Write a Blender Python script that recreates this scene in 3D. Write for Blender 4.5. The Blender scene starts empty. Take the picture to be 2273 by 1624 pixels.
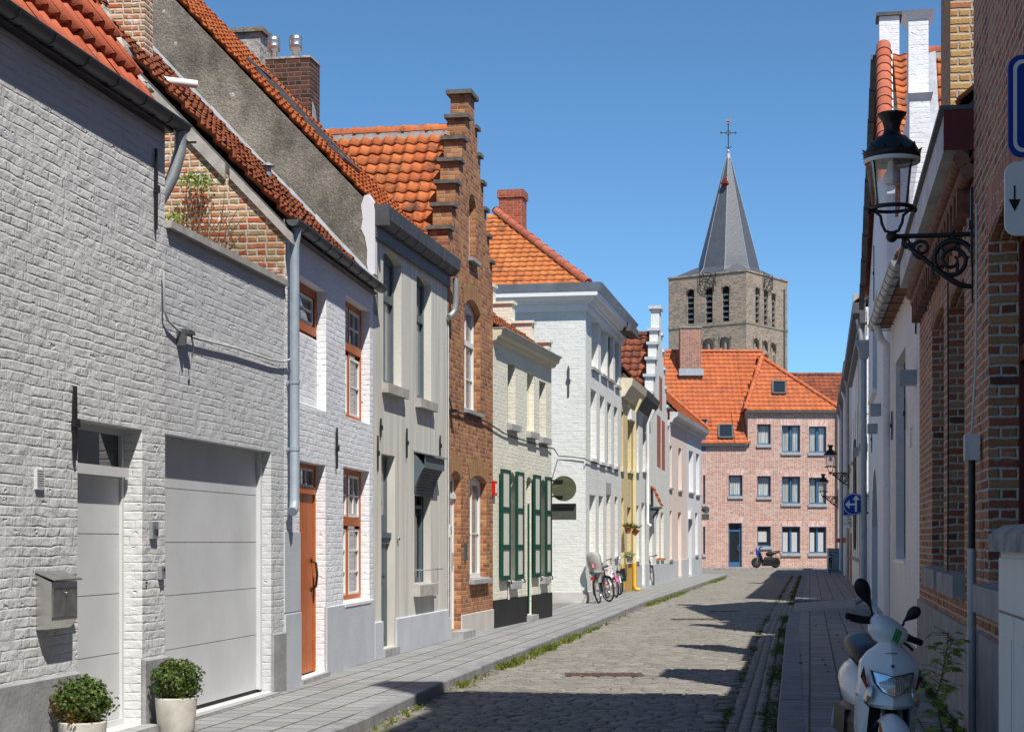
import bpy, math, random
from mathutils import Vector, Matrix
RD = math.radians
random.seed(11)
F = 3788.0; CX = 1136.5; HY = 1201.0; CAMZ = 1.6   # focal length, principal point and horizon in photo units
scn = bpy.context.scene
COL = scn.collection

# ------------------------------------------------------------------ camera, sun, sky
cam = bpy.data.cameras.new('camera'); camo = bpy.data.objects.new('camera', cam); COL.objects.link(camo)
camo.location = (0, 0, CAMZ); camo.rotation_euler = (RD(90), 0, 0)
cam.sensor_width = 36; cam.lens = F / 2273.0 * 36.0; cam.shift_y = (HY - 812.0) / 2273.0
cam.clip_start = 0.1; cam.clip_end = 4000
scn.camera = camo
SUN = Vector((-.718, 1.699, -2.65)).normalized()
sl = bpy.data.lights.new('sun', 'SUN'); sl.energy = 4.4; sl.angle = RD(.53); sl.color = (1, .95, .875)
so = bpy.data.objects.new('sun', sl); COL.objects.link(so)
so.rotation_euler = SUN.to_track_quat('-Z', 'Y').to_euler(); so.location = (20, -40, 60)
world = bpy.data.worlds.new('World'); scn.world = world; world.use_nodes = True
wn = world.node_tree; bg = wn.nodes['Background']
sky = wn.nodes.new('ShaderNodeTexSky'); sky.sky_type = 'NISHITA'; sky.sun_disc = False
sky.sun_elevation = math.asin(-SUN.z); sky.sun_rotation = math.atan2(-SUN.x, -SUN.y)
sky.air_density = .62; sky.dust_density = 0.0; sky.ozone_density = 3.5
tint = wn.nodes.new('ShaderNodeMixRGB'); tint.blend_type = 'MULTIPLY'; tint.inputs[0].default_value = 1; tint.inputs[2].default_value = (.64, .88, .93, 1)   # deep clear northern sky
wn.links.new(sky.outputs[0], tint.inputs[1]); wn.links.new(tint.outputs[0], bg.inputs[0]); bg.inputs[1].default_value = .12
scn.view_settings.view_transform = 'Standard'; scn.view_settings.look = 'None'
scn.view_settings.exposure = 0.44; scn.view_settings.gamma = 1
cy = scn.cycles
cy.max_bounces = 6; cy.diffuse_bounces = 4; cy.glossy_bounces = 3; cy.transmission_bounces = 4; cy.transparent_max_bounces = 8
cy.caustics_reflective = False; cy.caustics_refractive = False
cy.use_denoising = True
cy.sample_clamp_indirect = 6

# ------------------------------------------------------------------ material helpers
class NT:
    def __init__(s, name):
        s.m = bpy.data.materials.new(name); s.m.use_nodes = True; s.m.use_transparent_shadow = True
        s.t = s.m.node_tree; s.t.nodes.clear()
        s.out = s.t.nodes.new('ShaderNodeOutputMaterial'); s.b = s.t.nodes.new('ShaderNodeBsdfPrincipled')
        s.t.links.new(s.b.outputs[0], s.out.inputs[0])
    def n(s, ty, **kw):
        nd = s.t.nodes.new('ShaderNode' + ty)
        for k, v in kw.items(): setattr(nd, k, v)
        return nd
    def put(s, sock, v):
        if isinstance(v, bpy.types.NodeSocket): s.t.links.new(v, sock)
        elif isinstance(v, (tuple, list)) and len(v) == 3 and sock.type == 'RGBA': sock.default_value = (*v, 1)
        else: sock.default_value = v
    def M(s, op, a, b=None, c=None):
        nd = s.n('Math', operation=op)
        for i, v in enumerate((a, b, c)):
            if v is not None: s.put(nd.inputs[i], v)
        return nd.outputs[0]
    def vec(s, x, y, z=0.0):
        nd = s.n('CombineXYZ')
        for i, v in enumerate((x, y, z)): s.put(nd.inputs[i], v)
        return nd.outputs[0]
    def noise(s, vec, scale, det=4, rough=.55, out=0):
        nd = s.n('TexNoise'); s.put(nd.inputs['Vector'], vec); nd.inputs['Scale'].default_value = scale
        nd.inputs['Detail'].default_value = det; nd.inputs['Roughness'].default_value = rough
        return nd.outputs[out]
    def ramp(s, fac, stops, interp='LINEAR'):
        nd = s.n('ValToRGB'); cr = nd.color_ramp; cr.interpolation = interp
        while len(cr.elements) < len(stops): cr.elements.new(.5)
        for e, (p, c) in zip(cr.elements, stops): e.position = p; e.color = (*c, 1)
        s.put(nd.inputs[0], fac); return nd.outputs[0]
    def step(s, v, lo, hi, a=0.0, b=1.0):
        nd = s.n('MapRange', interpolation_type='SMOOTHSTEP')
        s.put(nd.inputs[0], v)
        for i, q in zip((1, 2, 3, 4), (lo, hi, a, b)): nd.inputs[i].default_value = q
        return nd.outputs[0]
    def mix(s, f, a, b, mode='MIX'):
        nd = s.n('MixRGB', blend_type=mode); s.put(nd.inputs[0], f); s.put(nd.inputs[1], a); s.put(nd.inputs[2], b); return nd.outputs[0]
    def bump(s, h, dist, strength=1.0):
        nd = s.n('Bump'); nd.inputs['Strength'].default_value = strength; nd.inputs['Distance'].default_value = dist
        s.put(nd.inputs['Height'], h); s.t.links.new(nd.outputs[0], s.b.inputs['Normal'])
    def done(s, col=None, rough=.8, metal=0.0, spec=.3):
        if col is not None: s.put(s.b.inputs['Base Color'], col)
        s.put(s.b.inputs['Roughness'], rough); s.b.inputs['Metallic'].default_value = metal
        s.b.inputs['Specular IOR Level'].default_value = spec
        return s.m
    def uv(s): return s.n('TexCoord').outputs['UV']
    def obj(s): return s.n('TexCoord').outputs['Object']

def sc(c, k): return tuple(max(0, min(1, x * k)) for x in c)

def plain(name, col, rough=.7, metal=0.0, var=.15, nscale=6, bump=.002, bscale=60, spec=.3):
    t = NT(name); o = t.obj()
    f = t.noise(o, nscale, 5)
    c = t.ramp(f, [(.3, sc(col, 1 - var)), (.7, sc(col, 1 + var))])
    if bump: t.bump(t.noise(o, bscale, 3), bump)
    return t.done(c, rough, metal, spec)

def bricks(name, stops, mortar, bw=.2, bh=.065, gap=.012, soft=.004, dist=.008, warp=.006, wscale=6.0, rough=.85, alt=True,
           grain=.35, grscale=45, vary=.5, bumprand=.3, stain=None, swap=False, joint2=None, wash=None):
    t = NT(name); uv = t.uv()
    nz = t.n('TexNoise'); t.put(nz.inputs['Vector'], uv); nz.inputs['Scale'].default_value = wscale; nz.inputs['Detail'].default_value = 3
    off = t.n('VectorMath', operation='SUBTRACT'); t.put(off.inputs[0], nz.outputs[1]); off.inputs[1].default_value = (.5, .5, .5)
    sca = t.n('VectorMath', operation='SCALE'); t.put(sca.inputs[0], off.outputs[0]); sca.inputs['Scale'].default_value = warp * 2
    add = t.n('VectorMath', operation='ADD'); t.put(add.inputs[0], uv); t.put(add.inputs[1], sca.outputs[0])
    sp = t.n('SeparateXYZ'); t.put(sp.inputs[0], add.outputs[0])
    x, y = (sp.outputs[1], sp.outputs[0]) if swap else (sp.outputs[0], sp.outputs[1])
    ry = t.M('DIVIDE', y, bh); row = t.M('FLOOR', ry); par = t.M('FLOORED_MODULO', row, 2.0)
    bwr = t.M('MULTIPLY', t.M('SUBTRACT', 1.0, t.M('MULTIPLY', par, .5 if alt else 0.0)), bw)
    wn1 = t.n('TexWhiteNoise', noise_dimensions='1D'); t.put(wn1.inputs['W'], row)
    ux = t.M('ADD', t.M('DIVIDE', x, bwr), t.M('ADD', t.M('MULTIPLY', par, .25 if alt else .5), t.M('MULTIPLY', wn1.outputs[0], .12)))
    colu = t.M('FLOOR', ux)
    fx = t.M('MULTIPLY', t.M('FRACT', ux), bwr); fy = t.M('MULTIPLY', t.M('FRACT', ry), bh)
    dx = t.M('MINIMUM', fx, t.M('SUBTRACT', bwr, fx)); dy = t.M('MINIMUM', fy, t.M('SUBTRACT', bh, fy))
    d = t.M('MINIMUM', dx, dy)
    d = t.M('ADD', d, t.M('MULTIPLY', t.M('SUBTRACT', t.noise(uv, 30, 2), .5), gap * .8))
    mask = t.step(d, gap * .5 - soft, gap * .5 + soft)
    wn2 = t.n('TexWhiteNoise', noise_dimensions='2D'); t.put(wn2.inputs['Vector'], t.vec(colu, row))
    big = t.noise(uv, .9, 4)
    fac = t.M('ADD', t.M('MULTIPLY', wn2.outputs[0], 1 - (1 - vary) * .5), t.M('MULTIPLY', t.M('SUBTRACT', big, .5), .5))
    c = t.ramp(fac, stops)
    gr = t.noise(uv, grscale, 4, .65)
    c = t.mix(grain, c, t.ramp(gr, [(.25, (.45, .45, .45)), (.75, (1.25, 1.25, 1.25))]), 'MULTIPLY')
    c = t.mix(mask, mortar, c)
    if joint2: c = t.mix(t.M('MULTIPLY', t.M('SUBTRACT', 1.0, mask), t.step(t.noise(uv, 1.3, 4), .45, .6)), c, joint2)
    if wash:   # patches of lime bloom
        c = t.mix(t.M('MULTIPLY', t.step(t.noise(uv, wash[2], 5, .7), wash[1], wash[1] + .12), wash[3]), c, wash[0])
    if stain: c = t.mix(t.M('MULTIPLY', t.step(t.noise(uv, stain[2], 5, .6), stain[1], stain[1] + .2), stain[3]), c, stain[0])
    h = t.M('ADD', t.M('MULTIPLY', mask, .8), t.M('ADD', t.M('MULTIPLY', gr, grain * .6), t.M('MULTIPLY', wn2.outputs[0], bumprand)))
    h = t.M('ADD', h, t.M('MULTIPLY', t.noise(uv, 9, 3), .5))
    t.bump(h, dist)
    return t.done(c, rough)

def painted(name, col, bh=.065, bw=.2, dist=.012, gamt=.25, warp=.012, rough=.75, lump=1.0, head=.55):
    """thick paint over uneven brickwork: pillow shaped courses whose joints come and go, lumps and pits"""
    t = NT(name); uv = t.uv()
    nz = t.n('TexNoise'); t.put(nz.inputs['Vector'], uv); nz.inputs['Scale'].default_value = 4.5; nz.inputs['Detail'].default_value = 3
    off = t.n('VectorMath', operation='SUBTRACT'); t.put(off.inputs[0], nz.outputs[1]); off.inputs[1].default_value = (.5, .5, .5)
    sca = t.n('VectorMath', operation='SCALE'); t.put(sca.inputs[0], off.outputs[0]); sca.inputs['Scale'].default_value = warp * 2
    add = t.n('VectorMath', operation='ADD'); t.put(add.inputs[0], uv); t.put(add.inputs[1], sca.outputs[0])
    sp = t.n('SeparateXYZ'); t.put(sp.inputs[0], add.outputs[0]); x, y = sp.outputs[0], sp.outputs[1]
    ry = t.M('DIVIDE', y, bh); row = t.M('FLOOR', ry); par = t.M('FLOORED_MODULO', row, 2.0)
    bwr = t.M('MULTIPLY', t.M('SUBTRACT', 1.0, t.M('MULTIPLY', par, .45)), bw)
    w1 = t.n('TexWhiteNoise', noise_dimensions='1D'); t.put(w1.inputs['W'], row)
    ux = t.M('ADD', t.M('DIVIDE', x, bwr), t.M('MULTIPLY', w1.outputs[0], .6)); cu = t.M('FLOOR', ux)
    fy = t.M('ABSOLUTE', t.M('SUBTRACT', t.M('MULTIPLY', t.M('FRACT', ry), 2.0), 1.0))
    fx = t.M('ABSOLUTE', t.M('SUBTRACT', t.M('MULTIPLY', t.M('FRACT', ux), 2.0), 1.0))
    w2 = t.n('TexWhiteNoise', noise_dimensions='2D'); t.put(w2.inputs['Vector'], t.vec(cu, row))
    a1 = t.step(t.noise(uv, 3.4, 4, .65), .38, .66, .12, .9); a2 = t.step(t.noise(uv, 4.7, 3, .65), .40, .64, .0, 1.0)
    bed = t.M('MULTIPLY', t.M('POWER', fy, 7.0), a1); hd = t.M('MULTIPLY', t.M('POWER', fx, 12.0), t.M('MULTIPLY', a2, head))
    h = t.M('SUBTRACT', t.M('MULTIPLY', w2.outputs[0], .62), t.M('MULTIPLY', t.M('MAXIMUM', bed, hd), .72))
    h = t.M('ADD', h, t.M('MULTIPLY', t.noise(uv, 8, 3, .5), 1.5 * lump)); h = t.M('ADD', h, t.M('MULTIPLY', t.noise(uv, 34, 3, .55), .30 * lump))
    pit = t.step(t.noise(t.vec(t.M('MULTIPLY', x, .55), y), 13, 2, .5), .66, .76); h = t.M('SUBTRACT', h, t.M('MULTIPLY', pit, .8))
    t.bump(h, dist)
    c = t.ramp(t.noise(uv, 1.1, 5, .6), [(.3, sc(col, .92)), (.7, sc(col, 1.05))])
    c = t.mix(t.M('MULTIPLY', t.step(t.noise(uv, .7, 5, .65), .55, .75), gamt), c, sc(col, .6))
    st_ = t.noise(t.vec(t.M('MULTIPLY', x, 7.0), t.M('MULTIPLY', y, .55)), 1.0, 5, .65)   # rain streaks
    c = t.mix(t.M('MULTIPLY', t.step(st_, .52, .72), gamt * 1.1), c, sc(col, .55))
    c = t.mix(t.M('MULTIPLY', pit, .25), c, sc(col, .5))
    return t.done(c, rough)

def glassmat(name, tint=(.02, .025, .03), rough=.03):
    t = NT(name); t.b.inputs['IOR'].default_value = 1.5
    o = t.obj(); t.bump(t.noise(o, 1.6, 1), .01, .5)
    return t.done(tint, rough, 0.0, .9)

def tilemat(name, cols, dirt=(.03, .025, .022), damt=.5, thr=.55, dscale=5.0, rough=.85):
    # per-tile colour from the tile's own uv cell, weathering from object space
    t = NT(name); uv = t.uv(); o = t.obj()
    w = t.n('TexWhiteNoise', noise_dimensions='2D'); t.put(w.inputs['Vector'], uv)
    c = t.ramp(w.outputs[0], cols)
    c = t.mix(.5, c, t.ramp(t.noise(o, 14, 5, .7), [(.25, (.55, .5, .5)), (.7, (1.2, 1.2, 1.2))]), 'MULTIPLY')
    c = t.mix(t.M('MULTIPLY', t.step(t.noise(o, dscale, 5, .7), thr, thr + .16), damt), c, dirt)
    c = t.mix(t.M('MULTIPLY', t.step(t.noise(o, 19, 3, .6), .61, .70), .4), c, (.33, .29, .20))   # lichen
    t.bump(t.noise(o, 70, 3), .003)
    return t.done(c, rough)

def leafmat(name, cols):
    t = NT(name); uv = t.uv()
    w = t.n('TexWhiteNoise', noise_dimensions='2D'); t.put(w.inputs['Vector'], uv)
    c = t.ramp(w.outputs[0], cols)
    t.put(t.b.inputs['Base Color'], c)
    t.b.inputs['Roughness'].default_value = .5; t.b.inputs['Specular IOR Level'].default_value = .3
    tr = t.n('BsdfTranslucent'); t.put(tr.inputs[0], c)
    mx = t.n('MixShader'); mx.inputs[0].default_value = .25
    t.t.links.new(t.b.outputs[0], mx.inputs[1]); t.t.links.new(tr.outputs[0], mx.inputs[2]); t.t.links.new(mx.outputs[0], t.out.inputs[0])
    return t.m

# ------------------------------------------------------------------ mesh helpers
class MB:
    def __init__(s): s.v = []; s.f = []; s.sm = []; s.uvc = {}
    def poly(s, pts, smooth=False, uv=None):
        k = len(s.v); s.v += [tuple(p) for p in pts]; s.f.append(tuple(range(k, k + len(pts)))); s.sm.append(smooth)
        if uv is not None: s.uvc[len(s.f) - 1] = uv
    def mesh(s, vs, fs, smooth=False, uv=None):
        k = len(s.v); s.v += [tuple(p) for p in vs]
        for f in fs:
            s.f.append(tuple(i + k for i in f)); s.sm.append(smooth)
            if uv is not None: s.uvc[len(s.f) - 1] = uv
    def box(s, x0, x1, y0, y1, z0, z1, uv=None):
        if x0 > x1: x0, x1 = x1, x0
        if y0 > y1: y0, y1 = y1, y0
        if z0 > z1: z0, z1 = z1, z0
        v = [(x0, y0, z0), (x1, y0, z0), (x1, y1, z0), (x0, y1, z0), (x0, y0, z1), (x1, y0, z1), (x1, y1, z1), (x0, y1, z1)]
        s.mesh(v, [(0, 3, 2, 1), (4, 5, 6, 7), (0, 1, 5, 4), (1, 2, 6, 5), (2, 3, 7, 6), (3, 0, 4, 7)], False, uv)
    def taper(s, x0, x1, y0, y1, z0, z1, dx, dy):   # a box whose top is larger (or smaller) by dx, dy on every side
        v = [(x0, y0, z0), (x1, y0, z0), (x1, y1, z0), (x0, y1, z0), (x0 - dx, y0 - dy, z1), (x1 + dx, y0 - dy, z1), (x1 + dx, y1 + dy, z1), (x0 - dx, y1 + dy, z1)]
        s.mesh(v, [(0, 3, 2, 1), (4, 5, 6, 7), (0, 1, 5, 4), (1, 2, 6, 5), (2, 3, 7, 6), (3, 0, 4, 7)])
    def prism(s, pts, ext):                          # polygon pts (3-D) extruded by the vector ext
        e = Vector(ext); a = [Vector(p) for p in pts]; b = [p + e for p in a]; n = len(a)
        s.mesh(a + b, [tuple(range(n - 1, -1, -1)), tuple(range(n, 2 * n))] + [(i, (i + 1) % n, n + (i + 1) % n, n + i) for i in range(n)])
    def bar(s, p, q, w, h, up=(0, 0, 1)):
        p = Vector(p); q = Vector(q); d = (q - p).normalized(); u = Vector(up)
        r = d.cross(u)
        if r.length < 1e-4: r = d.cross(Vector((0, 1, 0)))
        r.normalize(); u = r.cross(d).normalized()
        r *= w / 2; u *= h / 2
        v = [p - r - u, p + r - u, p + r + u, p - r + u, q - r - u, q + r - u, q + r + u, q - r + u]
        s.mesh(v, [(0, 1, 2, 3), (7, 6, 5, 4), (0, 4, 5, 1), (1, 5, 6, 2), (2, 6, 7, 3), (3, 7, 4, 0)])
    def tube(s, pts, r, n=8, closed=False, cap=True):
        P = [Vector(p) for p in pts]; m = len(P)
        rs = r if isinstance(r, (list, tuple)) else [r] * m
        tan = []
        for i in range(m):
            a = P[(i - 1) % m] if (closed or i > 0) else P[i]; b = P[(i + 1) % m] if (closed or i < m - 1) else P[i]
            tan.append((b - a).normalized())
        nrm = tan[0].orthogonal().normalized(); vs = []
        for i in range(m):
            nrm = (nrm - tan[i] * nrm.dot(tan[i])).normalized(); bi = tan[i].cross(nrm)
            for k in range(n):
                a = 2 * math.pi * k / n
                vs.append(P[i] + (nrm * math.cos(a) + bi * math.sin(a)) * rs[i])
        fs = []
        for i in range(m if closed else m - 1):
            j = (i + 1) % m
            for k in range(n):
                l = (k + 1) % n; fs.append((i * n + k, i * n + l, j * n + l, j * n + k))
        s.mesh(vs, fs, True)
        if cap and not closed:
            s.poly(vs[:n][::-1]); s.poly(vs[-n:])
    def lathe(s, prof, c=(0, 0, 0), n=20, axis='z', smooth=True, cap=True):
        c = Vector(c); vs = []
        for r, h in prof:
            for k in range(n):
                a = 2 * math.pi * k / n; x, y = r * math.cos(a), r * math.sin(a)
                vs.append(c + Vector((x, y, h) if axis == 'z' else ((h, x, y) if axis == 'x' else (y, h, x))))
        fs = [(i * n + k, i * n + (k + 1) % n, (i + 1) * n + (k + 1) % n, (i + 1) * n + k) for i in range(len(prof) - 1) for k in range(n)]
        s.mesh(vs, fs, smooth)
        if cap:
            if prof[0][0] > 1e-4: s.poly(vs[:n][::-1])
            if prof[-1][0] > 1e-4: s.poly(vs[-n:])
    def loft(s, rings, smooth=True, cap=True):
        n = len(rings[0]); vs = [p for r in rings for p in r]
        s.mesh(vs, [(i * n + k, i * n + (k + 1) % n, (i + 1) * n + (k + 1) % n, (i + 1) * n + k) for i in range(len(rings) - 1) for k in range(n)], smooth)
        if cap: s.poly(rings[0][::-1]); s.poly(rings[-1])
    def ell(s, c, r, n=12, m=8):
        pr = []
        c = Vector(c); vs = []
        for i in range(m + 1):
            a = math.pi * i / m - math.pi / 2
            for k in range(n):
                b = 2 * math.pi * k / n
                vs.append(c + Vector((r[0] * math.cos(a) * math.cos(b), r[1] * math.cos(a) * math.sin(b), r[2] * math.sin(a))))
        s.mesh(vs, [(i * n + k, i * n + (k + 1) % n, (i + 1) * n + (k + 1) % n, (i + 1) * n + k) for i in range(m) for k in range(n)], True)
    def xform(s, M, start=0):
        for i in range(start, len(s.v)): s.v[i] = tuple(M @ Vector(s.v[i]))
    def build(s, name, mat, parent=None, sharp=0):
        me = bpy.data.meshes.new(name); me.from_pydata(s.v, [], s.f); me.update()
        me.polygons.foreach_set('use_smooth', s.sm)
        if sharp: me.set_sharp_from_angle(angle=RD(sharp))
        ul = me.uv_layers.new(name='UVMap'); dat = [0.0] * (2 * len(me.loops))
        for pi, p in enumerate(me.polygons):
            ov = s.uvc.get(pi)
            n = p.normal; ax, ay, az = abs(n.x), abs(n.y), abs(n.z)
            for k, li in enumerate(p.loop_indices):
                if ov is not None:
                    u, w = ov if not isinstance(ov, list) else ov[k]
                else:
                    x, y, z = s.v[me.loops[li].vertex_index]
                    if az > ax and az > ay: u, w = x, y
                    elif ax > ay: u, w = y, z
                    else: u, w = x, z
                dat[2 * li] = u; dat[2 * li + 1] = w
        ul.data.foreach_set('uv', dat)
        me.materials.append(mat)
        o = bpy.data.objects.new(name, me); COL.objects.link(o)
        if parent is not None: o.parent = parent
        return o

def tag(o, label=None, cat=None, group=None, kind=None):
    if label: o['label'] = label
    if cat: o['category'] = cat
    if group: o['group'] = group
    if kind: o['kind'] = kind
    return o
def thing(name, label, cat, loc=(0, 0, 0), rz=0.0, group=None):
    o = bpy.data.objects.new(name, None); COL.objects.link(o); o.empty_display_size = .2
    o.location = loc; o.rotation_euler = (0, 0, rz)
    return tag(o, label, cat, group)

class Fr:
    """a facade: local x runs along it (left to right seen from the street), local y goes into the house, z up"""
    def __init__(s, x0, y0, x1, y1):
        d = Vector((x1 - x0, y1 - y0)); s.L = d.length; s.t = d / s.L; s.o = Vector((x0, y0)); s.i = Vector((-s.t.y, s.t.x))
        s.ang = math.atan2(d.y, d.x)
    def uz(s, px, py=HY, w=0.0):
        rx = (px - CX) / F; Y = (w + s.o.dot(s.i)) / (rx * s.i.x + s.i.y)
        P = Vector((rx * Y, Y)); return (P - s.o).dot(s.t), CAMZ - (py - HY) / F * Y
    def u(s, px, w=0.0): return s.uz(px, HY, w)[0]
    def z(s, px, py, w=0.0): return s.uz(px, py, w)[1]
    def hole(s, xl, xr, top, bot, arch=0.0, w=0.0):
        a, b = sorted((s.u(xl, w), s.u(xr, w)))
        z1 = top if isinstance(top, (int, float)) else s.z(*top, w); z0 = bot if isinstance(bot, (int, float)) else s.z(*bot, w)
        return (a, b, z0, z1, arch)
    def root(s, name, label, cat, group=None): return thing(name, label, cat, (s.o.x, s.o.y, 0), s.ang, group)
    def world(s, x, y, z=0): return Vector((s.o.x + s.t.x * x + s.i.x * y, s.o.y + s.t.y * x + s.i.y * y, z))

def arcpts(u0, u1, zs, rise, n=10):
    w = (u1 - u0) / 2; r = (w * w + rise * rise) / (2 * rise); cz = zs + rise - r; a = math.asin(min(1, w / r)); um = (u0 + u1) / 2
    if rise > w: a = math.pi - a
    return [(um + r * math.sin(-a + 2 * a * k / n), cz + r * math.cos(-a + 2 * a * k / n)) for k in range(n + 1)]

def wall(mb, solids, holes, depth=.12, thick=0.0, y=0.0, nohead=False):
    us = sorted({round(v, 4) for q in list(solids) + list(holes) for v in q[:2]}); zs = sorted({round(v, 4) for q in list(solids) + list(holes) for v in q[2:4]})
    def inr(q, u, z): return q[0] < u < q[1] and q[2] < z < q[3]
    nu, nz = len(us) - 1, len(zs) - 1
    st = [[0] * nz for _ in range(nu)]
    for i in range(nu):
        for j in range(nz):
            u = (us[i] + us[i + 1]) / 2; z = (zs[j] + zs[j + 1]) / 2
            if any(inr(h, u, z) for h in holes): st[i][j] = 2
            elif any(inr(q, u, z) for q in solids): st[i][j] = 1
    g = lambda i, j: st[i][j] if 0 <= i < nu and 0 <= j < nz else 0
    for i in range(nu):
        for j in range(nz):
            if st[i][j] != 1: continue
            a, b, c, d = us[i], us[i + 1], zs[j], zs[j + 1]
            mb.poly([(a, y, c), (b, y, c), (b, y, d), (a, y, d)])
            if thick:
                t = y + thick
                mb.poly([(b, t, c), (a, t, c), (a, t, d), (b, t, d)])
                if g(i - 1, j) == 0: mb.poly([(a, t, c), (a, y, c), (a, y, d), (a, t, d)])
                if g(i + 1, j) == 0: mb.poly([(b, y, c), (b, t, c), (b, t, d), (b, y, d)])
                if g(i, j + 1) == 0: mb.poly([(a, y, d), (b, y, d), (b, t, d), (a, t, d)])
    for h in holes:
        a, b, c, d, arch = (list(h) + [0])[:5]; t = y + depth
        s0 = d - arch
        mb.poly([(a, y, c), (a, t, c), (a, t, s0), (a, y, s0)])
        mb.poly([(b, t, c), (b, y, c), (b, y, s0), (b, t, s0)])
        mb.poly([(a, t, c), (a, y, c), (b, y, c), (b, t, c)])
        if not arch: mb.poly([(a, y, d), (a, t, d), (b, t, d), (b, y, d)])
        else:
            ps = arcpts(a, b, s0, arch)
            for (u0, z0), (u1, z1) in zip(ps, ps[1:]):
                mb.poly([(u0, y, z0), (u0, t, z0), (u1, t, z1), (u1, y, z1)])
                mb.poly([(u0, y, z0), (u1, y, z1), (u1, y, d + 1e-4), (u0, y, d + 1e-4)])

def pantiles(mb, o, a, b, W, H, inside=None, tw=.23, th=.30, amp=.035, lift=.03, sub=8, jit=.006, seed=1):
    rg = random.Random(seed); o = Vector(o); a = Vector(a).normalized(); b = Vector(b).normalized(); n = a.cross(b)
    nc = max(1, int(math.ceil(W / tw - .01))); nr = max(1, int(math.ceil(H / th - .01)))
    prof = []
    for k in range(sub + 1):
        f = k / sub; prof.append(amp * (.5 + .5 * math.cos(2 * math.pi * (f ** 1.35))) ** 1.3)
    for r in range(nr):
        t0 = r * th; t1 = min(H, t0 + th * 1.06)
        for c in range(nc):
            if inside and not inside((c + .5) * tw, t0 + th * .5): continue
            j0 = rg.uniform(-jit, jit); j1 = rg.uniform(-jit, jit); lo = []; hi = []; sk = []
            for k in range(sub + 1):
                s = min(W, (c + k / sub) * tw)
                lo.append(o + a * s + b * (t0 + j1) + n * (prof[k] + lift + j0)); hi.append(o + a * s + b * t1 + n * (prof[k] + j0 * .5))
                sk.append(o + a * s + b * (t0 + j1 + .004) + n * (prof[k] + j0 - .004))
            m = sub + 1
            mb.mesh(lo + hi + sk, [(k, k + 1, m + k + 1, m + k) for k in range(sub)] + [(2 * m + k, 2 * m + k + 1, k + 1, k) for k in range(sub)],
                    True, (c + .37, r + .61))

def ridge(mb, p, q, r=.09, seg=.33, up=None):
    p = Vector(p); q = Vector(q); L = (q - p).length; d = (q - p) / L; n = max(1, round(L / seg)); s = L / n
    side = d.cross(Vector((0, 0, 1)))
    side = side.normalized() if side.length > 1e-3 else Vector((1, 0, 0)); u = side.cross(d).normalized()
    for i in range(n):
        A = p + d * (i * s - .02); B = p + d * ((i + 1) * s + .02); vs = []
        for P, rr in ((A, r * 1.12), (A + d * .05, r * 1.12), (A + d * .055, r), (B, r * .97)):
            for k in range(9):
                g = math.pi * (k / 8) * 1.1 - .05 * math.pi
                vs.append(P + side * rr * math.cos(g) + u * rr * math.sin(g))
        mb.mesh(vs, [(m * 9 + k, m * 9 + k + 1, (m + 1) * 9 + k + 1, (m + 1) * 9 + k) for m in range(3) for k in range(8)], True, (i + .3, 77.5))

def gutter(mb, x0, x1, y, z, r=.065, n=9):
    """half round gutter along local x, open upwards, with end caps, a rolled front edge and joints"""
    A = []; 
    for x in (x0, x1):
        A.append([(x, y + r * math.cos(math.pi + math.pi * k / n), z + r * math.sin(math.pi + math.pi * k / n)) for k in range(n + 1)])
    mb.mesh(A[0] + A[1], [(k, k + 1, n + 2 + k, n + 1 + k) for k in range(n)], True)
    B = [[(x, y + (r - .006) * math.cos(math.pi + math.pi * k / n), z + (r - .006) * math.sin(math.pi + math.pi * k / n)) for k in range(n + 1)] for x in (x0, x1)]
    mb.mesh(B[0] + B[1], [(k + 1, k, n + 1 + k, n + 2 + k) for k in range(n)], True)
    mb.poly(A[0]); mb.poly(A[1][::-1])
    mb.tube([(x0, y - r, z), (x1, y - r, z)], .011, 6)
    x = x0 + .4
    while x < x1 - .1:
        mb.tube([(x, y + (r + .003) * math.cos(math.pi + math.pi * k / n), z + (r + .003) * math.sin(math.pi + math.pi * k / n)) for k in range(n + 1)], .007, 5)
        x += .55
# ------------------------------------------------------------------ materials
M = {}
M['grey_paint'] = painted('grey_painted_brick', (.64, .64, .635), .068, .235, .0135, .15, .016)
M['grey_paint2'] = painted('grey_painted_brick_smooth', (.58, .59, .595), .068, .225, .0105, .3, .012)
M['white_paint'] = painted('white_painted_brick', (.80, .815, .85), .066, .215, .010, .10, .014)
M['white_paint2'] = painted('white_painted_brick_corner', (.72, .725, .68), .066, .21, .008, .14, .008)
M['cream_paint'] = painted('cream_painted_brick', (.76, .74, .62), .066, .21, .008, .12, .008)
M['yellow_paint'] = painted('yellow_painted_brick', (.66, .54, .30), .066, .21, .007, .2, .008)
M['ochre'] = plain('ochre_plinth_paint', (.50, .33, .10), .7)
M['right_white'] = painted('whitewashed_render', (.80, .80, .82), .075, .24, .008, .18, .02, lump=1.3, head=.3)
M['plinth_grey'] = plain('grey_plinth_render', (.30, .30, .305), .85, var=.2, nscale=3, bump=.006, bscale=25)
M['plinth_pale'] = plain('pale_grey_plinth_render', (.50, .53, .57), .75, var=.08, nscale=2, bump=.003, bscale=30)
M['plinth_stone'] = plain('pale_stone_plinth', (.55, .52, .49), .8, var=.1, nscale=3)
M['beige'] = None
t = NT('beige_render'); o = t.obj(); sp = t.n('SeparateXYZ'); t.put(sp.inputs[0], o)
st = t.noise(t.vec(t.M('MULTIPLY', sp.outputs[0], 5.0), sp.outputs[1], t.M('MULTIPLY', sp.outputs[2], .35)), 1.2, 5)
c = t.ramp(st, [(.3, (.50, .485, .435)), (.62, (.67, .655, .59))]); t.bump(t.noise(o, 25, 4), .003)
M['beige'] = t.done(c, .85)
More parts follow.
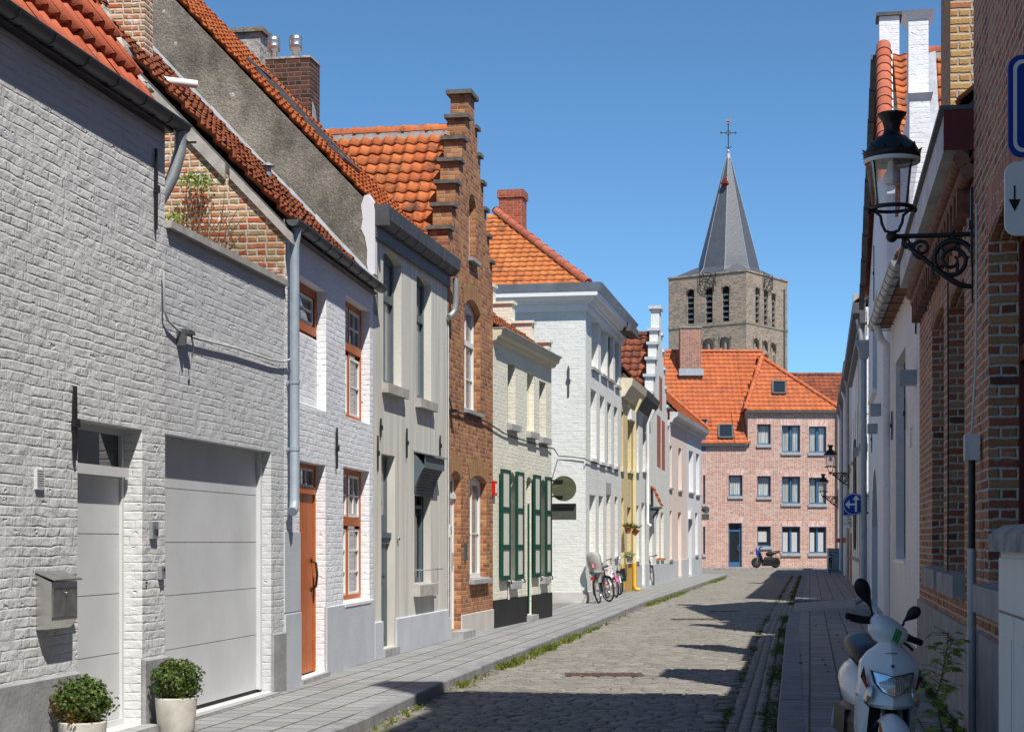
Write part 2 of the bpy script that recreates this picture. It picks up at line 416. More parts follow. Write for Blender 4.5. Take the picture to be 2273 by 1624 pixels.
M['beige_lit'] = plain('beige_render_lit', (.68, .62, .47), .85, var=.06)  # warm sunlit tone of the beige render, light put into the colour
M['blue_stone'] = plain('blue_stone', (.36, .36, .36), .7, var=.2, nscale=8, bump=.004)
M['kerb_stone'] = plain('kerb_stone', (.25, .25, .255), .7, var=.25, nscale=5, bump=.005, bscale=30)
M['concrete'] = plain('concrete', (.40, .38, .35), .85, var=.2, nscale=7, bump=.004)
M['rubble'] = plain('rough_mortar_and_stone', (.36, .34, .31), .95, var=.45, nscale=9, bump=.02, bscale=16)
M['pot_concrete'] = plain('pot_concrete', (.56, .53, .47), .85, var=.22, nscale=7, bump=.003, bscale=90)
M['brown_brick'] = bricks('brown_gable_brick', [(0, (.20, .075, .035)), (.3, (.35, .14, .058)), (.6, (.44, .19, .08)), (.85, (.50, .25, .105)), (1, (.52, .32, .15))],
                          (.36, .28, .21), .19, .068, .010, .004, .006, vary=.7, grain=.3)
M['quoin_brick'] = bricks('yellow_red_brick', [(0, (.46, .15, .06)), (.35, (.52, .2, .08)), (.55, (.60, .38, .13)), (1, (.68, .48, .2))],
                          (.4, .3, .2), .19, .068, .010, .004, .006, vary=.9, grain=.2)
M['old_brick'] = bricks('old_gable_brick', [(0, (.46, .12, .05)), (.25, (.50, .18, .075)), (.45, (.47, .31, .16)), (.62, (.36, .29, .15)), (.8, (.55, .24, .11)), (1, (.58, .44, .27))],
                        (.58, .50, .41), .20, .065, .020, .008, .010, warp=.013, vary=1, grain=.55, wash=((.70, .64, .55), .55, 5.0, .75))
M['dark_brick'] = bricks('sooty_brick', [(0, (.035, .02, .017)), (.4, (.07, .035, .026)), (.75, (.13, .05, .035)), (1, (.10, .065, .045))], (.17, .15, .125), .21, .068, .012, .004, .006,
                         vary=.9, wash=((.30, .28, .24), .60, 2.0, .7))
M['chimney_brick'] = bricks('mottled_chimney_brick', [(0, (.20, .06, .035)), (.5, (.36, .12, .07)), (1, (.44, .20, .13))], (.40, .34, .28), .22, .075, .02, .006, .004, vary=1)
M['red_brick'] = bricks('red_brick', [(0, (.28, .06, .03)), (.5, (.36, .09, .045)), (1, (.42, .13, .06))], (.45, .30, .22), .2, .068, .008, .004, .004, vary=.6)
M['shade_brick'] = bricks('old_red_brick', [(0, (.13, .05, .035)), (.25, (.34, .105, .055)), (.5, (.48, .16, .075)), (.75, (.34, .19, .10)), (1, (.52, .26, .13))],
                          (.56, .51, .43), .225, .07, .018, .006, .012, warp=.014, vary=1, grain=.5, wash=((.60, .54, .46), .58, 3.6, .55))
M['shade_soldier'] = bricks('old_red_brick_soldier', [(0, (.25, .08, .05)), (.5, (.42, .15, .08)), (1, (.50, .24, .14))], (.5, .45, .38), .25, .072, .016, .005, .01, alt=False, swap=True, vary=1, grain=.5)
M['gold_brick'] = bricks('yellow_brick', [(0, (.42, .15, .07)), (.3, (.46, .24, .10)), (.65, (.52, .33, .13)), (1, (.44, .29, .13))], (.46, .39, .31), .2, .072, .020, .006, .012, vary=1, grain=.6)
M['pink_brick'] = bricks('pink_limed_brick', [(0, (.34, .12, .08)), (.25, (.42, .13, .075)), (.5, (.48, .18, .105)), (.75, (.50, .27, .19)), (1, (.54, .36, .27))],
                         (.62, .55, .49), .22, .07, .022, .007, .004, vary=1, grain=.25)
M['pink_soldier'] = bricks('pink_soldier_brick', [(0, (.5, .17, .09)), (.5, (.62, .28, .2)), (1, (.70, .52, .46))], (.70, .62, .58), .26, .07, .022, .007, .004, alt=False, swap=True, vary=1)
M['brown_soldier'] = bricks('brown_soldier_brick', [(0, (.32, .15, .06)), (1, (.48, .26, .10))], (.36, .27, .19), .3, .06, .010, .004, .006, alt=False, swap=True, vary=.6)
M['tower_brick'] = bricks('tower_brick', [(0, (.21, .17, .135)), (.4, (.33, .265, .205)), (.75, (.42, .32, .235)), (1, (.47, .31, .22))], (.38, .33, .27), .5, .16, .03, .02, .02, vary=1,
                          stain=((.13, .12, .105), .5, .22, .6))
M['tower_stone'] = plain('pale_tower_stone', (.36, .30, .24), .9, nscale=2)
M['slate'] = plain('roof_slate', (.085, .09, .105), .42, var=.12, nscale=2, bump=.01, bscale=6, spec=.5)
M['lead'] = plain('lead_flashing', (.42, .44, .47), .5, .3, var=.15, nscale=7, bump=.006, bscale=20)
M['zinc'] = plain('zinc', (.34, .36, .38), .45, .45, var=.12, nscale=4)
M['zinc_blue'] = plain('grey_blue_zinc_pipe', (.36, .42, .48), .5, .25, var=.12, nscale=6)
M['zinc_dark'] = plain('dark_zinc', (.11, .115, .12), .5, .4, var=.2, nscale=5)
M['steel'] = plain('brushed_steel', (.62, .60, .56), .28, .95, var=.12, nscale=12)
M['steel_dull'] = plain('dull_steel', (.42, .41, .39), .36, .85, var=.3, nscale=10)
M['black_iron'] = plain('black_iron', (.013, .013, .014), .4, .2, var=.3, nscale=20, bump=.002, spec=.5)
M['black'] = plain('black_plastic', (.014, .014, .015), .45, var=.1)
M['rubber'] = plain('rubber', (.02, .02, .02), .75, var=.2)
M['dark'] = plain('dark_interior', (.012, .012, .013), .9, bump=0)
M['white'] = plain('white_gloss_paint', (.78, .78, .77), .45, var=.04, bump=.0008)
M['offwhite'] = plain('off_white_joinery', (.74, .72, .66), .6, var=.06)
M['orange_wood'] = plain('orange_brown_wood', (.46, .115, .02), .5, var=.12, nscale=5, bump=.002, bscale=40)
M['brown_wood'] = plain('light_brown_wood', (.33, .13, .035), .55, var=.15, nscale=8)
M['grey_wood'] = plain('blue_grey_joinery', (.10, .13, .145), .5, var=.1)
M['green_wood'] = plain('dark_green_paint', (.006, .058, .038), .45, var=.12)
M['red_wood'] = plain('dark_red_joinery', (.12, .02, .018), .5, var=.2)
M['blue_wood'] = plain('blue_joinery', (.045, .14, .28), .5, var=.1)
M['grey_door'] = plain('grey_door_panel', (.60, .61, .62), .42, var=.09, nscale=1.6, bump=.0012, bscale=5)
M['frame_white'] = plain('pale_door_frame', (.62, .63, .63), .5, var=.04)
M['black_paint'] = plain('black_plinth_paint', (.018, .018, .019), .55, var=.4, nscale=3, bump=.006, bscale=18)
M['ceramic'] = plain('terracotta_pot', (.50, .17, .07), .7, var=.1)
M['glass'] = glassmat('window_glass')
M['glass_grey'] = glassmat('window_glass_grey', (.10, .11, .12), .05)
M['blind'] = plain('pale_window_blind', (.50, .50, .48), .8, var=.04, bump=0)
M['glass_blind'] = glassmat('glass_over_white_blind', (.42, .43, .42), .12)
M['glass_white'] = glassmat('glass_over_net_curtain', (.26, .27, .27), .1)
t = NT('clear_glass'); tr = t.n('BsdfTransparent'); gl = t.n('BsdfGlossy'); gl.inputs['Roughness'].default_value = .03
mx = t.n('MixShader'); mx.inputs[0].default_value = .07; t.t.links.new(tr.outputs[0], mx.inputs[1]); t.t.links.new(gl.outputs[0], mx.inputs[2])
t.t.links.new(mx.outputs[0], t.out.inputs[0]); tr.inputs[0].default_value = (.86, .9, .9, 1); M['clear'] = t.m
t = NT('lens_glass'); tr = t.n('BsdfTransparent'); tr.inputs[0].default_value = (.9, .93, .97, 1); gl = t.n('BsdfGlossy'); gl.inputs['Roughness'].default_value = .02
mx = t.n('MixShader'); mx.inputs[0].default_value = .18; t.t.links.new(tr.outputs[0], mx.inputs[1]); t.t.links.new(gl.outputs[0], mx.inputs[2])
t.t.links.new(mx.outputs[0], t.out.inputs[0]); M['lens'] = t.m
t = NT('net_curtain'); o = t.obj(); sp = t.n('SeparateXYZ'); t.put(sp.inputs[0], o)
c = t.ramp(t.noise(t.vec(t.M('MULTIPLY', sp.outputs[0], 9.0), 0.0, t.M('MULTIPLY', sp.outputs[2], .3)), 2, 3), [(.35, (.5, .5, .48)), (.65, (.85, .85, .82))]); M['curtain'] = t.done(c, .9)
M['tile_new'] = tilemat('new_orange_pantile', [(0, (.46, .105, .05)), (.5, (.53, .13, .065)), (1, (.57, .165, .085))], (.16, .08, .05), .45, .56, 3)
M['tile_brown'] = tilemat('mid_orange_pantile', [(0, (.42, .11, .04)), (.5, (.52, .145, .045)), (1, (.60, .19, .065))], (.10, .06, .04), .75, .48, 3.0, .85)
M['tile_orange'] = tilemat('bright_orange_pantile', [(0, (.50, .12, .035)), (.5, (.60, .16, .045)), (1, (.66, .21, .07))], (.16, .08, .04), .5, .55)
M['tile_old'] = tilemat('weathered_pantile', [(0, (.29, .08, .035)), (.5, (.39, .115, .05)), (1, (.47, .16, .07))], (.075, .055, .045), .6, .50, 3)
M['tile_flat'] = tilemat('orange_tile_streaked', [(0, (.46, .14, .045)), (.5, (.55, .17, .05)), (1, (.62, .22, .07))], (.09, .05, .03), .7, .52, 2.6)
M['tile_far'] = tilemat('orange_pantile_far', [(0, (.47, .125, .05)), (.6, (.56, .15, .055)), (1, (.60, .18, .07))], (.2, .08, .045), .5, .53, 1.2)
M['tile_dark'] = tilemat('dark_red_pantile', [(0, (.14, .045, .028)), (.5, (.24, .07, .035)), (1, (.34, .10, .045))], (.04, .03, .025), .6, .5, 2)
M['corbel'] = plain('sooty_moulded_brick', (.20, .10, .065), .85, var=.4, nscale=9, bump=.006, bscale=30)
M['cap_dark'] = plain('weathered_coping_stone', (.13, .125, .115), .9, var=.35, nscale=8, bump=.004)
M['shutter_panel'] = plain('grey_beige_shutter_panel', (.60, .59, .52), .7, var=.06)
M['moulded'] = tilemat('half_round_brick', [(0, (.42, .11, .06)), (1, (.52, .16, .085))], (.3, .2, .15), .3, .55)
t = NT('weathered_cement_render'); o = t.obj()
sp = t.n('SeparateXYZ'); t.put(sp.inputs[0], o); sv = t.vec(sp.outputs[0], sp.outputs[1], t.M('MULTIPLY', sp.outputs[2], .45))
c = t.ramp(t.M('ADD', t.M('MULTIPLY', t.noise(o, .75, 5, .65), .6), t.M('MULTIPLY', t.noise(sv, 1.7, 5, .7), .4)), [(.36, (.085, .08, .068)), (.48, (.20, .185, .155)), (.60, (.36, .33, .27))])
c = t.mix(t.step(t.noise(o, 26, 2), .6, .75), c, (.30, .27, .2)); c = t.mix(t.step(t.noise(o, 5.5, 1), .74, .78), c, (.5, .5, .46))
c = t.mix(.6, c, t.ramp(t.noise(o, 40, 3), [(.3, (.5, .5, .5)), (.7, (1.3, 1.3, 1.3))]), 'MULTIPLY')
t.bump(t.noise(o, 22, 5, .7), .02); M['cement'] = t.done(c, .95)
t = NT('peeling_pale_pink_render'); o = t.obj()
c = t.ramp(t.noise(o, 2, 4), [(.3, (.70, .58, .52)), (.7, (.76, .64, .58))]); c = t.mix(t.step(t.noise(o, .8, 5, .65), .64, .67), c, (.5, .44, .36)); M['pink_render'] = t.done(c, .85)
M['pale_render'] = plain('pale_blue_grey_render', (.70, .71, .74), .8, var=.05, nscale=2)
M['cream_wood'] = plain('cream_cornice_paint', (.66, .60, .45), .6, var=.08)
M['cornice_white'] = plain('weathered_white_cornice', (.56, .57, .58), .6, var=.2, nscale=2.5)
M['cornice_dark'] = plain('bare_dark_cornice_wood', (.10, .095, .09), .8, var=.3, nscale=5)
M['sign_blue'] = plain('blue_sign_enamel', (.008, .045, .30), .35, var=.04, bump=0)
M['sign_white'] = plain('white_sign_enamel', (.76, .76, .76), .4, var=.03, bump=0)
M['sign_back'] = plain('olive_sign_back', (.085, .095, .055), .6, var=.25, nscale=9)
M['sign_back2'] = plain('dark_grey_sign_back', (.07, .08, .07), .6, var=.2, nscale=9)
M['red'] = plain('red_plastic', (.5, .015, .012), .4, var=.05, bump=0)
M['amber'] = plain('amber_lens', (.75, .25, .02), .25, var=.08, bump=0, spec=.6)
M['pink_paint'] = plain('pink_bike_paint', (.62, .06, .32), .35, var=.05, bump=0, spec=.6)
M['yellow_gloss'] = plain('yellow_pipe_paint', (.72, .45, .04), .4, var=.06)
M['cream_gloss'] = plain('cream_pipe_paint', (.72, .62, .35), .45, var=.06)
M['chrome'] = plain('chrome', (.75, .75, .75), .12, 1.0, var=.04, bump=0)
M['scoot_white'] = plain('white_scooter_paint', (.84, .84, .83), .16, var=.03, bump=0, spec=.6)
M['scoot_blue'] = plain('blue_scooter_paint', (.01, .06, .45), .22, var=.03, bump=0, spec=.6)
M['saddle'] = plain('black_vinyl', (.02, .02, .022), .4, var=.15)
M['seat_grey'] = plain('grey_seat_plastic', (.42, .41, .39), .5, var=.06)
M['satin_steel'] = plain('satin_flue_steel', (.55, .55, .55), .35, .9, var=.1)
M['claw_green'] = plain('green_sticker', (.03, .30, .06), .4, var=.1, bump=0)
M['charcoal'] = plain('charcoal_metal', (.10, .10, .105), .5, .3, var=.1)
M['cab_white'] = plain('off_white_cabinet_paint', (.66, .655, .62), .6, var=.05, nscale=3)
M['cap_dirty'] = plain('mossy_concrete_cap', (.30, .29, .27), .9, var=.55, nscale=6, bump=.006)
M['cable'] = plain('pale_cable', (.52, .52, .52), .7)
M['cable_dark'] = plain('dark_cable', (.05, .05, .05), .7)
M['leaf_box'] = leafmat('box_leaves', [(0, (.028, .06, .012)), (.5, (.06, .11, .018)), (.8, (.13, .18, .03)), (1, (.19, .22, .05))])
M['leaf_dry'] = leafmat('browned_box_leaves', [(0, (.035, .065, .012)), (.4, (.08, .11, .02)), (.55, (.25, .11, .03)), (1, (.42, .2, .06))])
M['leaf_maple'] = leafmat('young_maple_leaves', [(0, (.15, .24, .03)), (.6, (.27, .34, .05)), (1, (.40, .40, .08))])
M['leaf_shrub'] = leafmat('pale_blossom_leaves', [(0, (.10, .22, .03)), (.5, (.2, .32, .06)), (1, (.52, .56, .2))])
M['grass'] = leafmat('kerb_grass', [(0, (.07, .12, .012)), (.5, (.13, .19, .02)), (.85, (.22, .25, .04)), (1, (.38, .30, .12))])
M['moss'] = leafmat('gutter_moss', [(0, (.03, .05, .01)), (.6, (.07, .11, .02)), (1, (.13, .17, .04))])
M['twig'] = plain('brown_twig', (.16, .09, .055), .85)
# road setts: one colour per stone, grout with dust and moss between
t = NT('sett_stone'); uv = t.uv(); o = t.obj(); w = t.n('TexWhiteNoise', noise_dimensions='2D'); t.put(w.inputs['Vector'], uv)
c = t.ramp(t.M('ADD', t.M('MULTIPLY', w.outputs[0], .75), t.M('MULTIPLY', t.noise(o, .45, 4), .45)), [(.1, (.135, .125, .11)), (.4, (.195, .18, .156)), (.7, (.24, .222, .192)), (1, (.285, .265, .23))])
c = t.mix(.5, c, t.ramp(t.noise(o, 35, 4, .7), [(.25, (.55, .55, .55)), (.75, (1.25, 1.25, 1.25))]), 'MULTIPLY')
t.bump(t.noise(o, 45, 4, .7), .006); M['sett'] = t.done(c, .62, 0, .4)
t = NT('sett_joint'); o = t.obj(); c = t.ramp(t.noise(o, 2.5, 5, .65), [(.35, (.11, .10, .08)), (.55, (.19, .17, .13)), (.7, (.13, .14, .06))]); t.bump(t.noise(o, 60, 3), .006); M['joint'] = t.done(c, .95)
def paver(name, stops, size, moss):
    return bricks(name, stops, (.07, .07, .05), size, size, .020, .004, .006, .004, 3, .75, False, .35, 30, .7, .35, swap=True, joint2=moss)
M['paver'] = paver('grey_concrete_paver', [(0, (.25, .25, .25)), (.5, (.295, .295, .295)), (1, (.34, .34, .34))], .30, (.08, .09, .035))
M['paver_right'] = paver('brown_grey_concrete_paver', [(0, (.24, .22, .21)), (.5, (.30, .275, .26)), (1, (.36, .33, .315))], .30, (.06, .08, .025))
M['kerb_blue'] = plain('blue_grey_kerb_stone', (.17, .17, .18), .65, var=.3, nscale=4, bump=.005, bscale=25)
M['ground'] = plain('town_ground', (.2, .19, .17), .9, nscale=1)
M['manhole'] = plain('rusty_manhole_iron', (.12, .075, .05), .6, .4, var=.25)
# ------------------------------------------------------------------ house parts
def window(par, h, y, mf, mp, fw=.06, mull=(), trans=(), thin_v=(), thin_h=(), name='window', dep=.06, sill=None, arch=0, sash=None, matsash=None, lintel=None, pane_y=.035):
    """frame mesh with pane, sill, lintel as sub-parts. h = (u0,u1,z0,z1); mull / trans = (fraction, width)"""
    a, b, c, d = h[:4]; m = MB(); W = b - a; H = d - c; fw = min(fw, W * .22)
    m.box(a, a + fw, y, y + dep, c, d); m.box(b - fw, b, y, y + dep, c, d)
    m.box(a + fw, b - fw, y, y + dep, c, c + fw); m.box(a + fw, b - fw, y, y + dep, d - fw - arch, d)
    for f, w in mull: m.box(a + W * f - w / 2, a + W * f + w / 2, y + .003, y + dep - .003, c + fw, d - fw)
    for f, w in trans: m.box(a + fw, b - fw, y - .008, y + dep - .006, c + H * f - w / 2, c + H * f + w / 2)
    f_ = m.build(name, mf, par)
    if thin_v or thin_h or sash:
        m = MB(); a2, b2, c2, d2 = a + fw, b - fw, c + fw, d - fw - arch; yy = y + .022
        for (x0, x1, z0, z1, w) in (sash or []):
            X0, X1, Z0, Z1 = a2 + (b2 - a2) * x0, a2 + (b2 - a2) * x1, c2 + (d2 - c2) * z0, c2 + (d2 - c2) * z1
            m.box(X0, X0 + w, yy - .012, yy + .012, Z0, Z1); m.box(X1 - w, X1, yy - .012, yy + .012, Z0, Z1)
            m.box(X0 + w, X1 - w, yy - .012, yy + .012, Z0, Z0 + w); m.box(X0 + w, X1 - w, yy - .012, yy + .012, Z1 - w, Z1)
        for f, z0, z1 in thin_v: m.box(a2 + (b2 - a2) * f - .011, a2 + (b2 - a2) * f + .011, yy - .01, yy + .01, c2 + (d2 - c2) * z0, c2 + (d2 - c2) * z1)
        for f, x0, x1 in thin_h: m.box(a2 + (b2 - a2) * x0, a2 + (b2 - a2) * x1, yy - .009, yy + .009, c2 + (d2 - c2) * f - .011, c2 + (d2 - c2) * f + .011)
        m.build('glazing_bar', matsash or mf, f_)
    m = MB(); m.poly([(a + fw * .5, y + pane_y, c + fw * .5), (b - fw * .5, y + pane_y, c + fw * .5), (b - fw * .5, y + pane_y, d - fw * .5), (a + fw * .5, y + pane_y, d - fw * .5)])
    m.build('pane', mp, f_)
    if mp is M['clear']:
        m = MB(); m.box(a, b, y + .5, y + .52, c, d); m.build('room_backing', M['dark'], f_)
    if sill: do_sill(f_, a, b, c, *sill)
    if lintel: do_lintel(f_, a, b, d, *lintel)
    return f_
def do_sill(par, a, b, c, mat, out=.08, th=.09, side=.06, y1=.1):
    m = MB(); v = [(a - side, -out, c - th), (b + side, -out, c - th), (b + side, y1, c - th), (a - side, y1, c - th), (a - side, -out, c - .016), (b + side, -out, c - .016), (b + side, y1, c + .012), (a - side, y1, c + .012)]
    m.mesh(v, [(0, 3, 2, 1), (4, 5, 6, 7), (0, 1, 5, 4), (1, 2, 6, 5), (2, 3, 7, 6), (3, 0, 4, 7)])
    # reaches back only within the opening: a lip on the wall face outside it
    return m.build('sill', mat, par)
def do_lintel(par, a, b, d, mat, h=.26, side=.06, proud=.004):
    m = MB(); m.prism([(a - side * .6, -proud, d + .001), (b + side * .6, -proud, d + .001), (b + side * 1.6, -proud, d + h), (a - side * 1.6, -proud, d + h)], (0, proud - .0005, 0)); return m.build('lintel', mat, par)
def eave_roof(par, L, ze, ov, tanp, run, mat, x0=0.0, x1=None, tw=.23, th=.3, name='roof', seed=1, inside=None, amp=.035, lift=.03, under=True, jit=.006):
    x1 = L if x1 is None else x1; c = 1 / math.hypot(1, tanp); s_ = tanp * c
    m = MB(); pantiles(m, (x0, -ov, ze), (1, 0, 0), (0, c, s_), x1 - x0, run / c, inside, tw, th, amp, lift, 8, jit, seed)
    r = m.build(name, mat, par)
    if under:
        m = MB(); e = .03
        m.prism([(x0 + .01, -ov + .02, ze - e), (x0 + .01, -ov + run, ze + run * tanp - e), (x0 + .01, -ov + run, ze + run * tanp - e - .09), (x0 + .01, -ov + .09, ze - e - .02)], (x1 - x0 - .02, 0, 0))
        m.build('roof_boards', M['cornice_dark'], r)
    return r
def shell(par, L, D, z1, mat, y0=.0, x0=0.0, x1=None, name='side_wall'):
    """the parts of the house body behind its facade: both ends, back and a flat top under the roof"""
    x1 = L if x1 is None else x1; m = MB()
    m.poly([(x0, D, 0), (x0, y0, 0), (x0, y0, z1), (x0, D, z1)]); m.poly([(x1, y0, 0), (x1, D, 0), (x1, D, z1), (x1, y0, z1)])
    m.poly([(x1, D, 0), (x0, D, 0), (x0, D, z1), (x1, D, z1)]); m.poly([(x0, y0, z1 - .02), (x1, y0, z1 - .02), (x1, D, z1 - .02), (x0, D, z1 - .02)])
    return m.build(name, mat, par)
def backing(par, holes, y):
    m = MB()
    for h in holes: m.box(h[0] - .05, h[1] + .05, y, y + .02, h[2] - .05, h[3] + .05)
    return m.build('room_backing', M['dark'], par)
def caps(par, boxes, mat):
    for b in boxes: m = MB(); m.box(*b); m.build('coping', mat, par)
def anchor(par, x, z0, z1, y=-.012, w=.03):
    m = MB(); zm = (z0 + z1) / 2
    m.prism([(x - w * .3, y, z0), (x + w * .3, y, z0), (x + w * .5, y, z0 + .12), (x + w * .5, y, z1 - .12), (x + w * .3, y, z1), (x - w * .3, y, z1), (x - w * .5, y, z1 - .12), (x - w * .5, y, z0 + .12)], (0, -.02, 0))
    m.box(x - w * .8, x + w * .8, y - .035, y, zm - .03, zm + .03)
    return m.build('wall_anchor', M['black_iron'], par)
def downpipe(par, pts, r=.045, mat='zinc', name='downpipe', straps=()):
    m = MB(); m.tube(pts, r, 10)
    for z in straps:
        p = min(pts, key=lambda q: abs(q[2] - z)); m.lathe([(r + .006, z - .02), (r + .006, z + .02)], (p[0], p[1], 0), 10); m.box(p[0] - .012, p[0] + .012, p[1], p[1] + r + .05, z - .012, z + .012)
    return m.build(name, M[mat], par)
def plinth(par, segs, h, mat, proud=.025, name='plinth', slope=.02, z0=0.0, h2=None):
    for a, b in segs:
        m = MB(); k = 0 if h2 is None else (h2 - h)
        v = [(a, -proud, z0), (b, -proud, z0), (b, .012, z0), (a, .012, z0), (a, -proud, h), (b, -proud, h), (b, .012, h + slope), (a, .012, h + slope)]
        m.mesh(v, [(0, 3, 2, 1), (4, 5, 6, 7), (0, 1, 5, 4), (1, 2, 6, 5), (2, 3, 7, 6), (3, 0, 4, 7)]); m.build(name, mat, par)
def chimney(par, x, y, z0, z1, w, d, mat, cap=True, capm=None, corbel=0.0, name='chimney'):
    m = MB(); m.box(x - w / 2, x + w / 2, y - d / 2, y + d / 2, z0, z1)
    if corbel: m.box(x - w / 2 - corbel, x + w / 2 + corbel, y - d / 2 - corbel, y + d / 2 + corbel, z1 + .001, z1 + .2)
    o = m.build(name, mat, par)
    if cap:
        zz = z1 + (.2 if corbel else 0) + .002; k = .06 + corbel
        m = MB(); m.box(x - w / 2 - k, x + w / 2 + k, y - d / 2 - k, y + d / 2 + k, zz, zz + .07); m.build('chimney_cap', capm or M['concrete'], o)
    return o
def cable_thing(name, label, pts, r=.008, mat='cable'):
    m = MB(); m.tube(pts, r, 6); o = m.build(name, M[mat]); return tag(o, label, 'cable')
def text(body, size, mat, par, loc, rot, name='number'):
    cu = bpy.data.curves.new(name, 'FONT'); cu.body = body; cu.size = size; cu.extrude = .002; cu.align_x = 'CENTER'; cu.align_y = 'CENTER'
    t_ = bpy.data.objects.new(name, cu); COL.objects.link(t_); me = bpy.data.meshes.new_from_object(t_.evaluated_get(bpy.context.evaluated_depsgraph_get())); bpy.data.objects.remove(t_)
    me.materials.clear(); me.materials.append(mat); o = bpy.data.objects.new(name, me); COL.objects.link(o); o.location = loc; o.rotation_euler = rot
    if par is not None: o.parent = par
    return o
# ================================================================== LEFT SIDE OF THE STREET
def loc(fr, px, Y):
    P = Vector(((px - CX) / F * Y, Y)) - fr.o; return P.dot(fr.t), P.dot(fr.i)
# ---- 1: grey painted house with garage
F1 = Fr(-3.653, 9, -2.3, 17.2)
h1 = F1.root('grey_house', 'grey painted brick house with grey door, wide garage door and new orange roof', 'house')
uS = F1.u(366); L1 = F1.L
hd = F1.hole(172, 316, (316, 953), .16); hg = F1.hole(366.5, 602, (366, 962), .12)
m = MB(); wall(m, [(0, uS, 0, 5.02)], [hd], .15); m.build('wall', M['grey_paint'], h1)
m = MB(); wall(m, [(uS + .001, L1, 0, 4.16)], [hg], .12); 
m.poly([(uS, .3, 4.16), (uS, 0, 4.16), (L1, 0, 4.16), (L1, .3, 4.16)]); m.build('garage_wall', M['grey_paint2'], h1)
m = MB(); m.box(uS + .02, L1 - .01, -.05, .3, 4.165, 4.225); m.build('coping', M['concrete'], h1)
m = MB(); m.poly([(0, 0, 0), (0, 5, 0), (0, 5, 5), (0, 0, 5)]); m.poly([(uS, .02, 3), (uS, 5, 3), (uS, 5, 9), (uS, .02, 5.02)]); m.poly([(uS, .3, 3.9), (L1, .3, 3.9), (L1, 5, 3.9), (uS, 5, 3.9)])
m.build('side_wall', M['old_brick'], h1)
plinth(h1, [(0, hd[0]), (hd[1], hg[0])], .655, M['plinth_grey'], .03)
plinth(h1, [(hg[1], L1 - .002)], .68, M['plinth_grey'], .03, 'plinth')
r1 = eave_roof(h1, uS, 5.02, -.05, 1.75, 1.75, M['tile_new'], 0, uS - .12, tw=.205, th=.37, amp=.055, lift=.06, seed=3)
m = MB(); rg = random.Random(4)
for k in range(8):    # broken stone and mortar verge between this roof and the next house
    y = .02 + k * .16; z = 5.0 + (y - .02) * 1.75
    st_ = len(m.v); m.ell((0, 0, 0), (.09, .12, .10), 6, 4)
    for q in range(st_, len(m.v)): m.v[q] = tuple(Vector(m.v[q]) * rg.uniform(.6, 1.25))
    m.xform(Matrix.Translation((uS - .01 + rg.uniform(-.02, .04), y + .05, z + .04)) @ Matrix.Rotation(RD(60), 4, 'X'), st_)
m.prism([(uS - .13, .04, 5.02), (uS - .13, .55, 5.90), (uS - .13, .6, 5.6), (uS - .13, .05, 4.9)], (.15, 0, 0))
m.build('verge', M['rubble'], h1)
m = MB(); gutter(m, 0, uS + .20, -.085, 5.03, .068)
m.build('gutter', M['zinc_dark'], h1)
m = MB()
for k in range(12): m.box(.3 + k * .47, .32 + k * .47, -.10, .0, 4.955, 4.97)
m.box(0, uS, -.07, 0, 4.93, 4.98); m.build('gutter_bracket', M['black_iron'], h1)
downpipe(h1, [(uS + .13, -.085, 4.97), (uS + .13, -.085, 4.82), (uS + .10, -.03, 4.60), (uS + .06, .06, 4.4)], .05, 'zinc')
anchor(h1, F1.u(341), 4.1, 4.75); anchor(h1, F1.u(160), F1.z(160, 1020), F1.z(160, 857), w=.045)
# door with light above
dz = F1.z(200, 1040)
m = MB(); y = .15; a, b = hd[0], hd[1]
m.box(a, a + .05, y, y + .08, .16, hd[3]); m.box(b - .05, b, y, y + .08, .16, hd[3]); m.box(a + .05, b - .05, y, y + .08, hd[3] - .05, hd[3]); m.box(a + .05, b - .05, y, y + .08, .16, .21)
m.box(a + .05, b - .05, y - .06, y + .08, dz - .03, dz + .045)
df = m.build('door_frame', M['frame_white'], h1)
m = MB(); zs = [.21, F1.z(165, 1473), F1.z(165, 1328), F1.z(165, 1183), dz - .03]
for z0, z1 in zip(zs, zs[1:]): m.box(a + .05, b - .05, y + .02, y + .07, z0 + .003, z1 - .003)
m.build('door', M['grey_door'], df)
m = MB(); m.box(a + .05, b - .05, y + .03, y + .04, dz + .045, hd[3] - .05); m.build('pane', M['glass'], df)
m = MB(); m.box(a + .01, b + .06, -.14, .16, 0, .158); m.build('step', M['blue_stone'], h1)
m = MB(); a, b = hg[0], hg[1]; zs = [.13 + .02, F1.z(366, 1449), F1.z(366, 1325), F1.z(366, 1203), F1.z(366, 1079), hg[3]]
for z0, z1 in zip(zs, zs[1:]): m.box(a + .004, b - .07, .13, .17, z0 + .003, z1 - .003)
g = m.build('garage_door', M['grey_door'], h1)
m = MB(); m.box(b - .065, b - .002, .09, .16, .15, hg[3]); m.build('door_jamb', M['frame_white'], g)
m = MB(); m.box(a, b - .07, .128, .169, .122, .147); m.build('rubber_seal', M['rubber'], g)
m = MB(); m.box(a - .02, b + .04, -.08, .14, 0, .118); m.build('threshold', M['blue_stone'], h1)
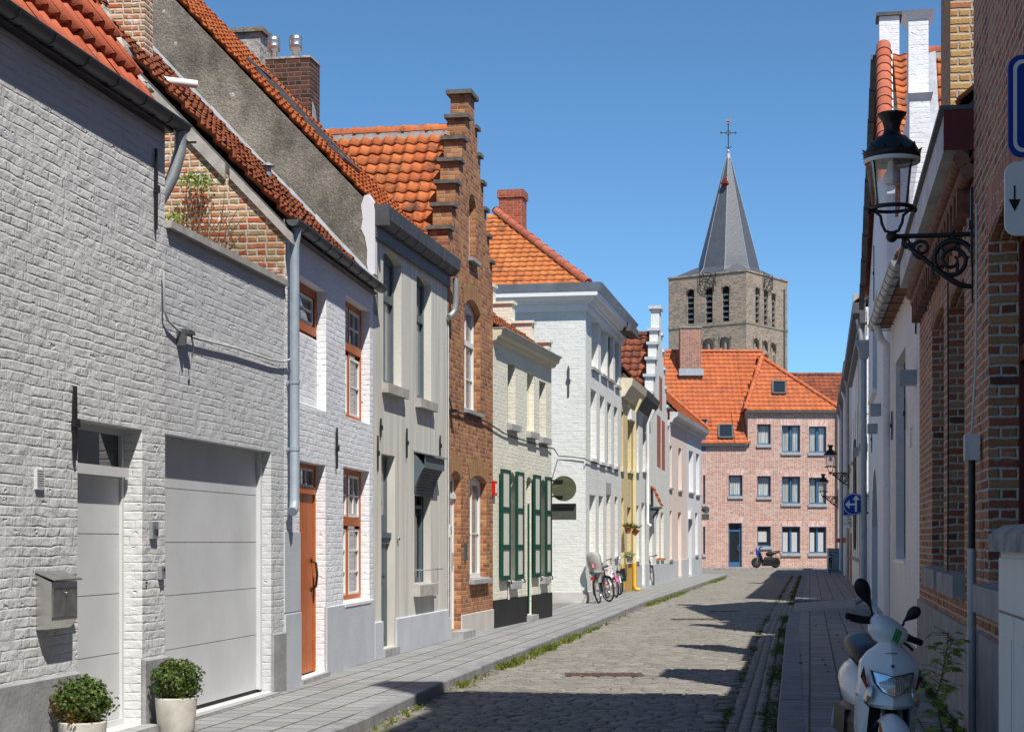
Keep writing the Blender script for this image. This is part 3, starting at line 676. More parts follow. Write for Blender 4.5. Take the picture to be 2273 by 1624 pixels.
# things fixed to this wall
def mailbox():
    u0, u1 = F1.u(110, -.1), F1.u(167, -.1); z0 = F1.z(120, 1396, -.1); z1 = F1.z(110, 1285, -.1)
    t_ = thing('mailbox', 'steel letterbox on the grey brick wall left of the door', 'mailbox', F1.world(u0, 0, z0), F1.ang)
    W = u1 - u0; H = z1 - z0; m = MB(); d = -.115
    m.prism([(0, -.004, .0), (0, d + .05, .0), (0, d, .06), (0, d, H - .02), (0, -.004, H + .03)], (W, 0, 0)); m.build('box', M['steel'], t_)
    m = MB(); m.box(.012, W - .012, d - .006, d + .002, .085, H - .06); dr = m.build('door', M['steel_dull'], t_)
    m = MB(); m.lathe([(.011, 0), (.011, .008)], (W * .55, d - .013, H - .1), 10, 'y'); m.build('lock', M['chrome'], dr)
    m = MB(); m.prism([(-.012, 0, H + .045), (-.012, d - .03, H - .012), (-.012, d - .03, H - .002), (-.012, 0, H + .055)], (W + .024, 0, 0)); m.build('lid', M['steel_dull'], t_)
mailbox()
u0, u1 = F1.u(76), F1.u(94); z0, z1 = F1.z(85, 1086), F1.z(85, 1041)
t_ = thing('wall_vent', 'small white louvred vent grille in the grey brick wall', 'vent', F1.world(u0, 0, z0), F1.ang)
m = MB(); W, H = u1 - u0, z1 - z0
m.box(0, W, -.02, 0, 0, .012); m.box(0, W, -.02, 0, H - .012, H); m.box(0, .015, -.02, 0, .012, H - .012); m.box(W - .015, W, -.02, 0, .012, H - .012)
m.build('frame', M['frame_white'], t_); m = MB()
for k in range(7): z = .014 + k * (H - .028) / 7; m.prism([(.015, -.018, z), (.015, -.002, z + .014), (.015, -.001, z + .018), (.015, -.022, z + .004)], (W - .03, 0, 0))
m.build('slats', M['frame_white'], t_); m = MB(); m.box(.01, W - .01, -.0015, -.0005, .01, H - .01); m.build('backing', M['dark'], t_)
u0, u1 = F1.u(331), F1.u(344); z0, z1 = F1.z(338, 1195), F1.z(338, 1157)
t_ = thing('house_number', 'dark grey house number plate reading 1a beside the garage', 'number plate', F1.world(u0, 0, z0), F1.ang)
m = MB(); m.box(0, u1 - u0, -.03, 0, 0, z1 - z0); m.build('plate', M['zinc'], t_)
text('1a', .10, M['black'], t_, ((u1 - u0) / 2, -.033, (z1 - z0) * .45), (RD(90), 0, 0))
u0, u1 = F1.u(350), F1.u(358.5); z0, z1 = F1.z(354, 1285), F1.z(354, 1256)
t_ = thing('intercom', 'small grey keypad intercom on the pier beside the garage door', 'intercom', F1.world(u0, 0, z0), F1.ang)
m = MB(); m.box(0, u1 - u0, -.035, 0, 0, z1 - z0); m.build('housing', M['zinc'], t_); m = MB(); m.lathe([(.01, 0), (.01, .01)], ((u1 - u0) / 2, -.045, (z1 - z0) * .75), 8, 'y'); m.build('lens', M['black'], t_)
m = MB(); m.lathe([(.0, -.03), (.012, -.028), (.018, -.012), (.018, 0)], (*F1.world(F1.u(323), 0)[:2], F1.z(323, 1290)), 10); o = m.build('doorbell', M['chrome']); tag(o, 'small metal bell knob low on the grey pier', 'doorbell')
# cable with its clamp across the garage wall
pts = []
for px, py in ((362, 600), (363, 690), (372, 712), (392, 731), (412, 743), (440, 752), (480, 762), (520, 772), (560, 785), (600, 798), (628, 803), (642, 798)): u, z = F1.uz(px, py, -.03); pts.append(F1.world(u, -.035, z))
cable_thing('wall_cable', 'pale twisted cable sagging across the grey wall above the garage', pts, .011)
u, z = F1.uz(418, 738, -.06); t_ = thing('cable_clamp', 'dark bracket clamp holding the cable above the garage', 'bracket', F1.world(u, 0, z), F1.ang)
m = MB(); m.box(-.10, .06, -.10, 0, -.02, .015); m.tube([(.02, -.08, -.02), (.05, -.09, -.14), (.03, -.08, -.2)], .008, 6); m.box(-.12, -.09, -.08, 0, -.12, .02); m.build('arm', M['zinc_dark'], t_)

# ---- potted box shrubs
def potted(name, label, px, Y, leaf, seed, rim=.165, ph=.27):
    x = (px - CX) / F * Y; t_ = thing(name, label, 'potted plant', (x, Y, .1), 0, 'potted box shrubs by the grey house'); rg = random.Random(seed)
    m = MB(); m.lathe([(rim * .84, 0), (rim * .87, .01), (rim, ph - .01), (rim, ph), (rim - .028, ph), (rim - .035, ph - .05), (0, ph - .05)], n=28); m.build('pot', M['pot_concrete'], t_)
    m = MB(); md = MB()
    for i in range(3600):
        d = Vector((rg.gauss(0, 1), rg.gauss(0, 1), rg.gauss(0, 1))).normalized(); k = rg.uniform(.60, 1.02) * (1 + .16 * math.sin(6 * d.x + seed) * math.cos(5 * d.z + 4 * d.y) + .05 * math.sin(13 * d.y + 9 * d.z))
        p = Vector((d.x * .205 * k, d.y * .205 * k, ph + .13 + d.z * .175 * k))
        if p.z < ph - .04: continue
        n_ = (d + Vector((rg.gauss(0, .6), rg.gauss(0, .6), rg.gauss(0, .6)))).normalized(); a = n_.orthogonal().normalized(); a.rotate(Matrix.Rotation(rg.uniform(0, 6.28), 3, n_)); b = n_.cross(a)
        s_ = rg.uniform(.006, .0125); dry = leaf == 'leaf_dry' and (-.55 * d.x - .75 * d.z + .25 * math.sin(7 * d.x + 5 * d.y)) + rg.gauss(0, .3) > .42; q_ = 1.0 + .12 * (rg.random() < .06)
        p = Vector((p.x * q_, p.y * q_, p.z)); (md if dry else m).poly([p - a * s_ * 1.4, p + b * s_, p + a * s_ * 1.4, p - b * s_], False, (i % 61 + .5, i // 61 + seed))
    m.build('foliage', M['leaf_box'], t_)
    if md.f: md.build('dry_leaves', M['leaf_dry'], t_)
    m = MB()
    for i in range(22): a = rg.uniform(0, 6.28); m.tube([(.03 * math.cos(a), .03 * math.sin(a), ph - .05), (.1 * math.cos(a), .1 * math.sin(a), ph + .06), (.15 * math.cos(a + .3), .15 * math.sin(a + .3), ph + .17)], .003, 4)
    m.build('stem', M['twig'], t_)
potted('potted_plant', 'clipped box shrub with browned leaves in a pale pot before the grey door', 183, 11.7, 'leaf_dry', 2)
potted('potted_plant', 'green box shrub in a pale concrete pot beside the garage door', 391, 13.5, 'leaf_box', 5)

# ---- 2: white painted house, orange-brown woodwork
F2 = Fr(-2.3, 17.2, -1.77, 21.75); L2 = F2.L
h2 = F2.root('white_house', 'white painted brick house with orange brown door and windows', 'house')
w1 = F2.hole(657, 724, (724, 648), (724, 914)); w2 = F2.hole(766.5, 821, (821, 690), (821, 942)); dr = F2.hole(665, 722.5, (722.5, 1033), .15); w3 = F2.hole(762, 820, (820, 1046), (818, 1328))
m = MB(); wall(m, [(0, L2, 0, 4.85)], [w1, w2, dr, w3], .11); 
zb = F2.z(706, 750, .11); m.poly([(w1[0], .10, w1[2]), (w1[1], .10, w1[2]), (w1[1], .10, zb - .05), (w1[0], .10, zb - .05)]); m.poly([(w1[0], .10, zb - .05), (w1[1], .10, zb - .05), (w1[1], .16, zb), (w1[0], .16, zb)])
m.build('wall', M['white_paint'], h2)
shell(h2, L2, 5.5, 4.8, M['old_brick'], .0)
m = MB(); m.poly([(0, 5.5, 3.2), (0, 0, 3.2), (0, -.02, 4.78), (0, 3.5, 4.78 + 3.5 * 1.04), (0, 5.5, 7)]); m.build('gable_wall', M['old_brick'], h2)
plinth(h2, [(0, dr[0]), (dr[1], L2 - .002)], .86, M['plinth_pale'], .022, slope=.01)
m = MB(); m.box(.0, dr[0], -.012, .004, .88, F2.z(650, 1180)); m.build('render_patch', M['plinth_pale'], h2)
eave_roof(h2, L2, 4.78, .08, 1.04, 3.9, M['tile_old'], -.02, L2, tw=.19, th=.24, seed=8, amp=.04, lift=.035, jit=.010)
m = MB(); c_ = 1.04
for y0, y1, w in ((-.1, .55, .10), (.6, 3.3, .16)): m.prism([(-.04, y0, 4.78 + (y0 + .06) * c_ - .05), (-.04, y1, 4.78 + (y1 + .06) * c_ - .05), (-.04, y1, 4.78 + (y1 + .06) * c_ - .05 - w), (-.04, y0, 4.78 + (y0 + .06) * c_ - .05 - w)], (.16, 0, 0))
m.build('verge', M['concrete'], h2)
m = MB(); rg = random.Random(9)
y = -.1
while y < 3.6: 
    l = rg.uniform(.35, .6); m.prism([(L2 - .13, y, 4.80 + (y + .08) * c_ + .06), (L2 - .13, y + l, 4.80 + (y + l + .08) * c_ + .06), (L2 - .02, y + l, 4.80 + (y + l + .08) * c_ + .10 + rg.uniform(0, .03)), (L2 - .02, y, 4.80 + (y + .08) * c_ + .10)], (0, 0, .012)); y += l * .97
m.build('flashing', M['lead'], h2)
m = MB(); gutter(m, -.06, L2 + .06, -.105, 4.83, .065); m.build('gutter', M['zinc_dark'], h2)
up = F2.u(655, -.09); zt = F2.z(648, 1135, -.09)
downpipe(h2, [(up, -.105, 4.78), (up, -.10, 4.7), (up, -.085, 4.6), (up, -.085, 3.0), (up, -.085, zt + .12), (up - .03, -.085, zt + .03), (up - .09, -.085, zt)], .05, 'zinc_blue', straps=(F2.z(655, 855), F2.z(655, 1000)))
m = MB(); a, z = loc(F2, 595, 19.6)[0], 0; ux, uy = loc(F2, 595, 20.6); zz = F2.z(595, 395, uy); m.tube([(ux, uy, zz - .35), (ux, uy, zz + .14)], .04, 8); m.lathe([(.09, .14), (.085, .15), (.0, .2)], (ux, uy, zz), 10)
m.build('vent_pipe', M['zinc'], h2)
ux, uy = loc(F2, 405, 19.0); zz = F2.z(405, 186, uy); m = MB(); m.tube([(ux - .3, uy + .4, zz), (ux + .05, uy - .15, zz)], .045, 10); m.build('vent_pipe', M['white'], h2)
wf = dict(fw=.055)
window(h2, (w1[0], w1[1], zb, w1[3]), .11, M['orange_wood'], M['glass_grey'], .09, sash=[(.15, .95, .04, .96, .03)], thin_h=[(.5, .2, .9)], matsash=M['white'])
f_ = window(h2, w2, .11, M['orange_wood'], M['glass_grey'], .07, mull=[(.5, .05)], trans=[(.62, .10)], sash=[(.0, .47, .66, 1, .03), (.53, 1, .66, 1, .03), (.0, .44, 0, .55, .03), (.56, 1, 0, .55, .03)],
       thin_v=[(.235, .68, .98), (.765, .68, .98)], thin_h=[(.83, 0, 1), (.28, 0, .44), (.28, .56, 1)], matsash=M['white'])
f_ = window(h2, w3, .11, M['orange_wood'], M['glass_grey'], .07, mull=[(.5, .05)], trans=[(.60, .10)], sash=[(.0, .47, .65, 1, .03), (.53, 1, .65, 1, .03), (.0, .44, 0, .55, .03), (.56, 1, 0, .55, .03)],
       thin_v=[(.235, .68, .98), (.765, .68, .98)], thin_h=[(.83, 0, 1), (.19, 0, .44), (.19, .56, 1), (.37, 0, .44), (.37, .56, 1)], matsash=M['white'])
do_sill(f_, w3[0], w3[1], w3[2], M['white'], .03, .05, .0, .11)
# door
a, b, c, d = dr[:4]; zt = F2.z(700, 1094, .11); m = MB(); n = 7
m.box(a, a + .05, .11, .18, c, d); m.box(b - .05, b, .11, .18, c, d); m.box(a + .05, b - .05, .11, .18, d - .045, d); m.box(a + .05, b - .05, .095, .18, zt - .02, zt + .06)
df = m.build('door_frame', M['orange_wood'], h2)
m = MB(); xs = [a + .05 + (b - a - .1) * k / n for k in range(n + 1)]
for x0, x1 in zip(xs, xs[1:]): m.box(x0 + .004, x1 - .004, .128, .17, c + .01, zt - .02)
m.box(a + .05, b - .05, .135, .165, c + .01, zt - .02)
lf = m.build('door', M['orange_wood'], df)
hx = b - .16; hz = F2.z(693, 1275, .11)
m = MB(); m.tube([(hx, .125, hz - .16), (hx, .07, hz - .13), (hx - .01, .055, hz), (hx, .07, hz + .13), (hx, .125, hz + .16)], .014, 7); m.ell((hx, .12, hz - .16), (.025, .015, .03)); m.ell((hx, .12, hz + .16), (.025, .015, .03)); m.build('handle', M['black_iron'], lf)
m = MB(); m.box(a + .06, a + .2, .11, .13, F2.z(670, 1320) - .03, F2.z(670, 1320) + .03); m.build('letter_slot', M['zinc_dark'], lf)
m = MB(); W = b - a - .1
for k in range(4): x = a + .05 + W * k / 3; m.box(x - .013, x + .013, .125, .15, zt + .06, d - .045)
m.box(a + .05, b - .05, .125, .15, zt + .06, zt + .085); m.box(a + .05, b - .05, .125, .15, d - .07, d - .045); m.build('glazing_bar', M['white'], df)
m = MB(); m.box(a + .05, b - .05, .142, .147, zt + .06, d - .045); m.build('pane', M['glass_grey'], df)
m = MB(); m.box(a - .01, b + .02, -.05, .12, 0, .148); m.build('step', M['blue_stone'], h2)
anchor(h2, F2.u(744), F2.z(744, 1040), F2.z(744, 950)); anchor(h2, F2.u(835), F2.z(835, 1045), F2.z(835, 966))
cx_, cy_ = loc(F2, 291, 19.6); chimney(h2, cx_, cy_, 5.5, 9.2, .3, .42, M['old_brick'], False)
# climbing twigs on the terrace in front of its old brick gable
bx = loc(F2, 440, 17.0)
t_ = thing('climbing_shrub', 'leggy bare shrub with pale green blossom against the old brick gable', 'shrub', F2.world(-.25, 1.2, 3.9), F2.ang); rg = random.Random(21); m = MB(); tips = []
for (px, py) in ((415, 400), (440, 405), (455, 402), (470, 430), (490, 470), (510, 470), (530, 460), (545, 480), (420, 440), (395, 490), (380, 485), (500, 420)):
    Y = 17.15; X = (px - CX) / F * Y; P = Vector((X, Y)) - F2.o; e = Vector((P.dot(F2.t) + .25, P.dot(F2.i) - 1.2, CAMZ - (py - HY) / F * Y - 3.9)); b0 = Vector((rg.uniform(-.1, .1), -.25 + rg.uniform(-.25, .2), 0))
    k1 = b0.lerp(e, .4) + Vector((0, rg.uniform(-.12, .12), .05)); k2 = b0.lerp(e, .75) + Vector((0, rg.uniform(-.1, .1), 0)); m.tube([b0, k1, k2, e], [.011, .009, .006, .003], 5); tips.append(e)
    for j in range(3): q = k1.lerp(e, rg.uniform(0, .9)); m.tube([q, q + Vector((rg.uniform(-.1, .1), rg.uniform(-.18, .18), rg.uniform(.05, .25)))], .003, 4)
m.build('stem', M['twig'], t_); m = MB()
for ti, e in enumerate((tips[0], tips[1], tips[2], tips[9], tips[10], tips[0].lerp(tips[2], .5))):
    for i in range(60):
        p = e + Vector((rg.gauss(0, .05), rg.gauss(0, .06), rg.gauss(0, .045))); n_ = Vector((rg.gauss(0, 1), rg.gauss(0, 1), rg.gauss(0, 1))).normalized(); a = n_.orthogonal().normalized(); b = n_.cross(a); s_ = rg.uniform(.012, .028)
        m.poly([p - a * s_, p - b * s_ * .6, p + a * s_, p + b * s_ * .6], False, (i + .5, ti))
m.build('leaves', M['leaf_shrub'], t_)

# ---- 3: beige rendered house
F3 = Fr(-1.77, 21.75, -.985, 26.0); L3 = F3.L
h3 = F3.root('beige_house', 'beige rendered house with blue grey joinery and shuttered window hood', 'house')
a1 = F3.hole(850.8, 891, (891, 574), (891, 862), .10); a2 = F3.hole(924.6, 957, (957, 622), (957, 893), .08); d3 = F3.hole(846.5, 877, (877, 1012), .2); g3 = F3.hole(920, 956, (940, 1020), (940, 1294))
m = MB(); wall(m, [(0.0, L3, 0, 5.75)], [a1, a2, d3, g3], .11); m.build('wall', M['beige'], h3)
shell(h3, L3, 6.5, 5.7, M['cement'], .0)
tp = 1.05
m = MB(); m.prism([(-.02, -.0, 4.5), (-.02, 0.0, 5.84), (-.02, 5.0, 5.85 + 5.0 * tp), (-.02, 6.5, 5.85 + 4 * tp), (-.02, 6.5, 4.5)], (.26, 0, 0)); m.build('gable_wall', M['cement'], h3)
m = MB(); m.prism([(-.03, -.03, 5.0), (-.03, -.03, 5.80), (-.03, -.01, 5.92), (-.03, .05, 6.02), (-.03, .11, 6.0), (-.03, .15, 5.88), (-.03, .13, 5.70), (-.03, .15, 5.58), (-.03, .10, 5.47), (-.03, .07, 5.3), (-.03, .075, 5.12), (-.03, .04, 5.0)], (.12, 0, 0)); m.build('kneeler', M['pale_render'], h3)
eave_roof(h3, L3, 5.78, .06, tp, 5.1, M['tile_orange'], .02, L3 - .02, tw=.20, th=.25, seed=15, amp=.04, lift=.035)
# roof window along the slope near the far verge
s_ = 1 / math.hypot(1, tp); bq = Vector((0, s_, tp * s_)); nq = Vector((0, -tp * s_, s_))
ya, yb = .95, 2.35; m = MB(); x0, x1 = L3 - 2.6, L3 - 1.7
def slopept(x, y, h): return Vector((x, y, 5.78 + (y + .06) * tp)) + nq * h
for (xa, xb, A, B) in ((x0, x0 + .08, ya, yb), (x1 - .08, x1, ya, yb), (x0 + .08, x1 - .08, ya, ya + .08), (x0 + .08, x1 - .08, yb - .08, yb)):
    m.prism([slopept(xa, A, .02), slopept(xb, A, .02), slopept(xb, B, .02), slopept(xa, B, .02)], nq * .075)
rw = m.build('roof_window', M['zinc_dark'], h3)
m = MB(); m.poly([slopept(x0 + .05, ya + .05, .06), slopept(x1 - .05, ya + .05, .06), slopept(x1 - .05, yb - .05, .06), slopept(x0 + .05, yb - .05, .06)]); m.build('pane', M['glass'], rw)
m = MB(); v = .27
y0g, z0g = -.1, 5.72
m.prism([(0, y0g - .10, z0g + .16), (0, y0g - .08, z0g - .0), (0, y0g + .0, z0g - .08), (0, y0g + .09, z0g - .08), (0, y0g + .09, z0g + .0), (0, y0g - .0, z0g + .0), (0, y0g - .08, z0g + .16)], (L3 + .08, 0, 0))
for k in range(9): x = .25 + k * .5; m.prism([(x, y0g - .105, z0g + .13), (x, y0g - .085, z0g - .006), (x, y0g, z0g - .088), (x, y0g + .095, z0g - .088), (x, y0g + .095, z0g - .07), (x, y0g, z0g - .07), (x, y0g - .07, z0g + .13)], (.025, 0, 0))
m.box(-.02, .05, y0g - .11, y0g + .09, z0g - .1, z0g + .17); m.build('gutter', M['zinc_dark'], h3)
m = MB(); m.box(-.01, L3, -.05, .0, z0g - .25, z0g - .082); m.build('cornice', M['zinc_dark'], h3)
downpipe(h3, [(L3 + .0, -.13, 5.6), (L3 + .0, -.13, 5.25), (L3 + .0, -.12, 5.12), (L3 - .03, -.08, 5.05), (L3 - .10, -.05, 5.0)], .045, 'zinc')
plinth(h3, [(0, d3[0] - .0), (d3[1], L3 - .002)], .56, M['plinth_pale'], .03, slope=.015)
for h, bt in ((a1, .1), (a2, .08)):
    f_ = window(h3, h, .11, M['grey_wood'], M['glass_white'], .07, mull=[(.5, .06)], trans=[(.66, .10)], arch=bt * .6)
    do_sill(f_, h[0], h[1], h[2], M['concrete'], .09, .14, .08, .11)
f_ = window(h3, g3, .12, M['grey_wood'], M['glass'], .08, mull=[(.5, .08)], trans=[(.62, .05)])
do_sill(f_, g3[0], g3[1], g3[2], M['concrete'], .10, .17, .07, .12)
# louvred shutter box bulging out over that window
u0, u1 = F3.u(920), F3.u(975, -.12); zt, zb_ = F3.z(935, 1003, -.1), F3.z(935, 1100, -.1)
prof = [(.0, zt), (-.16, zt - .03), (-.16, zt - .2), (-.15, zt - .24)]; m = MB()
m.prism([(u0 - .05, .0, zt + .02), (u0 - .05, -.2, zt - .03), (u0 - .05, -.2, zt - .045), (u0 - .05, .0, zt)], (g3[1] - g3[0] + .3, 0, 0)); hd_ = m.build('shutter_hood', M['grey_wood'], h3)
W = g3[1] - g3[0]; m = MB(); m.box(g3[0] - .02, g3[1] + .18, -.165, -.15, zt - .22, zt - .045); m.build('hood_board', M['grey_wood'], hd_)
m = MB(); K = 9
for k in range(K):
    q0, q1 = k / K, (k + 1) / K; y0 = -.15 * (1 - q0) ** 1.7; y1 = -.15 * (1 - q1) ** 1.7; z0, z1 = zt - .22 - q0 * (zt - .22 - zb_), zt - .22 - q1 * (zt - .22 - zb_)
    m.prism([(g3[0] - .0, y0, z0), (g3[0], y1 - .012, z1 + .004), (g3[0], y1 + .01, z1 + .004), (g3[0], y0 + .02, z0)], (W + .12, 0, 0))
m.build('slats', M['zinc_dark'], hd_)
for xc in (g3[0] - .03, g3[1] + .13):
    m = MB(); m.prism([(xc, .0, zt)] + [(xc, -.155 * (1 - q / 6) ** 1.7, zt - .2 - q / 6 * (zt - .22 - zb_)) for q in range(7)], (.025, 0, 0)); m.build('hood_cheek', M['grey_wood'], hd_)
# wire basket on the sill
z = g3[2] + .02; m = MB(); m.tube([(g3[0] - .05, -.02, z + .18), (g3[0] - .05, -.16, z + .18), (g3[1] + .12, -.16, z + .18), (g3[1] + .12, -.02, z + .18)], .007, 5)
for x in (g3[0] - .05, g3[1] + .12): m.tube([(x, -.08, z), (x, -.08, z + .2)], .006, 5)
o = m.build('sill_rail', M['zinc'], h3)
# door
a, b, c, d = d3[:4]; zt = F3.z(858, 1185, .11); m = MB()
m.box(a, a + .06, .11, .19, c, d); m.box(b - .06, b, .11, .19, c, d); m.box(a + .06, b - .06, .11, .19, d - .06, d); m.box(a, b, .05, .19, zt - .05, zt + .02); m.box(a, b, .075, .19, zt - .13, zt - .05); m.box(a + .06, b - .06, .115, .17, c, zt - .13)
df = m.build('door', M['grey_wood'], h3)
m = MB(); m.box(a + .06, b - .06, .13, .135, zt + .02, d - .06); m.build('pane', M['glass_white'], df)
m = MB()
for z0, z1 in ((c + .12, c + .75), (c + .95, c + 1.75)): m.box(a + .12, b - .12, .1, .113, z0, z1)
m.build('panel', M['grey_wood'], df); m = MB(); m.ell((a + .2, .08, c + .85), (.05, .04, .05)); m.lathe([(.03, 0), (.02, .03)], (a + .3, .08, c + 1.9), 8, 'y'); m.build('knob', M['black_iron'], df)
m = MB(); m.box(a - .02, b + .02, -.06, .12, 0, .196); m.build('step', M['blue_stone'], h3)
for px, ya_, yb_ in ((842, 928, 970), (900, 950, 1016), (974, 966, 1012)): anchor(h3, F3.u(px), F3.z(px, yb_), F3.z(px, ya_), w=.02)
m = MB(); u, z = F3.uz(882, 1196); m.ell((u, -.015, z), (.03, .025, .03)); m.build('doorbell', M['chrome'], h3)
m = MB(); u = L3 - .03; m.tube([(u, -.02, .5), (u, -.02, 4.9)], .012, 6); m.build('conduit', M['cable'], h3)
# chimneys on the far verge of its roof
cx_, cy_ = loc(F3, 556, 27.2); zt = F3.z(556, 84, cy_); chimney(h3, cx_, cy_, 6.5, zt, .52, .5, M['rubble'], True, M['cement'])
cx_, cy_ = loc(F3, 650, 26.6); zt = F3.z(650, 136, cy_); ch = chimney(h3, cx_, cy_, 6.2, zt - .03, .5, .72, M['dark_brick'], False)
m = MB(); m.box(cx_ - .26, cx_ + .26, cy_ - .37, cy_ + .37, zt - .028, zt + .005); m.build('mortar_cap', M['rubble'], ch)
m = MB(); m.prism([(cx_ + .0, cy_ - .375, zt - 1.9), (cx_ + .26, cy_ - .375, zt - 1.9), (cx_ + .26, cy_ - .375, zt - 1.15), (cx_ + .15, cy_ - .375, zt - 1.2), (cx_ - .05, cy_ - .375, zt - .8), (cx_ - .2, cy_ - .375, zt - .7), (cx_ - .2, cy_ - .375, zt - 1.0)], (0, -.01, 0)); m.build('flashing', M['lead'], ch)
ch.name = 'chimney_stack'
for dy in (-.05, .31):
    m = MB(); m.lathe([(.055, 0), (.055, .12), (.10, .12), (.10, .19), (.105, .2), (.10, .21), (.10, .28), (.105, .29), (.10, .3), (.10, .34), (.0, .35)], (cx_, cy_ + dy, zt + .04), 16); m.build('cowl', M['satin_steel'], ch)
ch.rotation_euler.z = 0

# ---- 4: brown brick house with stepped gable
F4 = Fr(-.985, 26.0, -.33, 29.44); L4 = F4.L; c4 = L4 / 2
h4 = F4.root('stepped_gable_house', 'narrow brown brick house with a stepped gable and white windows', 'house')
steps = [(1.7, 6.36), (1.45, 6.76), (1.2, 7.16), (.95, 7.56), (.70, 7.96), (.46, 8.36), (.22, 8.80)]
sol = [(0, L4, 0, 6.0)] + [(c4 - w, c4 + w, 5.9, z) for w, z in steps]
at4 = F4.hole(1041, 1056.5, (1048, 431), (1046, 573), .18); up4 = F4.hole(1031, 1066, (1048.5, 668), (1055, 914), .16); d4 = F4.hole(999, 1023, (1012, 1046), .22, .12); g4 = F4.hole(1043, 1080, (1060, 1056), (1060, 1282), .10)
m = MB(); wall(m, sol, [at4, up4, d4, g4], .11, .3); m.build('wall', M['brown_brick'], h4)
shell(h4, L4, 6, 6.0, M['brown_brick'], .3)
m = MB()
prev = None
for i, (w, z) in enumerate(steps):
    wn_ = steps[i + 1][0] if i + 1 < len(steps) else 0
    if i + 1 < len(steps):
        caps(h4, [(c4 - w - .06, c4 - wn_ - .003, -.05, .34, z + .002, z + .06), (c4 + wn_ + .003, c4 + w + .06, -.05, .34, z + .002, z + .06)], M['cap_dark'])
    else: caps(h4, [(c4 - w - .08, c4 + w + .08, -.06, .36, z + .002, z + .07)], M['cap_dark'])
sl4 = 1.3; cc = 1 / math.hypot(1, sl4)
m = MB(); pantiles(m, (-.15, 5.2, 8.27 - (c4 + .15) * sl4), (0, -1, 0), (cc, 0, sl4 * cc), 4.9, (c4 + .15) / cc, None, .19, .235, .036, .032, 8, .007, 5); r4 = m.build('roof', M['tile_brown'], h4)
m = MB(); m.poly([(c4, .3, 8.25), (c4, 5.2, 8.25), (L4 + .1, 5.2, 5.9), (L4 + .1, .3, 5.9)]); m.poly([(-.15, .31, 5.7), (-.15, 5.2, 5.7), (c4, 5.2, 8.2), (c4, .31, 8.2)]); m.build('roof_boards', M['tile_brown'], r4)
m = MB(); m.box(c4 - .09, c4 + .09, .32, 5.2, 8.16, 8.30); m.build('ridge_mortar', M['concrete'], r4)
m = MB(); ridge(m, (c4, 5.2, 8.30), (c4, .32, 8.30), .10, .42); m.build('ridge_tiles', M['tile_brown'], r4)
plinth(h4, [(0, d4[0]), (d4[1], L4 - .002)], .43, M['plinth_stone'], .02, slope=.01)
f_ = window(h4, up4, .11, M['white'], M['glass_white'], .06, mull=[(.5, .05)], trans=[(.62, .09)], thin_h=[(.3, 0, 1)], arch=.1, matsash=M['white'])
do_sill(f_, up4[0], up4[1], up4[2], M['plinth_grey'], .07, .07, .05, .11)
f_ = window(h4, g4, .11, M['white'], M['glass_white'], .07, mull=[(.5, .05)], thin_h=[(.45, 0, 1)], arch=.07, matsash=M['white'])
do_sill(f_, g4[0], g4[1], g4[2], M['blue_stone'], .09, .09, .06, .11)
f_ = window(h4, at4, .11, M['white'], M['glass'], .05, trans=[(.6, .05)], arch=.15); do_sill(f_, at4[0], at4[1], at4[2], M['plinth_grey'], .08, .07, .05, .11)
a, b, c, d = d4[:4]; m = MB(); m.box(a, a + .06, .11, .18, c, d); m.box(b - .06, b, .11, .18, c, d); m.box(a + .06, b - .06, .11, .18, d - .14, d); m.box(a, b, .08, .18, c + 2.05, c + 2.13); m.box(a + .06, b - .06, .12, .16, c, c + 2.05)
df = m.build('door', M['white'], h4); m = MB(); m.box(a + .06, b - .06, .13, .134, c + 2.13, d - .14); m.build('pane', M['glass'], df); m = MB(); m.box(b - .16, b - .12, .08, .12, c + 1.0, c + 1.2); m.build('handle', M['chrome'], df)
m = MB(); m.box(a - .04, b + .08, -.22, .11, 0.06, .216); m.build('step', M['blue_stone'], h4)
for h, rise in ((d4, .12), (g4, .10), (up4, .16)):
    ps = arcpts(h[0] - .02, h[1] + .02, h[3] - rise + .01, rise, 12); m = MB(); um = (h[0] + h[1]) / 2
    ot = [(um + (x - um) * 1.22, z + .26) for x, z in ps]
    for k in range(12): m.prism([(ps[k][0], -.006, ps[k][1]), (ps[k + 1][0], -.006, ps[k + 1][1]), (ot[k + 1][0], -.006, ot[k + 1][1]), (ot[k][0], -.006, ot[k][1])], (0, .0055, 0))
    m.build('arch', M['brown_soldier'], h4)
m = MB(); u, z = F4.uz(1031.5, 1225); m.box(u - .04, u + .05, -.03, 0, z - .13, z + .15); m.build('letter_slot', M['zinc_dark'], h4)
u, z = F4.uz(996.5, 1177); t_ = thing('house_number', 'white enamel number plate 5 at the edge of the brown brick house', 'number plate', F4.world(u, 0, z - .1), F4.ang)
m = MB(); m.box(.01, .15, -.015, 0, 0, .2); m.build('plate', M['sign_white'], t_); text('5', .15, M['sign_blue'], t_, (.08, -.017, .1), (RD(90), 0, 0))
u, z = F4.uz(1003, 912, -.04); t_ = thing('cable_clamp', 'black bracket clamp on the brown brick house front', 'bracket', F4.world(u, 0, z), F4.ang)
m = MB(); m.box(-.03, .12, -.12, 0, -.02, .03); m.tube([(.1, -.1, 0), (.2, -.12, -.1), (.3, -.06, -.06)], .01, 5); m.build('arm', M['black_iron'], t_)
pts = []
for fr_, px, py in ((F4, 997, 880), (F4, 1003, 910), (F4, 1040, 922), (F4, 1080, 936), (F4, 1094, 945)): u, z = fr_.uz(px, py, -.03); pts.append(fr_.world(u, -.03, z))
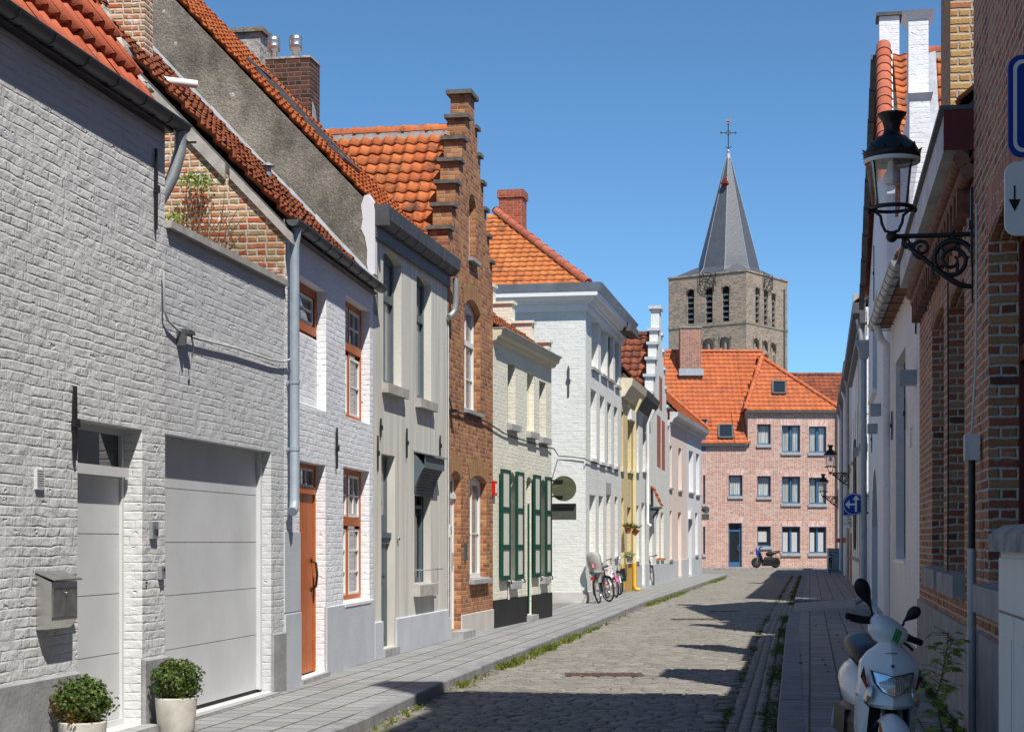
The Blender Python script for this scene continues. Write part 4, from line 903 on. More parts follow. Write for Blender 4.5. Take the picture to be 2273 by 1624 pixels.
# ---- 5: cream house with green shutters
F5 = Fr(-.33, 29.44, .79, 34.2); L5 = F5.L
h5 = F5.root('shuttered_house', 'cream painted brick house with dark green shutters and black plinth', 'house')
u1 = F5.hole(1127, 1144, (1143.6, 809), (1144, 943)); u2 = F5.hole(1170, 1185, (1185, 830), (1185, 960)); u3 = F5.hole(1197, 1212, (1212, 850), (1212, 972))
ga = F5.hole(1128, 1144, (1144, 1049), (1144, 1287), .1); gd = F5.hole(1168.5, 1180, (1180, 1058), .22, .1); gc = F5.hole(1200, 1211, (1208, 1064), (1208, 1278), .1)
m = MB(); wall(m, [(0, L5, 0, 5.2)], [u1, u2, u3, ga, gd, gc], .14); m.build('wall', M['cream_paint'], h5)
shell(h5, L5, 5.5, 5.1, M['cream_paint'], .0)
eave_roof(h5, L5, 5.24, .12, .70, 3.2, M['tile_old'], .05, L5 - .26, seed=31, tw=.2, th=.25)
m = MB(); wall(m, [(-.35, 0, 4.9, 5.55), (-.75, -.35, 4.9, 5.95), (-1.15, -.75, 4.9, 6.35), (-1.6, -1.15, 4.9, 6.7), (-5, -1.6, 4.9, 7.1)], [], .1, .25)
for a, b, z in ((-.35, .03, 5.55), (-.75, -.31, 5.95), (-1.15, -.71, 6.35), (-1.6, -1.11, 6.7)): m.box(a, b, -.04, .29, z + .002, z + .05)
m.xform(Matrix.Translation((L5 - .25, 0, 0)) @ Matrix.Rotation(RD(-90), 4, 'Z')); m.build('stepped_parapet', M['cream_paint'], h5)
m = MB(); m.prism([(-.02, .0, 5.06), (-.02, -.07, 5.08), (-.02, -.09, 5.13), (-.02, -.15, 5.16), (-.02, -.16, 5.22), (-.02, -.19, 5.26), (-.02, .0, 5.28)], (L5 + .06, 0, 0)); m.build('cornice', M['cream_wood'], h5)
m = MB(); m.box(-.03, L5 + .05, -.21, -.02, 5.265, 5.29); m.build('gutter', M['zinc'], h5)
plinth(h5, [(0.0, gd[0]), (gd[1], L5 - .002)], .58, M['black_paint'], .02, slope=.006)
for h in (u1, u3):
    f_ = window(h5, h, .14, M['green_wood'], M['glass'], .07, trans=[(.7, .06)]); do_sill(f_, h[0], h[1], h[2], M['blue_stone'], .10, .13, .08, .14)
f_ = window(h5, u2, .10, M['cream_wood'], M['cream_paint'], .03); do_sill(f_, u2[0], u2[1], u2[2], M['blue_stone'], .10, .13, .08, .1)
for h in (ga, gc):
    f_ = window(h5, h, .14, M['white'], M['glass_white'], .07, trans=[(.7, .06)], arch=.06); do_sill(f_, h[0], h[1], h[2], M['blue_stone'], .10, .14, .08, .14)
a, b, c, d = gd[:4]; m = MB(); m.box(a, a + .06, .14, .2, c, d); m.box(b - .06, b, .14, .2, c, d); m.box(a + .06, b - .06, .14, .2, d - .12, d); m.box(a + .06, b - .06, .13, .2, c + 2.0, c + 2.08); m.box(a + .06, b - .06, .15, .19, c, c + 2.0)
df = m.build('door', M['green_wood'], h5); m = MB(); m.box(a + .06, b - .06, .16, .165, c + 2.08, d - .12); m.build('pane', M['glass'], df)
m = MB(); m.box(a - .05, b + .1, -.12, .14, 0, .216); m.build('step', M['blue_stone'], h5)
for xl, xr in ((1113.5, 1132.5), (1146.5, 1162.5), (1185.5, 1200), (1212, 1224)):
    a, b = F5.u(xl, -.06), F5.u(xr, -.06); z0, z1 = ga[2] + .02, ga[3] + .02; m = MB(); y0, y1 = -.075, -.035; w = .085
    m.box(a, a + w, y0, y1, z0, z1); m.box(b - w, b, y0, y1, z0, z1)
    zz = [z0 + (z1 - z0) * q for q in (0, .30, .64, 1)]
    for i, z in enumerate(zz): m.box(a + w, b - w, y0, y1, max(z0, z - w * .5 if i else z0), min(z1, z + w * .5 if i else z0 + w))
    s_ = m.build('shutter', M['green_wood'], h5); m = MB(); 
    for z0_, z1_ in zip(zz, zz[1:]):
        m.box(a + w * .9, b - w * .9, y0 + .014, y1 - .008, z0_ + .03, z1_ - .03)
    m.build('panel', M['shutter_panel'], s_)
    m = MB(); m.tube([(b - .04, -.08, z0 - .0), (b - .04, -.1, z0 - .06), (b, -.05, z0 - .07)], .012, 5); m.build('catch', M['black_iron'], s_)
m = MB(); u, z = F5.uz(1129, 1330, -.03); m.box(u, u + .09, -.03, -.021, z, z + .2); m.build('plinth_marker', M['offwhite'], h5)
u, z = F5.uz(1097.5, 1083, -.05); t_ = thing('alarm_box', 'small red and white alarm box at the corner of the cream house', 'alarm box', F5.world(u, 0, z - .12), F5.ang)
m = MB(); m.box(0, .16, -.06, 0, 0, .24); m.build('housing', M['red'], t_); m = MB(); m.box(.03, .13, -.064, -.06, .04, .2); m.build('label_plate', M['sign_white'], t_)
m = MB(); u, z = F5.uz(1173, 1095, -.03); m.tube([(u, -.03, .24), (u, -.03, 2.3)], .02, 6); m.build('drainpipe', M['green_wood'], h5)
for px, py in ((1120, 962), (1150, 973), (1190, 985), (1215, 992)): u, z = F5.uz(px, py, -.03); pts.append(F5.world(u, -.03, z))
# ---- road signs seen from behind on the corner of the cream house
Ps = F5.world(L5 - .04, 0, 0); t_ = thing('traffic_sign', 'backs of a round and an oblong olive sign bracketed on the cream house corner', 'traffic sign', (Ps.x, Ps.y, 0), F5.ang)
def sgn(px, py): Y = Ps.y; X = (px - CX) / F * Y; P = Vector((X, Y)) - Ps.xy; return P.dot(F5.i), CAMZ - (py - HY) / F * Y
y, z = sgn(1253, 1084); r = 28 / F * Ps.y; m = MB(); m.lathe([(0, -.012), (r - .012, -.012), (r, -.02), (r, .006), (0, .008)], (0, y, z), 32, 'x', False); m.build('round_plate', M['sign_back'], t_)
for dz in (.62, -.62): m = MB(); m.bar((-.03, y * .95, z + r * dz), (-.03, .0, z + r * dz), .03, .035); m.build('bracket', M['black_iron'], t_)
y0, z1 = sgn(1226, 1117); y1, z0 = sgn(1281.5, 1153); m = MB(); m.box(-.012, .012, y0, y1, z0, z1); m.box(-.03, -.011, y0, y1, z0, z0 + .02); m.box(-.03, -.011, y0, y1, z1 - .02, z1); m.build('oblong_plate', M['sign_back2'], t_)
m = MB(); m.bar((-.035, y1 * .95, z1 - .07), (-.035, 0, z1 - .07), .03, .03); m.build('bracket', M['black_iron'], t_)

# ---- 6: white corner house beyond the side lane
F6 = Fr(1.8, 41.7, 3.14, 49); L6 = F6.L
h6 = F6.root('corner_house', 'tall white corner house with deep white cornice and hipped tile roof', 'house')
T = [F6.hole(1313, 1328, (1328, 713), (1313, 812)), F6.hole(1334, 1347, (1347, 735), (1334, 827)), F6.hole(1350, 1361, (1361, 748), (1361, 846)), F6.hole(1365.5, 1374, (1374, 761), (1374, 858))]
Q = [F6.hole(1311, 1324, (1324, 869), (1311, 1015)), F6.hole(1331.5, 1342, (1342, 882), (1331, 1023)), F6.hole(1348, 1357, (1357, 897), (1357, 1030)), F6.hole(1363, 1371, (1371, 906), (1371, 1036))]
G = [F6.hole(1308.5, 1322, (1322, 1099.5), (1310, 1250)), F6.hole(1329, 1339, (1339, 1101), (1330, 1249)), F6.hole(1346, 1355, (1355, 1098), .16), F6.hole(1364.5, 1371, (1371, 1103), (1371, 1232))]
m = MB(); wall(m, [(0, L6, 0, 7.5)], T + Q + G, .16); m.poly([(0, 9, 0), (0, 0, 0), (0, 0, 7.5), (0, 9, 7.5)]); m.poly([(L6, 0, 0), (L6, 9, 0), (L6, 9, 7.5), (L6, 0, 7.5)]); m.build('wall', M['white_paint2'], h6)
m = MB(); m.mesh([(-.02, 9, 0), (-.02, -.02, 0), (L6, -.02, 0), (-.02, 9, .36), (-.02, -.02, .36), (L6, -.02, .36), (0, 9, .37), (0, 0, .37), (L6, 0, .37)], [(0, 1, 4, 3), (1, 2, 5, 4), (3, 4, 7, 6), (4, 5, 8, 7)]); m.build('plinth', M['plinth_stone'], h6)
m = MB()
m.box(-.06, L6 + .06, -.06, 9, 7.22, 7.40); m.box(-.14, L6 + .1, -.14, 9, 7.401, 7.46); k = .33
m.taper(-.2, L6 + .2, -.2, 9, 7.461, 7.56, .06, .06); m.box(-k, L6 + k, -k, 9.1, 7.561, 7.68); m.build('cornice', M['white'], h6)
m = MB(); m.taper(-k - .02, L6 + k, -k - .02, 9.1, 7.681, 7.86, .10, .10); m.build('gutter', M['cornice_white'], h6)
m = MB(); m.box(L6 - 1.5, L6 + k + .04, -k - .125, -.05, 7.45, 7.67); m.build('cornice_end', M['cornice_dark'], h6)
e = .06; half = 2.75; zr = 7.86; tq = .84; cc = 1 / math.hypot(1, tq); run = half + e; Hh = run / cc; W = 2 * run
m = MB(); pantiles(m, (-e, 2 * half + e, zr), (0, -1, 0), (cc, 0, tq * cc), W, Hh, lambda s, t: abs(s - W / 2) < W / 2 * (1 - t / Hh) + .12, .2, .225, .02, .03, 6, .005, 41); r6 = m.build('roof', M['tile_flat'], h6)
zt = zr + run * tq
m = MB(); m.poly([(-e, -e, zr), (L6 + e, -e, zr), (L6 - half, half, zt), (half, half, zt)]); m.poly([(-e, 2 * half + e, zr - .03), (-e, -e, zr - .03), (half, half, zt - .03)]); m.poly([(L6 + e, 2 * half + e, zr), (-e, 2 * half + e, zr), (half, half, zt), (L6 - half, half, zt)]); m.poly([(L6 + e, -e, zr), (L6 + e, 2 * half + e, zr), (L6 - half, half, zt)]); m.build('roof_slope', M['tile_flat'], r6)
m = MB(); ridge(m, (-e, -e, zr + .04), (half, half, zt + .05), .11, .36); ridge(m, (half, half, zt + .05), (L6 - half, half, zt + .05), .11, .36); m.build('ridge_tiles', M['moulded'], r6)
cx_, cy_ = loc(F6, 1138, 45.6); chimney(h6, cx_, cy_, 8.5, F6.z(1138, 443, cy_), .64, .64, M['red_brick'], False, None, .04)
for i, hs in enumerate((T, Q, G)):
    for j, h in enumerate(hs):
        if i == 2 and j == 2: continue
        sun = j < 2; yw = .16 if sun else .10  # first two bays have white frames, the others dark brown ones
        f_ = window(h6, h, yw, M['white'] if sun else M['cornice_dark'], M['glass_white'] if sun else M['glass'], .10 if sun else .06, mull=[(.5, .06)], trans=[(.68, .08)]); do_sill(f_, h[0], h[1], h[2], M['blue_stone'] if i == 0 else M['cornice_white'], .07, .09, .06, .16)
a, b, c, d = G[2][:4]; m = MB(); m.box(a, b, .17, .22, c, d); df = m.build('door', M['orange_wood'], h6); m = MB(); m.box(b - .2, b - .15, .13, .17, c + 1, c + 1.1); m.build('handle', M['chrome'], df)
m = MB(); m.box(a - .1, b + .1, -.006, .0, d + .001, d + .32); m.build('lintel', M['blue_stone'], df); m = MB(); m.box(a, b, -.1, .16, 0, .156); m.build('step', M['blue_stone'], h6)
P = loc(F6, 1265, 42.0); m = MB(); y = P[1]; z0, z1 = F6.z(1265, 881, y), F6.z(1265, 812, y); m.prism([(-.01, y - .02, z0), (-.01, y + .02, z0), (-.01, y + .03, z1 - .1), (-.01, y, z1), (-.01, y - .03, z1 - .1)], (-.02, 0, 0)); m.box(-.04, -.0, y - .05, y + .05, (z0 + z1) / 2 - .04, (z0 + z1) / 2 + .04); m.build('wall_anchor', M['zinc_dark'], h6)
pts.append(F5.world(L5 + .02, -.05, F5.z(1222, 995)))
for px, py in ((1240, 1012), (1270, 1014), (1298, 1018)): Y = 41.75 + (1300 - px) / F * 41.7 * .18; pts.append(Vector(((px - CX) / F * (Y - .1), Y - .1, CAMZ - (py - HY) / F * Y)))
for px, py in ((1302, 1020), (1330, 1030), (1372, 1045)): u, z = F6.uz(px, py, -.04); pts.append(F6.world(u, -.04, z))
cable_thing('wall_cable', 'thin dark cable running along brown, cream and white corner house fronts', pts, .012, 'cable_dark')
# ---- 7: yellow house, 8: narrow white house
F7 = Fr(3.14, 49, 3.86, 53); L7 = F7.L
h7 = F7.root('yellow_house', 'small yellow painted brick house with ochre plinth', 'house')
ya = F7.hole(1378, 1383.5, (1383, 914), (1383, 1040)); yb = F7.hole(1393.5, 1401.5, (1401, 934), (1401, 1044)); yd = F7.hole(1376.5, 1384.5, (1384, 1106), .2); yc = F7.hole(1392.5, 1400.5, (1400, 1126), (1400, 1242))
m = MB(); wall(m, [(0, L7, 0, 6.2)], [ya, yb, yd, yc], .16); m.build('wall', M['yellow_paint'], h7); shell(h7, L7, 5, 6.1, M['yellow_paint'])
plinth(h7, [(0, yd[0]), (yd[1], L7 - .002)], .93, M['ochre'], .02, slope=.004)
m = MB(); m.prism([(0, 0, 5.75), (0, -.1, 5.78), (0, -.2, 5.95), (0, -.3, 6.08), (0, -.34, 6.28), (0, 0, 6.3)], (L7 - .05, 0, 0)); m.build('cornice', M['cream_wood'], h7)
eave_roof(h7, L7, 6.3, .25, 1.0, 3, M['tile_dark'], 0, L7, seed=51)
for h in (ya, yb, yc): f_ = window(h7, h, .16, M['orange_wood'] if h is ya else M['white'], M['glass'] if h is not yb else M['glass_white'], .07); do_sill(f_, h[0], h[1], h[2], M['cream_wood'], .07, .1, .06, .16)
m = MB(); m.box(yb[0] - .1, yb[1] + .1, -.12, .05, yb[3] - .02, yb[3] + .28); m.build('blind_box', M['white'], h7)
a, b, c, d = yd[:4]; m = MB(); m.box(a, b, .17, .21, c, d); df = m.build('door', M['cream_wood'], h7); m = MB(); m.box(b - .2, b - .15, .13, .17, c + 1, c + 1.1); m.build('handle', M['chrome'], df)
m = MB(); m.box(a, b, -.05, .16, 0, .196); m.build('step', M['blue_stone'], h7)
up = F7.u(1408, -.08); downpipe(h7, [(up, -.28, 5.9), (up, -.08, 5.5), (up, -.08, .95)], .065, 'cream_gloss', straps=()); downpipe(h7, [(up, -.08, .95), (up, -.08, .25), (up, -.12, .16), (up, -.26, .13)], .066, 'yellow_gloss', 'pipe_foot')
F8 = Fr(3.86, 53, 4.62, 57.5); L8 = F8.L
h8 = F8.root('narrow_white_house', 'narrow white house with dark cornice between yellow house and stepped gable', 'house')
na = F8.hole(1412.5, 1417.5, (1417, 913), (1417, 1042)); nb = F8.hole(1426.5, 1434, (1434, 925), (1434, 1042)); nd = F8.hole(1412.5, 1418, (1418, 1122), (1418, 1236)); nc = F8.hole(1424, 1431, (1431, 1116), .2)
m = MB(); wall(m, [(0, L8, 0, 6.1)], [na, nb, nc, nd], .16); m.build('wall', M['white_paint2'], h8); shell(h8, L8, 5, 6.0, M['white_paint2'])
plinth(h8, [(0, nc[0]), (nc[1], L8 - .002)], .86, M['plinth_pale'], .02, slope=.004)
m = MB(); m.prism([(0, 0, 5.75), (0, -.12, 5.8), (0, -.2, 5.95), (0, -.32, 6.1), (0, -.36, 6.3), (0, 0, 6.3)], (L8, 0, 0)); m.build('cornice', M['cornice_dark'], h8)
eave_roof(h8, L8, 6.3, .25, 1.0, 3, M['tile_dark'], 0, L8, seed=52)
for h in (na, nb, nd): f_ = window(h8, h, .16, M['white'], M['glass'], .06); do_sill(f_, h[0], h[1], h[2], M['white'], .08, .12, .06, .16)
a, b, c, d = nc[:4]; m = MB(); m.box(a, b, .17, .21, c, d); df = m.build('door', M['white'], h8); m = MB(); m.box(b - .2, b - .15, .13, .17, c + 1, c + 1.1); m.build('handle', M['chrome'], df)
up = F8.u(1436.5, -.08); downpipe(h8, [(up, -.3, 5.9), (up, -.1, 5.5), (up, -.08, 2.2), (up, -.2, 2.1)], .06, 'white')
# ---- 9: white stepped gable house
F9 = Fr(4.62, 57.5, 6.1, 66); L9 = F9.L; c9 = L9 / 2
h9 = F9.root('stepped_gable_house', 'wide white house with stepped gable and red brick recessed arches', 'house')
st9 = [(3.9, 6.0), (3.3, 6.65), (2.7, 7.3), (2.1, 7.95), (1.5, 8.55), (.95, 9.1), (.38, 9.95)]
o9 = [F9.hole(1458.5, 1466, (1463, 925), (1463, 1035), .25), F9.hole(1469, 1475.5, (1472, 936), (1472, 1041), .25), F9.hole(1463.5, 1469.5, (1466, 838), (1466, 908), .3), F9.hole(1457, 1463, (1463, 1136), (1463, 1237)), F9.hole(1467, 1473, (1473, 1138), (1473, 1237)), F9.hole(1441, 1448, (1447, 1120), .16)]
m = MB(); wall(m, [(0, L9, 0, 5.4)] + [(c9 - w, c9 + w, 5.3, z) for w, z in st9], o9, .16, .3); m.build('wall', M['white_paint2'], h9); shell(h9, L9, 5, 5.4, M['white_paint2'], .3)
m = MB()
for i, (w, z) in enumerate(st9):
    wn_ = st9[i + 1][0] if i + 1 < len(st9) else 0
    if wn_: caps(h9, [(c9 - w - .08, c9 - wn_ - .003, -.06, .36, z + .002, z + .1), (c9 + wn_ + .003, c9 + w + .08, -.06, .36, z + .002, z + .1)], M['cornice_white'])
    else: caps(h9, [(c9 - w - .1, c9 + w + .1, -.08, .38, z + .002, z + .12)], M['cornice_white'])
s9 = .98; cc = 1 / math.hypot(1, s9); m = MB(); pantiles(m, (.3, 6.5, 9.05 - (c9 - .3) * s9), (0, -1, 0), (cc, 0, s9 * cc), 6.2, (c9 - .3) / cc, None, .28, .36, .05, .05, 6, .01, 55); r9 = m.build('roof', M['tile_dark'], h9)
m = MB(); m.poly([(c9, .3, 9.03), (c9, 6.5, 9.03), (L9, 6.5, 5), (L9, .3, 5)]); m.poly([(.2, .32, 4.9), (.2, 6.5, 4.9), (c9, 6.5, 9.0), (c9, .32, 9.0)]); m.build('roof_slope', M['tile_dark'], r9); m = MB(); ridge(m, (c9, 6.5, 9.08), (c9, .32, 9.08), .13, .4); m.build('ridge_tiles', M['tile_dark'], r9)
for h in o9[:3]: m = MB(); m.box(h[0] - .03, h[1] + .03, -.004, .02, h[2] - .03, h[3] + .03); m.build('brick_recess', M['red_brick'], h9)
for h in o9[3:5]: f_ = window(h9, h, .16, M['white'], M['glass_white'], .08); do_sill(f_, h[0], h[1], h[2], M['ceramic'], .07, .08, .06, .16)
a, b, c, d = o9[5][:4]; m = MB(); m.box(a, b, .17, .21, c, d); m.build('door', M['white'], h9)
u0, z1 = F9.uz(1444, 1078, -.0); u1_, z0 = F9.uz(1455, 1122, -.0); m = MB(); q = .75 / .65; cc = .65 / math.hypot(.65, .75); pantiles(m, (u0 - .1, -.32, z0 - .05), (1, 0, 0), (0, .42, .9), 1.0, .75, None, .2, .2, .03, .03, 6, .004, 9); m.build('canopy', M['tile_far'], h9)
m = MB(); m.box(u0 - .1, u0 + .9, -.32, 0, z0 - .12, z0 - .07); m.prism([(u0 - .05, -.26, z0 - .12), (u0 - .05, 0, z0 - .12), (u0 - .05, 0, z0 - .5)], (.05, 0, 0)); m.prism([(u0 + .8, -.26, z0 - .12), (u0 + .8, 0, z0 - .12), (u0 + .8, 0, z0 - .5)], (.05, 0, 0)); m.build('canopy_frame', M['grey_wood'], h9)
plinth(h9, [(0, o9[5][0]), (o9[5][1], L9)], .8, M['plinth_pale'], .02, slope=.004)
# ---- 10, 11: pale pink and pale white houses
F10 = Fr(6.1, 66, 8.55, 77); L10 = F10.L; um = F10.u(1524)
h10 = F10.root('pink_house', 'pale pink rendered house with flaking plaster', 'house')
Fz = F10.z
p1 = [F10.hole(1485, 1491.5, (1491, 990), (1490, 1082)), F10.hole(1506, 1513, (1513, 996), (1510, 1087)), F10.hole(1485, 1491.5, (1491, 1133), (1488, 1240)), F10.hole(1505, 1512.5, (1512, 1137), .2)]
m = MB(); wall(m, [(0, um, 0, 6.4)], p1, .2); m.build('wall', M['pink_render'], h10); plinth(h10, [(0, p1[3][0]), (p1[3][1], um - .003)], .85, M['plinth_pale'], .02, slope=.004)
for h in p1[:3]: f_ = window(h10, h, .2, M['offwhite'], M['glass_blind'], .08); do_sill(f_, h[0], h[1], h[2], M['blue_stone'], .07, .09, .06, .2)
a, b, c, d = p1[3][:4]; m = MB(); m.box(a, b, .2, .24, c, d); m.build('door', M['offwhite'], h10)
m = MB(); m.poly([(0, 6, 0), (0, 0, 0), (0, 0, 6.3), (0, 6, 6.3)]); m.build('side_wall', M['pink_render'], h10)
g_ = [(0, .0, 6.2), (0, -.1, 6.22), (0, -.16, 6.36), (0, -.3, 6.44), (0, -.34, 6.6), (0, .0, 6.62)]
m = MB(); m.prism(g_, (um - .002, 0, 0)); m.build('cornice', M['cornice_white'], h10)
eave_roof(h10, um, 6.6, .28, .95, 2.6, M['tile_far'], 0, um - .01, .24, .3, seed=61)
h11 = thing('pale_house', 'pale bluish white rendered house at the far left street corner', 'house', F10.world(um, 0), F10.ang)
F11 = Fr(*F10.world(um, 0).xy, 8.55, 77); L11 = F11.L
p2 = [F11.hole(1529, 1539, (1537, 1002), (1535, 1092)), F11.hole(1545, 1552.5, (1552, 1008), (1550, 1097)), F11.hole(1528, 1535.5, (1534, 1136), .2), F11.hole(1543, 1549, (1549, 1138), (1548, 1230))]
m = MB(); wall(m, [(0, L11, 0, 6.4)], p2, .2); m.poly([(L11, 0, 0), (L11, 6, 0), (L11, 6, 6.4), (L11, 0, 6.4)]); m.poly([(L11, 6, 0), (0, 6, 0), (0, 6, 6.4), (L11, 6, 6.4)]); m.build('wall', M['pale_render'], h11); plinth(h11, [(0, p2[2][0]), (p2[2][1], L11)], .9, M['plinth_pale'], .02, slope=.004)
for h in (p2[0], p2[1], p2[3]): f_ = window(h11, h, .2, M['white'], M['glass_blind'], .08, mull=[(.5, .06)]); do_sill(f_, h[0], h[1], h[2], M['blue_stone'], .07, .09, .06, .2)
a, b, c, d = p2[2][:4]; m = MB(); m.box(a, b, .2, .24, c, d - .3); df = m.build('door', M['grey_wood'], h11); m = MB(); m.box(a - .05, b + .05, -.1, .1, d - .3, d); m.build('blind_box', M['white'], h11)
m = MB(); m.prism(g_, (L11 + .3, 0, 0)); m.build('cornice', M['cornice_white'], h11)
W = L11 + .2; Hh = 2.88 / .725; r_ = eave_roof(h11, W, 6.6, .28, .95, 2.6, M['tile_far'], .01, W, .24, .3, seed=62, inside=lambda s, t: s < W - t * .75, under=False)
m = MB(); m.poly([(W, -.28, 6.6), (W, 6, 6.6), (W - 2.7, 3, 9.0), (W - 2.7, 2.35, 9.05)]); m.poly([(0, -.28, 6.56), (W, -.28, 6.56), (W - 2.7, 2.35, 9.02), (0, 2.35, 9.02)]); m.build('roof_slope', M['tile_far'], r_)
m = MB(); ridge(m, (W, -.28, 6.66), (W - 2.7, 2.35, 9.1), .1, .4); m.build('ridge_tiles', M['tile_far'], r_)
Ps = F11.world(L11 - .1, 0, 0); t_ = thing('traffic_sign', 'small dark round and oblong sign backs on the far pale house corner', 'traffic sign', (Ps.x, Ps.y, 0), F11.ang)
y, z = sgn(1566.5, 1131); r = 8.2 / F * Ps.y
def sg2(px, py): X = (px - CX) / F * Ps.y; return (Vector((X, Ps.y)) - Ps.xy).dot(F11.i), CAMZ - (py - HY) / F * Ps.y
y, z = sg2(1566.5, 1131); m = MB(); m.lathe([(0, -.02), (r, -.02), (r, .01), (0, .012)], (0, y, z), 24, 'x', False); m.build('round_plate', M['sign_back2'], t_); m = MB(); m.bar((-.03, 0, z), (-.03, y, z), .04, .04); m.build('bracket', M['black_iron'], t_)
y0, z1 = sg2(1558, 1140); y1, z0 = sg2(1574.5, 1153); m = MB(); m.box(-.02, .01, y0, y1, z0, z1); m.build('oblong_plate', M['sign_back2'], t_)
# pots on the yellow house
def hangpot(px, py, Y0, label, bucket=False, tilt=0):
    fr_ = F7; u, z = fr_.uz(px, py, -.14); t_ = thing('bucket_planter' if bucket else 'hanging_pot', label, 'plant pot', fr_.world(u, -.15, z - .1), fr_.ang); m = MB()
    m.lathe([(.07, 0), (.10, .18), (.115, .18), (.115, .20), (.09, .20), (.09, .16), (0, .16)], n=16)
    if tilt: m.xform(Matrix.Rotation(tilt, 4, 'X'))
    m.build('pot', M['zinc'] if bucket else M['ceramic'], t_); m = MB(); rg = random.Random(int(px))
    for i in range(70):
        p = Vector((rg.gauss(0, .06), rg.gauss(0, .05) - tilt * .1, .2)); d = Vector((rg.gauss(0, .1), rg.gauss(0, .1), rg.uniform(.04, .16))); s_ = d.cross(Vector((rg.random(), rg.random(), .1))).normalized() * .014; m.poly([p - s_, p + s_, p + d], False, (i + .5, px))
    m.build('foliage', M['leaf_box' if not bucket else 'leaf_shrub'], t_); m = MB(); m.box(-.01, .01, .0, .15, .2, .22); m.build('bracket', M['black_iron'], t_)
hangpot(1393, 1176, 52, 'upright terracotta pot hung on the yellow house wall'); hangpot(1406, 1179, 52.6, 'tilted terracotta pot hung beside the yellow downpipe', tilt=.5); hangpot(1397, 1240, 52, 'zinc bucket with pale flowers hung low on the yellow house', True)

# ================================================================== END OF THE STREET
F12 = Fr(10.2, 99, 18.95, 99); L12 = F12.L
h12 = F12.root('brick_house', 'large pink brick house with blue windows and orange roof closing the street', 'house')
xs = F12.u(1660)
A, B, C_ = (1681, 1711), (1735.7, 1776), (1795.7, 1834)
ho = []
for (l, r), t_, b_ in ((A, 941, 986), (B, 943.7, 1003), (C_, 946, 1004), ((1617.6, 1648), 1054, 1100), (A, 1056, 1101.6), (B, 1057, 1116.5), (C_, 1059.5, 1118), (A, 1167.6, 1212), (B, 1168, 1227), (C_, 1168.5, 1227), ((1561, 1565), 1054, 1118), ((1561, 1565), 1168, 1229)):
    ho.append(F12.hole(l, r, (l, t_), (l, b_)))
dd = F12.hole(1617, 1647, (1617, 1160), .12)
m = MB(); wall(m, [(0, L12, 0, 7.28), (xs, L12, 7.2, 9.15)], ho + [dd], .17)
m.poly([(xs, 5, 7.2), (xs, 0, 7.2), (xs, 0, 9.15), (xs, 5, 9.15)]); m.poly([(0, 8, 0), (0, 0, 0), (0, 0, 7.2), (0, 8, 7.2)]); m.poly([(L12, 0, 0), (L12, 8, 0), (L12, 8, 9.1), (L12, 0, 9.1)]); m.build('wall', M['pink_brick'], h12)
for i, h in enumerate(ho):
    two = (h[1] - h[0]) > .95
    f_ = window(h12, h, .17, M['blue_wood'], M['clear'] if i < 7 else M['glass'], .075, mull=[(.5, .10)] if two else [], lintel=None)
    m = MB(); m.box(h[0] - .06, h[1] + .06, -.09, .17, h[2] - .17, h[2] - .001); m.build('sill', M['blue_stone'], f_)
    do_lintel(f_, h[0], h[1], h[3], M['pink_soldier'], .34, .06, .006)
    W = h[1] - h[0]
    if i < 7:
        segs = [(h[0] + .03, h[0] + W * .40), (h[0] + W * .60, h[1] - .03)] if two else [(h[0] + .05, h[1] - .1)]
        if not two: segs = [(h[0] + .04, h[1] - .08)]
        for a, b in segs:
            m = MB(); n = 26
            for k in range(n):
                x0, x1 = a + (b - a) * k / n, a + (b - a) * (k + 1) / n; y0, y1 = .29 + .025 * math.sin(k * 1.45), .29 + .025 * math.sin((k + 1) * 1.45); m.poly([(x0, y0, h[2] + .08), (x1, y1, h[2] + .08), (x1, y1, h[3] - .07), (x0, y0, h[3] - .07)], True)
            m.build('curtain', M['curtain'], f_)
    elif i < 10:
        for a, b in ([(h[0] + .08, h[0] + W * .34), (h[0] + W * .56, h[0] + W * .86)] if two else [(h[0] + .08, h[0] + W * .72)]):
            m = MB(); m.box(a, b, .198, .203, h[2] + .08 + (0 if two else .18), h[2] + (h[3] - h[2]) * .78); m.build('blind', M['blind'], f_)
a, b, c, d = dd[:4]; m = MB(); y = .2; m.box(a, a + .09, y, y + .08, c, d - .02); m.box(b - .12, b, y, y + .08, c, d - .02); m.box(a + .09, b - .12, y, y + .08, c + 2.05, c + 2.15); m.box(a + .09, b - .12, y, y + .08, c, c + .28); m.box(a + .09, b - .12, y, y + .08, d - .08, d - .02)
df = m.build('door', M['blue_wood'], h12); m = MB(); m.box(a + .09, b - .12, y + .03, y + .04, c + .28, d - .08); m.build('pane', M['glass'], df)
m = MB(); m.tube([(b - .15, y - .01, c + .95), (b - .22, y - .07, c + 1.02), (b - .22, y - .07, c + 1.2), (b - .15, y - .01, c + 1.27)], .02, 6); m.build('handle', M['chrome'], df)
do_lintel(df, a, b, d, M['pink_soldier'], .34, .06, .006)
text('58', .22, M['black'], h12, (F12.u(1668), -.01, F12.z(1668, 1226)), (RD(90), 0, 0))
